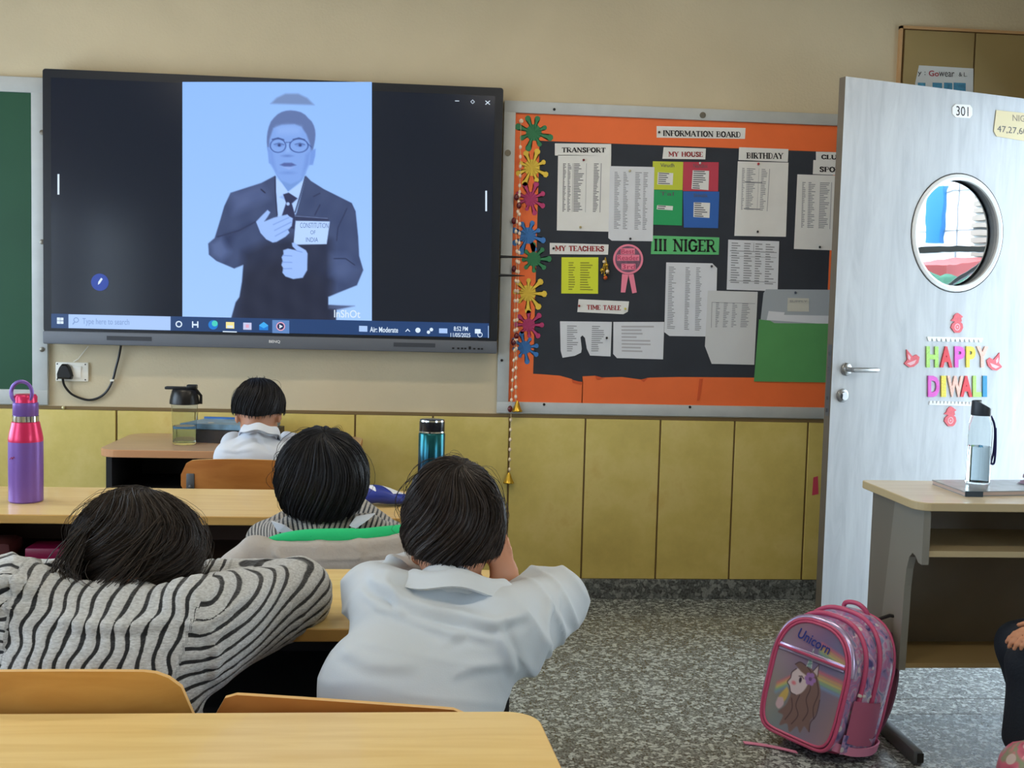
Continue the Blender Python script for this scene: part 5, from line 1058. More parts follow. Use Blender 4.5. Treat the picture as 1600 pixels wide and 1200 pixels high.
def mesh_np(name, V, F_, m, parent=None, attrs=None, loc=None):
    L = np.array(org(parent)) if parent else np.array(loc if loc is not None else (V[:, 0].mean(), V[:, 1].mean(), V[:, 2].min()))
    me = bpy.data.meshes.new(name); me.from_pydata((V-L).tolist(), [], F_.tolist()); me.materials.append(m)
    me.polygons.foreach_set('use_smooth', [True]*len(me.polygons))
    for k, a in (attrs or {}).items():
        at = me.attributes.new(k, 'FLOAT', 'POINT'); at.data.foreach_set('value', a.astype(np.float32))
    return finish(bpy.data.objects.new(name, me), parent, Vector(L))
def fbm(P, sc, seed=0):
    """cheap smooth pseudo-noise on points"""
    r_ = np.random.RandomState(seed); o = np.zeros(len(P))
    for k in range(10):
        w_ = r_.normal(size=3)*np.array(sc); o += np.sin(P@w_+r_.rand()*6.28)/(1+.25*k)
    return o/4
def folds(V, N, lst, side=-1):
    """raised folds along world-space polylines (x,z), applied to the side facing -Y"""
    fac = np.clip(-N[:, 1]*1.3+.25, 0, 1) if side else np.ones(len(V)); D_ = np.zeros(len(V))
    for pts, amp, wd in lst:
        P_ = np.array(pts, float); best = np.full(len(V), 1e9); sg_ = np.zeros(len(V)); tt = np.zeros(len(V)); n_ = len(P_)-1
        for i, (a, b) in enumerate(zip(P_, P_[1:])):
            d = b-a; L = max(d@d, 1e-9); q = V[:, [0, 2]]-a; t = np.clip(q@d/L, 0, 1); r_ = q-t[:, None]*d; dd = np.hypot(r_[:, 0], r_[:, 1]); m = dd < best
            best[m] = dd[m]; cr = d[0]*r_[:, 1]-d[1]*r_[:, 0]; sg_[m] = np.sign(cr)[m]; tt[m] = ((i+t)/n_)[m]
        s_ = best*sg_; env = np.clip(np.minimum(tt, 1-tt)*5, 0, 1)**.7
        D_ += amp*env*(np.exp(-(best/wd)**2)-.55*np.exp(-((s_+wd*1.5)/(wd*.9))**2)*np.exp(-(best/(2.6*wd))**4))
    return V+N*(D_*fac)[:, None]

def ridged(V, d, fr, seed):
    ph = (V@np.array(d))*fr+fbm(V, (9, 9, 9), seed)*1.9+fbm(V, (24, 20, 24), seed+1)*.7
    return (1-np.abs(np.sin(ph)))**1.6*np.clip(.45+fbm(V, (14, 10, 14), seed+2)*.9, 0, 1.2)-.2
def Rz(a): c, s = math.cos(a), math.sin(a); return np.array([[c, -s, 0], [s, c, 0], [0, 0, 1]])
def Rx(a): c, s = math.cos(a), math.sin(a); return np.array([[1, 0, 0], [0, c, -s], [0, s, c]])
def Ry(a): c, s = math.cos(a), math.sin(a); return np.array([[c, 0, s], [0, 1, 0], [-s, 0, c]])
def head_prims(S, c, Rm, s=1.0):
    """face looks along local +Y; columns of Rm are the local axes"""
    c = np.array(c, float); P_ = lambda x, y, z: c+Rm@(np.array((x, y, z))*s); E_ = lambda p, r, k=.012, cut=False, R2=None: S.ell(P_(*p), np.array(r)*s, Rm if R2 is None else Rm@R2, k=k, cut=cut)
    E_((0, -.008, .022), (.069, .084, .076)); E_((0, .022, -.03), (.056, .058, .062), .03); E_((0, .045, -.072), (.026, .022, .02), .03)
    for x in (-1, 1):
        E_((x*.036, .045, -.03), (.024, .022, .022), .02); E_((x*.027, .073, .006), (.013, .008, .009), .006, cut=True); E_((x*.027, .064, .005), (.0125, .0125, .011), .002)
        E_((x*.027, .074, .020), (.018, .007, .006), .008)
        E_((x*.071, -.004, -.006), (.009, .017, .029), .006, R2=Rz(-x*.35)); E_((x*.077, .004, -.004), (.005, .009, .018), .004, cut=True); E_((x*.069, -.001, -.034), (.007, .009, .010), .006)
        E_((x*.010, .084, -.026), (.008, .008, .007), .006)
    S.cap(P_(0, .074, .012), P_(0, .092, -.020), .007*s, .011*s, .01); E_((0, .079, -.046), (.021, .009, .0055), .006); E_((0, .077, -.056), (.018, .009, .006), .005); E_((0, .089, -.051), (.017, .005, .0012), .002, cut=True)
def hand_prims(S, w_, fwd, nrm, side, curl=.5, s=1.0, spread=.12):
    """wrist point, finger direction, direction out of the back of the hand, side=+1 when the thumb is on the cross(fwd,nrm) side"""
    w_ = np.array(w_, float); f = np.array(fwd, float); f /= np.linalg.norm(f); n = np.array(nrm, float); n -= f*(n@f); n /= np.linalg.norm(n); t = np.cross(f, n)*side
    R_ = np.stack([t, f, n], 1); S.ell(w_+f*.036*s, (.031*s, .040*s, .013*s), R_, k=.012)
    for i, (x, L, r_) in enumerate(((.022, .060, .0072), (.0075, .066, .0075), (-.0075, .061, .0072), (-.021, .049, .0064))):
        p = w_+f*.064*s+t*x*s; a = -.15-curl*(.9+.08*i); d = f*math.cos(a*.35)+n*math.sin(a*.35)+t*x*spread*8; d /= np.linalg.norm(d); segs = (.44, .32, .24); ang = a*.35
        for j, q in enumerate(segs):
            e = p+d*L*q*s; S.cap(p, e, (r_-.0004*j)*s, (r_-.0004*(j+1)-.0003)*s, k=.0035); p = e; ang += a*.62; d = f*math.cos(ang)+n*math.sin(ang)+t*x*spread*6; d /= np.linalg.norm(d)
    p = w_+f*.018*s+t*.024*s; d = t*.78+f*.55-n*.25; d /= np.linalg.norm(d); S.cap(w_+f*.01*s+t*.01*s, p, .013*s, .0115*s, k=.01)
    e = p+d*.027*s; S.cap(p, e, .0105*s, .0085*s, k=.006); d2 = d*.55+f*.85-n*.2*curl; d2 /= np.linalg.norm(d2); S.cap(e, e+d2*.024*s, .0085*s, .007*s, k=.004)
M_skin = mat('skin', (196, 138, 106), .5, var=.05, vscale=18); M_skin.node_tree.nodes['Principled BSDF'].inputs['Subsurface Weight'].default_value = .12
M_skin.node_tree.nodes['Principled BSDF'].inputs['Subsurface Radius'].default_value = (.01, .004, .002)
def hairmat(name, c, c2):
    m = mat(name, c, .42, spec=.3); nt = m.node_tree; p = nt.nodes['Principled BSDF']; a = nn(nt, 'ShaderNodeAttribute', attribute_name='tone'); r = ramp(nt, [(0, c), (1, c2)])
    nt.links.new(a.outputs['Fac'], r.inputs[0]); nt.links.new(r.outputs[0], p.inputs['Base Color']); return m
def unit(v): return v/np.maximum(np.linalg.norm(v, axis=-1, keepdims=True), 1e-9)
def hair(parent, c, Rm, rad, crown, endf, m, n=2200, seed=0, swirl=.6, thick=.0008, clump=.004, fly=30, flare=0.0, tuft=0, wav=0.0):
    """cap plus strands combed out of a crown whorl; endf(azimuth) -> (elevation, flare)"""
    rs = np.random.RandomState(seed); c = np.array(c, float); rad = np.array(rad, float); cr = unit(np.array(crown, float))
    def path(az, t, lift):
        el = endf(az); e = np.stack([np.cos(el)*np.sin(az), np.cos(el)*np.cos(az), np.sin(el)], -1)
        om = np.arccos(np.clip(e@cr, -1, 1))[..., None]; d = (np.sin((1-t[..., None])*om)*cr+np.sin(t[..., None]*om)*e)/np.sin(om)
        a = swirl*np.sin(PI*np.clip(t, 0, 1))**1.2*(1-t*.5); ca, sa = np.cos(a)[..., None], np.sin(a)[..., None]; d = d*ca+np.cross(np.broadcast_to(cr, d.shape), d)*sa+cr*(d@cr)[..., None]*(1-ca)
        rr = 1+flare*np.clip(t-.75, 0, 1)[..., None]; p = d*rad*rr+d*lift[..., None]; return c+p@Rm.T
    na, nt_ = 220, 26; az, t = np.meshgrid(np.linspace(0, 2*PI, na, endpoint=False), np.linspace(.015, 1, nt_), indexing='ij')
    cl = clump*(.5*np.sin(az*37+3*np.sin(az*5)+t*5)+.5*np.sin(az*61+2+t*3)+.6*np.sin(az*17+1.7+4*t))*np.clip(t*3, 0, 1)
    P_ = path(az, t, cl-.002); V = P_.reshape(-1, 3); I = np.arange(na*nt_).reshape(na, nt_); J = np.roll(I, -1, 0)
    F_ = np.stack([I[:, :-1], J[:, :-1], J[:, 1:], I[:, 1:]], -1).reshape(-1, 4).tolist()
    k0 = len(V); Vc = c+(cr*rad)@Rm.T; inn = path(az[:, -1], t[:, -1]*.97, np.full(na, -.014)); V = np.concatenate([V, [Vc], inn]); F_ += [(int(J[i, 0]), int(I[i, 0]), k0) for i in range(na)]+[(int(I[i, -1]), int(J[i, -1]), k0+1+(i+1) % na, k0+1+i) for i in range(na)]
    tone = [np.clip(.25+.2*rs.rand(len(V))+.12*np.sin(np.arange(len(V))), 0, 1)]
    K = 10; N_ = n+fly; az0 = rs.rand(N_)*2*PI; ta = rs.rand(N_)**.8*.55; tb = .72+.34*rs.rand(N_)**.7; tb = np.where(rs.rand(N_) < .8, tb, .75*tb)
    tt = ta[:, None]+(tb-ta)[:, None]*np.linspace(0, 1, K)[None]; azs = az0[:, None]+.10*rs.normal(size=N_)[:, None]*np.linspace(0, 1, K)+wav*np.sin(tt*7+rs.rand(N_)[:, None]*1.5)
    lift = (.0005+.004*rs.rand(N_))[:, None]*np.sin(PI*np.clip(np.linspace(.08, .93, K), 0, 1))[None]+clump*(.5*np.sin(azs*37+3*np.sin(azs*5)+tt*5)+.5*np.sin(azs*61+2+tt*3)+.6*np.sin(azs*17+1.7+4*tt))*np.clip(tt*3, 0, 1)
    lift[n:] += (.006+.014*rs.rand(fly))[:, None]*np.sin(PI*np.linspace(0, 1, K))[None]
    Q = path(azs, tt, lift)
    if tuft:
        base = c+(unit(cr[None]+.35*rs.normal(size=(tuft, 3)))*rad)@Rm.T; up = unit((Rm@np.array((0, -.2, 1)))[None]+.7*rs.normal(size=(tuft, 3))*np.array((1, .6, .4))); L = (.015+.02*rs.rand(tuft))[:, None, None]
        s_ = np.linspace(0, 1, K)[None, :, None]; Qt = base[:, None]+up[:, None]*L*s_-np.array((0, 0, .012))*s_**2; Q = np.concatenate([Q, Qt]); N_ += tuft
    T = unit(np.gradient(Q, axis=1)); Rd = unit(Q-c); B_ = unit(np.cross(T, Rd)); Nn = np.cross(B_, T); wd = thick*np.array([.5, .9, 1, 1, 1, 1, 1, .9, .7, .15])[None, :, None]*(.6+.8*rs.rand(N_))[:, None, None]
    if tuft or fly: wd[n:] *= .55
    ring_ = np.stack([Q+B_*wd, Q-B_*wd*.5+Nn*wd*.87, Q-B_*wd*.5-Nn*wd*.87], 2); o = len(V); V = np.concatenate([V, ring_.reshape(-1, 3)])
    base = o+np.arange(N_)[:, None, None]*K*3+np.arange(K-1)[None, :, None]*3+np.arange(3)[None, None]; nx = o+np.arange(N_)[:, None, None]*K*3+np.arange(K-1)[None, :, None]*3+(np.arange(3)[None, None]+1) % 3
    F2 = np.stack([base, nx, nx+3, base+3], -1).reshape(-1, 4); tone.append(np.repeat(np.clip(.15+.85*rs.rand(N_)**2, 0, 1), K*3))
    L = np.array(org(parent)); me = bpy.data.meshes.new('hair'); me.from_pydata((V-L).tolist(), [], F_+F2.tolist()); me.materials.append(m); me.polygons.foreach_set('use_smooth', [True]*len(me.polygons))
    a = me.attributes.new('tone', 'FLOAT', 'POINT'); a.data.foreach_set('value', np.concatenate(tone).astype(np.float32)); return finish(bpy.data.objects.new('hair', me), parent, Vector(L))
def person_body(name, label, J, hd, Rm, hs=1.0, h=.0055, hands=(), group=None, loc=None, chest=(.105, .07), hip=.10):
    P_ = {k: np.array(v, float) for k, v in J.items()}; al = np.array(list(P_.values())+[np.array(hd)+.13, np.array(hd)-.13]); S = SDF(al.min(0)-.13, al.max(0)+.13, h)
    pel, nk = P_['pelvis'], P_['neck']; mid = P_.get('mid', (pel+nk)/2); ch = P_.get('chest', mid*.35+nk*.65)
    S.ell(pel, (hip, .07, .08), k=.02); S.cap(pel, mid, .068, .062, k=.02); S.cap(mid, ch, .062, .058, k=.02)
    S.cap(P_['shL'], P_['shR'], .036, .036, k=.02); S.cap((P_['shL']*.6+ch*.4), (P_['shR']*.6+ch*.4), .048, .048, k=.02); S.cap(ch, nk, .045, .034, k=.02); S.cap(nk, np.array(hd)+Rm@np.array((0, -.02, -.03))*hs, .034, .036, k=.02)
    head_prims(S, hd, Rm, hs)
    for s_ in 'LR':
        S.cap(P_['sh'+s_], P_['el'+s_], .036, .028, k=.025); S.cap(P_['el'+s_], P_['wr'+s_], .029, .0205, k=.012)
        S.cap(P_['hip'+s_], P_['kn'+s_], .062, .043, k=.03); S.cap(P_['kn'+s_], P_['an'+s_], .043, .027, k=.015); a = P_['an'+s_]; S.cap(a+np.array((0, -.01, -.025)), a+P_.get('toe', np.array((0, .10, -.04))), .026, .020, k=.02)
    for (s_, fwd, nrm, side, curl) in hands: hand_prims(S, P_['wr'+s_], fwd, nrm, side, curl)
    V, F_, _ = S.surf(); V = relax(V, F_, 1, .4); o = mesh_np(name, V, F_, M_skin, None, loc=loc if loc is not None else (pel[0], pel[1], 0)); return tag(o, label, 'person', group), P_
def trousers(par, P_, m, h=.008, g=0.0):
    al = np.array([P_[k] for k in ('pelvis', 'hipL', 'hipR', 'knL', 'knR', 'anL', 'anR')]); S = SDF(al.min(0)-.14, al.max(0)+.14, h); S.ell(P_['pelvis'], (.118, .092, .10), k=.03)
    for s_ in 'LR': S.cap(P_['hip'+s_], P_['kn'+s_], .078, .060+g, k=.04); S.cap(P_['kn'+s_], P_['an'+s_]+np.array((0, 0, .035+g*4)), .060+g, .050+g, k=.02)
    V, F_, _ = S.surf(); N = normals(V, F_); V = V+N*(fbm(V, (30, 30, 22), 3)*.004)[:, None]; return mesh_np('trousers', V, F_, m, par)
def shoes(par, P_, m):
    for s_ in 'LR':
        a = P_['an'+s_]; tw = P_.get('toe', np.array((0, .10, -.04))); S = SDF(a-.2, a+.2, .007); S.cap(a+np.array((0, -.012, -.028)), a+tw*1.12+np.array((0, 0, -.003)), .038, .030, k=.02); S.cap(a, a+np.array((0, 0, -.02)), .034, .036, k=.02)
        V, F_, _ = S.surf(); V[:, 2] = np.maximum(V[:, 2], .004); mesh_np('shoe', V, F_, m, par)
M_trou = mat('navy_trousers', (34, 38, 50), .8, bump=.2, bscale=200); M_shoe = mat('black_shoe', (20, 20, 22), .4)

# ---- boy in the pale shirt, chin on his hands
Rg = Rz(.02)@Rx(-.50)@Ry(.0)
hd = WY(708, 838, 1.985)
ER = WY(872, 948, 2.02); EL = WY(592, 935, 2.12); ER[2] = max(ER[2], .795); EL[2] = max(EL[2], .785)
Jg = dict(pelvis=(.01, 1.80, .50), mid=(.005, 1.80, .62), chest=(.02, 1.83, .74), neck=(.055, 1.90, .855), shL=(-.040, 1.885, .812), shR=(.150, 1.850, .800), elL=EL, elR=ER,
          wrL=(-.010, 2.10, .835), wrR=WY(794, 928, 1.99), hipL=(-.06, 1.82, .48), hipR=(.08, 1.82, .48), knL=(-.09, 2.14, .49), knR=(.11, 2.14, .49), anL=(-.10, 2.16, .09), anR=(.12, 2.16, .09))
gb_, Pg = person_body('person', 'boy in a pale blue-grey shirt leaning on the second desk, cheek on his hand', Jg, hd, Rg, 1.0, hands=[('R', (-.22, .10, 1), (.45, -.85, .2), -1, .15), ('L', (.35, .1, .9), (-.9, -.1, .3), 1, .4)])
trousers(gb_, Pg, M_trou); shoes(gb_, Pg, M_shoe)
M_shirt = mat('pale_shirt', (196, 204, 212), .75, bump=.05, bscale=400, sheen=.15)
def shirt_gray():
    S = SDF((-.30, 1.60, .44), (.48, 2.30, 1.0), .0045); P_ = Pg
    wx_ = lambda x, y, Y: WY(x, y, Y)
    S.cap((.0, 1.79, .45), (-.002, 1.79, .60), .125, .128, k=.05); S.ell((-.008, 1.79, .60), (.147, .092, .10), k=.05); S.ell((-.060, 1.80, .70), (.092, .08, .11), k=.04); S.ell((.015, 1.82, .71), (.148, .085, .10), k=.05)
    S.cap(P_['shL']+np.array((.03, 0, -.02)), P_['shR']+np.array((-.03, -.005, -.02)), .070, .070, k=.05)
    S.cap((.03, 1.87, .80), (.055, 1.90, .845), .072, .056, k=.03)
    # left sleeve
    S.cap(P_['shL'], P_['elL'], .066, .058, k=.03, idn=1); S.cap(P_['shL']+np.array((-.005, .01, .012)), WY(578, 925, 2.0), .056, .053, k=.03, idn=1); S.cap(P_['elL'], P_['wrL'], .052, .038, k=.02, idn=1)
    S.cap(WY(612, 905, 2.06), WY(618, 882, 2.06), .024, .020, k=.02)
    # right sleeve
    S.cap(P_['shR'], P_['elR'], .070, .056, k=.035, idn=2); S.cap(P_['shR']+np.array((.03, .01, -.035)), P_['elR']+np.array((-.01, 0, -.008)), .050, .050, k=.03, idn=2)
    S.cap(P_['elR']+np.array((.0, .01, .012)), WY(846, 925, 2.05), .050, .042, k=.02, idn=2); S.cap(WY(846, 922, 2.05), P_['wrR']+np.array((.012, 0, 0)), .040, .030, k=.015, idn=2)
    S.ell(WY(843, 908, 2.05), (.035, .035, .022), k=.025, idn=2)
    V, F_, ids = S.surf(); V = relax(V, F_, 2, .5); N = normals(V, F_)
    w = lambda L, Y=1.80: [tuple(WY(x, y, Y)[[0, 2]]) for x, y in L]
    FL = [(w([(548, 905), (590, 925), (640, 948), (710, 962), (770, 968), (828, 958)]), .014, .0095), (w([(556, 938), (610, 956), (680, 976), (725, 988)]), .006, .008),
          (w([(800, 1035), (790, 1005), (778, 975), (775, 955)], 1.85), .009, .009), (w([(815, 1030), (832, 990), (840, 950), (848, 915)], 1.95), .011, .010), (w([(885, 985), (868, 955), (858, 930), (862, 905)], 2.0), .006, .008),
          (w([(690, 995), (730, 980), (770, 990)]), .005, .009), (w([(545, 890), (580, 905), (640, 922)]), .006, .009), (w([(600, 880), (618, 900), (632, 930)], 1.95), .006, .008), (w([(520, 1000), (580, 1016), (660, 1022)]), .004, .011), (w([(700, 1040), (745, 1028), (795, 1026)]), .004, .009)]
    V = folds(V, N, FL); N = normals(V, F_); arm = np.clip((V[:, 0]-.14)/.05, 0, 1)*(V[:, 2] > .66); arl = np.clip((-.06-V[:, 0])/.04, 0, 1)*(V[:, 2] > .77)
    V = V+N*(ridged(V, (.80, .25, .62), 62, 21)*.0085*arm+ridged(V, (-.5, .3, .8), 60, 23)*.0080*arl+ridged(V, (.22, .1, .97), 48, 22)*.0060*(1-np.maximum(arm, arl))+fbm(V, (25, 20, 30), 8)*.0018)[:, None]; V = relax(V, F_, 1, .3)
    o = mesh_np('shirt', V, F_, M_shirt, gb_); return o
shirt_gray()
def collar(par, c, Rm, rx, ry, h_, m, tilt=.0, n=40, gap=.5, rise=None, thick=.0045, flare=.010):
    """fold-over shirt collar around the back of the neck"""
    b = MB(); rings = []
    for i in range(n+1):
        a = -PI/2-(PI-gap)*(2*i/n-1); ca, sa = math.cos(a), math.sin(a); r_ = [];
        for (rr, z) in ((0, 0), (-.002, h_*.55), (.001, h_), (.006, h_*1.02), (flare*.9, h_*.75), (flare*1.5, h_*.1), (flare*1.2, h_*.06), (.004, h_*.5)):
            r_.append(np.array(c)+Rm@np.array(((rx+rr)*ca, (ry+rr)*sa, z+.004*math.sin(i*.7))))
        rings.append(r_)
    b.loft(rings); return b.build('collar', m, par, angle=60)
collar(gb_, WY(712, 940, 1.90), Rz(.05)@Rx(-.42)@Ry(.12), .082, .074, .038, M_shirt, flare=.022)
M_hairb = hairmat('black_brown_hair', (20, 17, 18), (62, 52, 48))
def end_short(az):   # az 0 = face, pi = nape
    back = .5-.5*np.cos(az); return .42-(.42+.86)*back**.75-.06*np.sin(az)**2
hair(gb_, hd+Rg@np.array((0, -.006, .018)), Rg, (.091, .102, .124), (.16, -.62, .72), end_short, M_hairb, n=3000, seed=2, swirl=.9, thick=.0009, clump=.0022, fly=60)

# ---- child in the striped sweater
Rs = Rz(-.10)@Rx(-.62)@Ry(.10)
hs_ = WY(212, 870, 2.0)
ERs = WY(462, 935, 2.10); ELs = WY(-60, 925, 2.05)
Js = dict(pelvis=(-.52, 1.80, .50), mid=(-.52, 1.80, .62), chest=(-.505, 1.82, .735), neck=(-.49, 1.91, .845), shL=(-.655, 1.86, .825), shR=(-.365, 1.86, .800), elL=ELs, elR=ERs,
          wrL=(-.60, 2.14, .80), wrR=(-.385, 2.15, .80), hipL=(-.59, 1.82, .48), hipR=(-.45, 1.82, .48), knL=(-.62, 2.14, .49), knR=(-.42, 2.14, .49), anL=(-.62, 2.16, .09), anR=(-.42, 2.16, .09))
sb_, Ps = person_body('person', 'dark-haired child in a grey and black striped sweater slumped over the second desk', Js, hs_, Rs, 1.0, hands=[('R', (-.95, .1, .15), (.1, .3, .9), 1, .3), ('L', (.95, .1, .15), (-.1, .3, .9), -1, .3)])
trousers(sb_, Ps, M_trou); shoes(sb_, Ps, M_shoe)
def sweatermat(name, light, dark, wd=.22):
    m = mat(name, light, .95, sheen=.3); nt = m.node_tree; p = nt.nodes['Principled BSDF']; a = nn(nt, 'ShaderNodeAttribute', attribute_name='rib'); f = nn(nt, 'ShaderNodeMath', operation='FRACT'); nt.links.new(a.outputs['Fac'], f.inputs[0])
    g = nn(nt, 'ShaderNodeMath', operation='PINGPONG'); g.inputs[1].default_value = .5; nt.links.new(f.outputs[0], g.inputs[0])
    tc = nn(nt, 'ShaderNodeTexCoord'); mp = nn(nt, 'ShaderNodeMapping'); mp.inputs['Scale'].default_value = (1, 1, 3); nt.links.new(tc.outputs['Object'], mp.inputs[0])
    z = nn(nt, 'ShaderNodeTexNoise'); z.inputs['Scale'].default_value = 160; z.inputs['Detail'].default_value = 3; nt.links.new(mp.outputs[0], z.inputs[0])
    z2 = nn(nt, 'ShaderNodeTexNoise'); z2.inputs['Scale'].default_value = 45; nt.links.new(mp.outputs[0], z2.inputs[0])
    ad = nn(nt, 'ShaderNodeMath', operation='MULTIPLY_ADD'); ad.inputs[1].default_value = .10; nt.links.new(z2.outputs[0], ad.inputs[0]); nt.links.new(g.outputs[0], ad.inputs[2])
    r = ramp(nt, [(wd*.5+.025, dark), (wd*.5+.075, light)]); nt.links.new(ad.outputs[0], r.inputs[0])
    r2 = ramp(nt, [(.3, (176, 176, 176)), (.7, (255, 255, 255))]); nt.links.new(z.outputs[0], r2.inputs[0])
    mm = nn(nt, 'ShaderNodeMix', data_type='RGBA', blend_type='MULTIPLY'); mm.inputs[0].default_value = .7; nt.links.new(r.outputs[0], mm.inputs[6]); nt.links.new(r2.outputs[0], mm.inputs[7]); nt.links.new(mm.outputs[2], p.inputs['Base Color'])
    bp = nn(nt, 'ShaderNodeBump'); bp.inputs['Strength'].default_value = .5; bp.inputs['Distance'].default_value = .004; nt.links.new(z.outputs[0], bp.inputs['Height']); nt.links.new(bp.outputs[0], p.inputs['Normal'])
    return m
M_sweat = sweatermat('striped_knit', (202, 205, 207), (34, 36, 40), .28)
def armcoord(V, pts):
    """signed distance in the x-z plane from the arm's centre line"""
    P_ = [np.array(p)[[0, 2]] for p in pts]; best = np.full(len(V), 1e9); o = np.zeros(len(V))
    for a, b in zip(P_, P_[1:]):
        d = b-a; L = d@d; q = V[:, [0, 2]]-a; t = np.clip(q@d/L, -.2, 1.2); r_ = q-t[:, None]*d; dd = np.hypot(*r_.T); m = dd < best; best[m] = dd[m]; o[m] = ((d[0]*r_[:, 1]-d[1]*r_[:, 0])/math.sqrt(L))[m]
    return o
def ribs(V, N, rib, amp): 
    g = np.abs((rib % 1)-.5)*2; return V-N*(amp*np.clip((g-.45)/.55, 0, 1)**1.5)[:, None]*1.0
def sweater_striped():
    S = SDF((-.98, 1.60, .42), (-.10, 2.30, 1.02), .0045); P_ = Ps
    S.cap((-.52, 1.79, .45), (-.52, 1.79, .60), .150, .155, k=.05); S.ell((-.515, 1.80, .68), (.175, .10, .13), k=.06); S.ell((-.505, 1.83, .755), (.165, .085, .085), k=.05)
    S.cap(P_['shL']+np.array((.03, 0, -.02)), P_['shR']+np.array((-.03, 0, -.02)), .075, .075, k=.05); S.cap((-.50, 1.88, .79), (-.49, 1.915, .815), .075, .058, k=.03)
    S.cap(P_['shR'], P_['elR'], .082, .068, k=.03, idn=2); S.cap(P_['shR']+np.array((.02, 0, -.05)), P_['elR']+np.array((-.03, 0, -.02)), .060, .055, k=.04, idn=2); S.cap(P_['elR']+np.array((0, .02, .01)), P_['wrR'], .062, .042, k=.025, idn=2)
    S.cap(P_['shL'], P_['elL'], .082, .068, k=.03, idn=1); S.cap(P_['elL'], P_['wrL'], .060, .042, k=.025, idn=1); S.ell(P_['shL']+np.array((-.02, .03, .03)), (.07, .07, .045), k=.03, idn=1)
    V, F_, ids = S.surf(); V = relax(V, F_, 2, .5); N = normals(V, F_)
    z = V[:, 2]; x = V[:, 0]+.52; sl = .18*(.80-z)+.9*np.clip(.70-z, 0, 1)**2
    rt = (x+sl*1.0-.35*np.clip(x, 0, 1)*(z-.70)+.0035*np.sin(z*75+x*40)+.002*np.sin(z*140))/.0235
    aR = armcoord(V, [P_['shR']+np.array((-.05, 0, -.03)), P_['elR']+np.array((.02, 0, 0))])-.30*(V[:, 1]-1.95); aL = armcoord(V, [P_['shL'], P_['elL']])-.30*(V[:, 1]-1.95)
    xr = V[:, 0]-(P_['shR'][0]+.005+.25*(z-.80)); xl = (P_['shL'][0]+.015)-V[:, 0]
    ra = (aR*(1-.3*np.clip(xr, 0, .3))+.0025*np.sin(V[:, 0]*90)+.004*np.sin(V[:, 0]*38))/.0205; la = (aL+.006*np.sin(V[:, 0]*70+z*60))/.021
    rib = np.where(xr > 0, ra, np.where(xl > 0, la, rt))
    V = V+N*(fbm(V, (22, 20, 26), 11)*.004+fbm(V, (10, 20, 90), 12)*.0022*np.where((xr > 0) | (xl > 0), .3, 1)+fbm(V, (80, 30, 20), 13)*.003*((xr > 0) | (xl > 0)))[:, None]
    V = V+N*(ridged(V, (.75, .2, -.6), 75, 31)*.004*((xr > 0) | (xl > 0))+ridged(V, (.1, .1, .98), 60, 33)*.003*~((xr > 0) | (xl > 0)))[:, None]; V = ribs(V, N, rib, .0045); N = normals(V, F_)
    w = lambda L, Y: [tuple(WY(x_, y_, Y)[[0, 2]]) for x_, y_ in L]
    V = folds(V, N, [(w([(318, 915), (350, 925), (375, 915), (410, 900)], 2.0), .008, .008), (w([(330, 945), (365, 950), (390, 935)], 1.95), .007, .007), (w([(338, 970), (350, 1010), (340, 1050)], 1.85), .006, .008), (w([(0, 905), (30, 890), (70, 895), (95, 905)], 1.9), .010, .009), (w([(5, 930), (40, 915), (70, 925)], 1.9), .008, .008), (w([(15, 880), (50, 872), (85, 885)], 1.95), .008, .008), (w([(95, 945), (160, 955), (230, 958), (290, 950)], 1.85), .007, .009)])
    return mesh_np('sweater', V, F_, M_sweat, sb_, {'rib': rib})
sweater_striped()
M_hairs = hairmat('dark_brown_hair', (22, 19, 19), (66, 56, 50))
def end_long(az):
    back = .5-.5*np.cos(az); return .25-(.25+1.15)*back**.55-.10*np.sin(az)**2+.05*np.sin(az*9)
hair(sb_, hs_+Rs@np.array((0, -.004, .010)), Rs, (.111, .112, .110), (.12, -.35, .93), end_long, M_hairs, n=4200, seed=5, swirl=1.5, thick=.00085, clump=.004, fly=140, flare=.25, wav=.06)
# loose lock over the collar at the left
def lock_(par, A_, m, n, seed, sp=.014):
    rs = np.random.RandomState(seed); b = MB()
    for i in range(n):
        o = rs.normal(size=3)*sp; P_ = [np.array(p)+o*(1.0 if 0 < k < len(A_)-1 else .45)+rs.normal(size=3)*.0015 for k, p in enumerate(A_)]; q = smoothpath(P_, 3); b.tube(q, [.0011*(1-.8*k/len(q)) for k in range(len(q))], 4)
    o = b.build('hair_lock', m, par); a = o.data.attributes.new('tone', 'FLOAT', 'POINT'); a.data.foreach_set('value', np.repeat(rs.rand(n)**2, len(o.data.vertices)//n+1)[:len(o.data.vertices)].astype(np.float32)); return o
lock_(sb_, [WY(135, 830, 1.93), WY(112, 870, 1.90), WY(98, 900, 1.88), WY(112, 922, 1.86), WY(150, 932, 1.84)], M_hairs, 90, 3, .012)
lock_(sb_, [WY(250, 820, 1.93), WY(215, 880, 1.90), WY(180, 915, 1.87), WY(140, 932, 1.86)], M_hairs, 120, 4, .014)

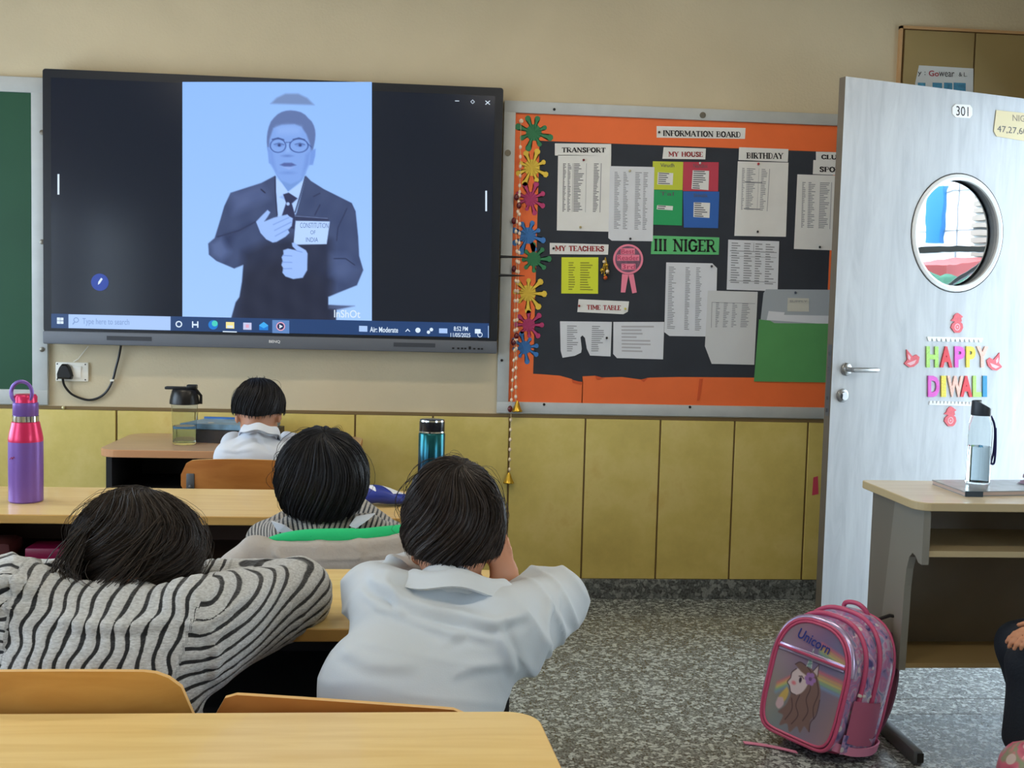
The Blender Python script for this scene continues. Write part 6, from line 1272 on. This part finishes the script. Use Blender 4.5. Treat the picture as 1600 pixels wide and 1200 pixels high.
# ---- boy behind, grey hooded jacket over his chair
Rm_ = Rz(0)@Rx(-.18)@Ry(0)
hm = WY(503, 745, 2.80)
Jm = dict(pelvis=(-.23, 2.74, .50), mid=(-.23, 2.75, .60), chest=(-.23, 2.76, .70), neck=(-.235, 2.78, .795), shL=(-.300, 2.79, .745), shR=(-.125, 2.79, .750), elL=(-.40, 2.98, .70), elR=(-.06, 2.98, .70),
          wrL=(-.27, 3.12, .775), wrR=(-.18, 3.12, .775), hipL=(-.30, 2.76, .48), hipR=(-.16, 2.76, .48), knL=(-.31, 3.05, .49), knR=(-.15, 3.05, .49), anL=(-.31, 3.08, .09), anR=(-.15, 3.08, .09))
mb_, Pm = person_body('person', 'black-haired boy in a striped sweater seen from behind at the long desk', Jm, hm, Rm_, 1.05, h=.007, hands=[('R', (-.5, .8, 0), (0, 0, 1), -1, .3), ('L', (.5, .8, 0), (0, 0, 1), 1, .3)])
trousers(mb_, Pm, M_trou, .012); shoes(mb_, Pm, M_shoe)
M_sw2 = sweatermat('fine_striped_knit', (176, 170, 160), (30, 30, 36), .42)
def sweater_mid():
    S = SDF((-.60, 2.58, .44), (.14, 3.2, .90), .0065); P_ = Pm; S.cap((-.23, 2.76, .45), (-.23, 2.77, .66), .10, .10, k=.04); S.cap(P_['shL'], P_['shR'], .054, .054, k=.04); S.cap((-.235, 2.775, .76), (-.235, 2.79, .80), .07, .055, k=.03)
    for s_ in 'LR': S.cap(P_['sh'+s_], P_['el'+s_], .056, .048, k=.03); S.cap(P_['el'+s_], P_['wr'+s_], .048, .034, k=.02)
    V, F_, _ = S.surf(); V = relax(V, F_, 2); rib = (V[:, 0]-.35*np.sign(V[:, 0]+.235)*(V[:, 2]-.75))/.0125; return mesh_np('sweater', V, F_, M_sw2, mb_, {'rib': rib})
sweater_mid()
M_wshirt = mat('white_shirt', (206, 212, 222), .75)
one('collar_tip', M_wshirt, mb_, fn=lambda b: (b.prism([WY(424, 815, 2.735), WY(445, 822, 2.72), WY(462, 834, 2.715), WY(434, 831, 2.73)], (0, .004, .002)), b.prism([WY(586, 803, 2.735), WY(576, 812, 2.72), WY(556, 826, 2.715), WY(546, 822, 2.72), WY(556, 808, 2.735)], (0, .004, .002))), smooth=False)
M_hairk = hairmat('black_hair', (13, 13, 15), (44, 44, 50))
def end_bowl(az):
    back = .5-.5*np.cos(az); return .30-(.30+1.02)*back**.55-.05*np.sin(az)**2
hair(mb_, hm+np.array((0, -.004, -.004)), Rm_, (.113, .110, .128), (.05, -.45, .88), end_bowl, M_hairk, n=3000, seed=8, swirl=.5, thick=.0011, clump=.003, fly=50)
# hooded jacket draped over the chair back
M_hood = mat('grey_sweatshirt', (176, 170, 164), .95, var=.06, vscale=14, bump=.25, bscale=90); M_lining = mat('green_lining', (36, 190, 120), .9, bump=.3, bscale=30)
jk = thing('hooded_jacket', 'grey hooded jacket with a green lined hood draped behind the black-haired boy', 'jacket', (-.2, 2.60, .42))
def jacket():
    S = SDF((-.62, 2.40, .36), (.22, 2.80, .84), .006); hoop = [WY(392, 852, 2.62), WY(440, 857, 2.60), WY(500, 856, 2.595), WY(560, 852, 2.595), WY(620, 846, 2.60), WY(665, 836, 2.63)]
    for a, b in zip(hoop, hoop[1:]): S.cap(a, b, .016, .016, k=.012); S.cap(a+np.array((0, .012, -.035)), b+np.array((0, .012, -.035)), .028, .028, k=.02)
    S.ell((-.20, 2.60, .68), (.215, .036, .09), k=.03); S.cap((-.35, 2.61, .50), (-.05, 2.61, .50), .045, .045, k=.06); S.ell((-.20, 2.615, .57), (.19, .04, .13), k=.04)
    S.cap(WY(402, 862, 2.62), WY(372, 892, 2.62), .034, .044, k=.03); S.cap(WY(372, 892, 2.62), WY(360, 960, 2.62), .044, .05, k=.03); S.cap(WY(650, 850, 2.62), WY(690, 900, 2.62), .03, .045, k=.03)
    V, F_, _ = S.surf(); N = normals(V, F_); V = V+N*(fbm(V, (40, 30, 20), 4)*.003)[:, None]; w = lambda L: [tuple(WY(x_, y_, 2.58)[[0, 2]]) for x_, y_ in L]
    V = folds(V, N, [(w([(412, 868), (470, 873), (560, 872), (640, 864)]), .003, .004), (w([(425, 860), (440, 872), (448, 888)]), .006, .008), (w([(552, 852), (566, 862), (556, 870)]), .004, .006)]); return mesh_np('jacket_body', V, F_, M_hood, jk)
jacket()
def lining(b):
    pt = smoothpath([WY(x, y, Y) for x, y, Y in ((407, 850, 2.625), (432, 842, 2.62), (470, 838, 2.612), (510, 838, 2.608), (560, 838, 2.61), (600, 834, 2.618), (640, 830, 2.64), (668, 826, 2.67))], 5); n = len(pt); b.tube(pt, [.018*math.sin(PI*(.04+.92*min(1, k/(n*.55))*.5))+.0015 if k < n*.55 else .018 for k in range(n)], 12)
one('hood_lining', M_lining, jk, fn=lining)
one('lining_seam', mat('green_dark', (24, 140, 90), .9), jk, fn=lambda b: [b.tube([WY(x, 829, 2.612), WY(x, 838, 2.594), WY(x+1, 849, 2.602)], .0016, 6) for x in (486, 535)])

# ---- boy by the wall
Rb_ = Rz(.05)@Rx(-.72)@Ry(-.02)
hb = WY(404, 645, 4.14)
Jb = dict(pelvis=(-.60, 4.06, .50), mid=(-.60, 4.05, .62), chest=(-.595, 4.06, .72), neck=(-.585, 4.09, .825), shL=(-.670, 4.08, .765), shR=(-.515, 4.08, .765), elL=(-.70, 4.30, .785), elR=(-.48, 4.30, .785),
          wrL=(-.66, 4.48, .785), wrR=(-.52, 4.48, .785), hipL=(-.67, 4.08, .48), hipR=(-.53, 4.08, .48), knL=(-.68, 4.36, .49), knR=(-.52, 4.36, .49), anL=(-.68, 4.38, .09), anR=(-.52, 4.38, .09))
bb_, Pb = person_body('person', 'boy in a white shirt bowed over the beige desk by the wall', Jb, hb, Rb_, 1.08, h=.0075, hands=[('R', (-.7, .6, .1), (0, 0, 1), -1, .3), ('L', (.7, .6, .1), (0, 0, 1), 1, .3)])
trousers(bb_, Pb, M_trou, .012); shoes(bb_, Pb, M_shoe)
def shirt_b():
    S = SDF((-.95, 3.88, .44), (-.25, 4.62, .96), .0065); P_ = Pb; S.cap((-.60, 4.07, .45), (-.60, 4.07, .66), .105, .110, k=.04); S.cap(P_['shL'], P_['shR'], .062, .062, k=.04); S.cap((-.59, 4.085, .78), (-.585, 4.11, .84), .075, .062, k=.03)
    for s_ in 'LR': S.cap(P_['sh'+s_], P_['el'+s_], .056, .046, k=.03); S.cap(P_['el'+s_], P_['wr'+s_], .046, .034, k=.02)
    V, F_, _ = S.surf(); V = relax(V, F_, 2); N = normals(V, F_); w = lambda L: [tuple(WY(x_, y_, 4.03)[[0, 2]]) for x_, y_ in L]
    V = folds(V, N, [(w([(362, 700), (380, 690), (400, 684), (425, 690)]), .005, .008), (w([(395, 670), (410, 690), (430, 704)]), .006, .008), (w([(430, 672), (440, 690), (446, 706)]), .005, .008), (w([(340, 702), (370, 705), (400, 700)]), .003, .006)]); V = V+normals(V, F_)*(fbm(V, (30, 20, 30), 4)*.002)[:, None]
    return mesh_np('shirt', V, F_, mat('white_school_shirt', (208, 214, 224), .75), bb_)
shirt_b()
collar(bb_, WY(406, 684, 4.08), Rz(.0)@Rx(-.45)@Ry(.06), .060, .052, .034, mat('white_collar', (208, 214, 224), .75), flare=.012)
def end_crop(az):
    back = .5-.5*np.cos(az); return .40-(.40+.86)*back**1.5-.16*np.sin(az)**2
hair(bb_, hb+Rb_@np.array((0, -.004, .018)), Rb_, (.094, .104, .114), (.0, -.40, .92), end_crop, M_hairk, n=1500, seed=9, swirl=.5, thick=.0014, clump=.003, fly=20, tuft=26)

# ---- child at the right desk, only knee and hand in view
Rp = Rz(1.35)@Rx(-.15)
KN = WY(1578, 1012, 2.98)
Jp = dict(pelvis=(2.12, 2.98, .50), mid=(2.13, 2.98, .62), chest=(2.12, 2.99, .74), neck=(2.10, 3.0, .86), shL=(2.10, 2.87, .82), shR=(2.10, 3.12, .82), elL=(1.98, 2.82, .62), elR=(2.02, 3.16, .62),
          wrL=(KN[0]+.055, 2.885, .498), wrR=(1.93, 3.10, .48), hipL=(2.06, 2.91, .48), hipR=(2.06, 3.06, .48), knL=(KN[0]+.045, 2.93, .375), knR=(KN[0]+.09, 3.07, .385), anL=(KN[0]+.035, 2.93, .085), anR=(KN[0]+.15, 3.07, .085), toe=(.04, -.10, -.045))
pb_, Pp = person_body('person', 'child in dark trousers sitting by the right desk, hand resting on a knee', Jp, np.array((2.075, 2.995, .985)), Rp, 1.0, h=.0045, hands=[('L', (-.95, -.06, -.30), (-.25, -.30, .9), 1, .45), ('R', (-.95, 0, -.2), (-.2, 0, 1), -1, .2)])
trousers(pb_, Pp, mat('dark_school_trousers', (26, 34, 46), .8, bump=.2, bscale=150), .006, .012); shoes(pb_, Pp, M_shoe)
def shirt_p():
    S = SDF((1.80, 2.70, .44), (2.36, 3.30, .94), .01); P_ = Pp; S.cap(P_['pelvis'], P_['chest'], .12, .12, k=.04); S.cap(P_['shL'], P_['shR'], .06, .06, k=.04)
    for s_ in 'LR': S.cap(P_['sh'+s_], P_['el'+s_], .055, .046, k=.03); S.cap(P_['el'+s_], P_['wr'+s_]*.6+P_['el'+s_]*.4, .046, .036, k=.02)
    V, F_, _ = S.surf(); return mesh_np('shirt', relax(V, F_, 2), F_, M_shirt, pb_)
shirt_p(); hair(pb_, np.array((2.075, 2.995, .985))+Rp@np.array((0, -.006, .018)), Rp, (.086, .098, .092), (.1, -.5, .8), end_short, M_hairb, n=1500, seed=12)
tq = thing('school_stool', 'wooden stool under the child by the right desk', 'stool', (2.14, 2.98, 0))
one('seat', M_ply, tq, fn=lambda b: b.box((1.98, 2.82, .385), (2.30, 3.14, .405), .006))
for x in (2.0, 2.28):
    for y in (2.84, 3.12): one('leg', M_greymetal, tq, fn=lambda b: b.tube([(x, y, .39), (x, y, 0)], .012, 8))

# ------------------------------------------------------------------ backpacks
def bagprint(name, cols, sc=14):
    m = mat(name, cols[0], .4, coat=.3); nt = m.node_tree; p = nt.nodes['Principled BSDF']; tc = nn(nt, 'ShaderNodeTexCoord')
    n1 = nn(nt, 'ShaderNodeTexNoise'); n1.inputs['Scale'].default_value = sc; n1.inputs['Detail'].default_value = 2; n1.inputs['Distortion'].default_value = 1.2; r = ramp(nt, [(.30, cols[0]), (.42, cols[1]), (.5, cols[2]), (.6, cols[3]), (.7, cols[4])])
    v = nn(nt, 'ShaderNodeTexVoronoi'); v.inputs['Scale'].default_value = sc*1.1; r2 = ramp(nt, [(.20, (255, 255, 255)), (.24, (0, 0, 0))])
    for a, b in ((tc.outputs['Object'], n1.inputs[0]), (tc.outputs['Object'], v.inputs[0]), (n1.outputs[0], r.inputs[0]), (v.outputs['Distance'], r2.inputs[0])): nt.links.new(a, b)
    mm = nn(nt, 'ShaderNodeMix', data_type='RGBA'); nt.links.new(r2.outputs[0], mm.inputs[0]); nt.links.new(r.outputs[0], mm.inputs[6]); mm.inputs[7].default_value = (*srgb(cols[5]), 1); nt.links.new(mm.outputs[2], p.inputs['Base Color']); return m
M_bag = bagprint('unicorn_floral_print', [(84, 76, 140), (168, 152, 200), (206, 130, 182), (208, 190, 216), (140, 152, 196), (226, 220, 226)], 22)
M_pipe = mat('pink_piping', (206, 88, 132), .4, coat=.2); M_holo = mat('holographic_strip', (196, 180, 220), .2, metal=.55, var=.25, vscale=12); M_mesh = mat('pink_mesh', (176, 96, 128), .8); M_strap = mat('pink_webbing', (222, 140, 176), .8)
def arch(w_, h_, n=44, rb=.05, p=2.6):
    """outline of a round-topped bag, (x,z), w width, h height"""
    out = []
    for i in range(n):
        a = 2*PI*i/n; c, s = math.cos(a), math.sin(a)
        if s >= 0: x = abs(c)**(2/p)*math.copysign(1, c)*w_/2; z = h_*.58+abs(s)**(2/2.3)*h_*.42
        else: x = abs(c)**(2/7)*math.copysign(1, c)*w_/2*(1-.04*abs(s)); z = h_*.58-abs(s)**(2/7)*h_*.58
        out.append((x, z))
    return out
bagyaw = math.radians(-54); BT = Matrix.Translation((1.278, 3.31, .010))@Matrix.Rotation(bagyaw, 4, 'Z')@Matrix.Rotation(math.radians(-13), 4, 'X')@Matrix.Rotation(math.radians(4), 4, 'Y')@Matrix.Scale(.95, 4)
bg = thing('unicorn_backpack', 'pink and lilac unicorn backpack standing on the floor beside the right desk', 'backpack', (1.305, 3.36, 0))
def bagpart(name, m, fn, smooth=True, angle=50):
    b = MB(); fn(b); return b.build(name, m, bg, xf=BT, smooth=smooth, angle=angle)
def slab(y0, y1, w0, h0, puff, zo=0, n=7):
    def f(b):
        rings = []
        for i in range(n+1):
            s = i/n; e = math.sin(PI*s)**.6*puff if 0 < s < 1 else 0; ww, hh = w0+2*e, h0+e; rings.append([(x, y0+(y1-y0)*s, z+zo-(0 if z > .02 else 0)) for x, z in arch(ww, hh)])
        b.loft(rings)
    return f
bagpart('front_compartment', M_bag, slab(-.155, -.085, .285, .385, .006)); bagpart('middle_compartment', M_bag, slab(-.085, -.02, .30, .41, .012)); bagpart('main_compartment', M_bag, slab(-.02, .075, .305, .43, .014)); bagpart('back_pad', M_mesh, slab(.075, .10, .29, .42, .004))
def pipe(y, w_, h_, r_=.006): return lambda b: b.tube([(x, y, z) for x, z in arch(w_, h_, 60)]+[(arch(w_, h_, 60)[0][0], y, arch(w_, h_, 60)[0][1])], r_, 8)
for y, w_, h_, r_ in ((-.157, .287, .387, .0065), (-.086, .306, .413, .008), (-.018, .316, .436, .008), (.075, .312, .436, .006)): bagpart('piping', M_pipe, pipe(y, w_, h_, r_))
bagpart('holographic_edge', M_holo, lambda b: b.tube([(x, -.150, z) for x, z in arch(.294, .394, 60)[1:33]], .010, 10))
# front panel painted with the unicorn
cb_ = Canvas(0, 0, 100, 150, .55); t_ = cb_.Y/150; u_ = cb_.X/100
base = np.stack([146+20*np.sin(u_*5+t_*3), 134+18*np.sin(u_*4+2), 156+14*np.sin(t_*6)], -1); cb_.c = base*(1-t_[..., None]*.35)+np.array((146, 168, 176))*t_[..., None]*.35
for (x0, y0, sl, sc2) in ((60, 22, .25, 1), (62, 58, .06, 1.1), (12, 92, -.9, .8)):
    for k_, col in enumerate(((236, 120, 140), (240, 180, 120), (236, 226, 120), (150, 210, 160), (130, 170, 220))):
        cb_.line([(x0, y0+k_*4*sc2), (x0+45*sc2 if x0 > 40 else x0+16, y0+k_*4*sc2+(45 if x0 > 40 else 16)*sl)], col, 3.6*sc2, 2.2, .8)
br_, brd = (134, 108, 106), (70, 50, 62)
def sm(L): return [tuple(p) for p in smoothpath(L+[L[0]], 6)]
def sl_(L): return [tuple(p) for p in smoothpath(L, 6)]
cb_.poly(sm([(40, 84), (56, 74), (68, 80), (74, 96), (73, 112), (68, 122), (70, 136), (62, 132), (58, 142), (52, 136), (44, 147), (38, 138), (28, 144), (30, 130), (22, 128), (30, 116), (33, 104), (34, 94)]), br_, 1)
cb_.poly(sm([(26, 92), (30, 98), (28, 110), (20, 118), (18, 108)]), (226, 196, 110), 1, .9); cb_.poly(sm([(17, 110), (24, 108), (27, 116), (22, 124), (16, 120)]), (216, 190, 206), 1)
cb_.poly(sm([(28, 72), (33, 65), (42, 62), (52, 66), (53, 80), (48, 92), (40, 98), (33, 97), (29, 90), (25, 86), (28, 79)]), (228, 214, 226), .8)
cb_.line(sl_([(33, 65), (28, 72), (28, 79), (25, 86), (29, 90), (33, 97), (40, 98)]), brd, 1.1)
cb_.poly(sm([(30, 60), (36, 55), (46, 57), (58, 60), (68, 72), (74, 90), (66, 104), (58, 96), (56, 82), (50, 70), (40, 66)]), br_, 1)
for L in ([(52, 68), (58, 82), (56, 98), (62, 112), (58, 126)], [(62, 66), (70, 84), (68, 104), (72, 118)], [(46, 96), (44, 110), (50, 122), (44, 136)], [(36, 104), (40, 118), (34, 134)], [(30, 60), (36, 55), (46, 57), (54, 62)], [(74, 92), (74, 112), (69, 124), (70, 136)]): cb_.line(sl_(L), brd, .9)
cb_.poly([(46, 57), (50, 32), (53, 57)], (150, 190, 192), .8); cb_.line([(46, 57), (50, 32), (53, 57)], (226, 230, 232), .9)
for k_ in range(4): cb_.line([(46.6+k_*.8, 54-k_*5.5), (52.8-k_*.5, 51-k_*5.5)], (90, 130, 140), .8)
cb_.poly([(56, 60), (62, 49), (64, 64)], (220, 206, 216), .8); cb_.line([(56, 60), (62, 49), (64, 64)], brd, .9); cb_.ell(42, 77, 1.8, 3.6, (50, 34, 60), .7); cb_.line([(39, 73), (43, 71.5), (46, 74)], brd, 1); cb_.ell(34, 84, 3, 2.4, (236, 140, 160), 1.2)
for a in range(6): cb_.ell(55+5*math.cos(a), 71+5*math.sin(a)*1.1, 3.2, 3.2, (172, 130, 204), .7)
cb_.ell(55, 71, 2, 2, (120, 80, 150), .6)
W0, H0 = .262, .365; msk = np.zeros(cb_.X.shape, bool)
def pan(X_, Y_):
    x = (X_/100-.5)*W0; z = H0*(1-Y_/150)+.012; return np.array([tuple(BT@Vector((float(a), -.1605, float(c)))) for a, c in zip(x.ravel(), z.ravel())]).reshape(x.shape+(3,))
xs_ = (cb_.X/100-.5)*W0; zs_ = H0*(1-cb_.Y/150); w2 = W0/2
msk = np.where(zs_ > .58*H0, (np.abs(xs_)/w2)**2.6+((zs_-.58*H0)/(.42*H0))**2.3 < 1, (np.abs(xs_)/w2)**7+((.58*H0-zs_)/(.58*H0))**7 < 1)
fp_ = cb_.mesh('front_panel', pan, vmat('bag_print', .3, spec=.6), bg, mask=msk); fp_['label'] = 'iridescent grey panel printed with a unicorn head and rainbows'
bagpart('panel_piping', M_pipe, lambda b: b.tube([(x, -.161, z+.010) for x, z in arch(W0+.004, H0+.004, 60)+arch(W0+.004, H0+.004, 60)[:1]], .0045, 8))
bagpart('pocket_zip', [M_holo, M_pipe], lambda b: (b.box((-.124, -.166, .262), (.124, -.160, .286), .002), setattr(b, 'mi', 1), b.box((-.126, -.169, .270), (.126, -.160, .279), .002)))
vs, fs = text_mesh('Unicorn', .012); x0, x1 = vs[:, 0].min(), vs[:, 0].max(); b = MB(); b.add([tuple(BT@Vector((-.070+(v[0]-x0)/(x1-x0)*.125+.012*v[1], -.1625, .318+.045*v[1]-.02*(v[0]-x0)/(x1-x0)))) for v in vs], fs); b.build('unicorn_lettering', mat('royal_thread', (50, 66, 160), .5), bg, smooth=False)
bagpart('side_pocket', M_mesh, lambda b: b.loft([[(.150+d, y, z) for y, z, d in ((-.12, z_, .006), (-.09, z_, .014+.02*k_), (-.02, z_, .016+.022*k_), (.05, z_, .008))] for z_, k_ in ((.05, 1), (.10, 1), (.15, .8), (.185, .5))], cap=False, closed=False))
bagpart('pocket_band', M_bag, lambda b: b.loft([[(.150+d, y, z) for y, z, d in ((-.13, z_, .004), (-.09, z_, .020*k_), (-.02, z_, .034*k_), (.06, z_, .008))] for z_, k_ in ((.012, .3), (.03, .9), (.06, 1.1), (.075, 1.2))], cap=False, closed=False))
bagpart('buckle', M_white, lambda b: b.box((.150, -.10, .196), (.160, -.03, .206), .002)); bagpart('top_handle', M_pipe, lambda b: b.tube(smoothpath([(-.05, .04, .425), (-.035, .02, .455), (.01, .01, .465), (.04, .02, .452), (.05, .04, .425)]), .008, 8))
bagpart('zip_puller', M_dark, lambda b: b.tube([(.06, .08, .43), (.085, .10, .452), (.11, .11, .455)], .006, 6)); bagpart('shoulder_strap', mat('mauve_strap', (120, 74, 96), .8), lambda b: b.loft([[(x+dx, y+dy, z) for dx, dy in ((-.02, 0), (.02, 0), (.02, .012), (-.02, .012))] for x, y, z in smoothpath([(.08, .10, .40), (.10, .135, .34), (.115, .15, .25), (.12, .14, .15), (.11, .115, .06), (.10, .10, .02)])]))
bagpart('lower_strap', M_strap, lambda b: b.loft([[(x, y, z), (x+.004, y, z+.028), (x+.009, y+.002, z+.028), (x+.006, y+.002, z)] for x, y, z in smoothpath([(.14, .09, .03), (.17, .05, .03), (.185, -.02, .02), (.165, -.09, .012), (.13, -.14, .016)])]))
one('floor_strap', M_strap, bg, fn=lambda b: b.loft([[p+np.array((0, -.009, .0)), p+np.array((0, .009, 0)), p+np.array((0, .009, .003)), p+np.array((0, -.009, .003))] for p in smoothpath([WZ(1162, 1161, .002), WZ(1180, 1163, .003), WZ(1210, 1168, .004), WZ(1245, 1176, .012)])]))
M_fl = bagprint('pink_flower_print', [(190, 84, 116), (216, 110, 140), (226, 120, 150), (150, 170, 140), (226, 150, 160), (232, 214, 214)], 12)
b2 = WZ(1640, 1230, .0); fb2 = thing('floral_backpack', 'pink flower printed bag on the floor at the lower right corner', 'backpack', (b2[0], b2[1]+.02, 0))
bx2, by2 = float(b2[0])-.015, float(b2[1])-.10; ZB = float(WY(1640, 1138, by2)[2])
one('bag_body', M_fl, fb2, fn=lambda b: b.loft([[(bx2+.185*s*math.cos(a), by2+.13*s*math.sin(a), z*ZB/.182) for a in np.linspace(0, 2*PI, 33)[:-1]] for s, z in ((.6, .001), (.95, .02), (1.05, .06), (1.0, .10), (.82, .14), (.5, .168), (.15, .18), (.01, .182))]))
one('piping', M_pipe, fb2, fn=lambda b: b.tube([(bx2+.193*math.cos(a), by2+.137*math.sin(a), .065*ZB/.182+.015*math.sin(a*2)) for a in np.linspace(0, 2*PI, 40)], .006, 8))
one('handle', M_pipe, fb2, fn=lambda b: b.tube(smoothpath([(bx2-.10, by2-.06, ZB*.78), (bx2-.08, by2-.08, ZB*.95), (bx2-.03, by2-.08, ZB*.98), (bx2-.02, by2-.06, ZB*.92)]), .006, 8))
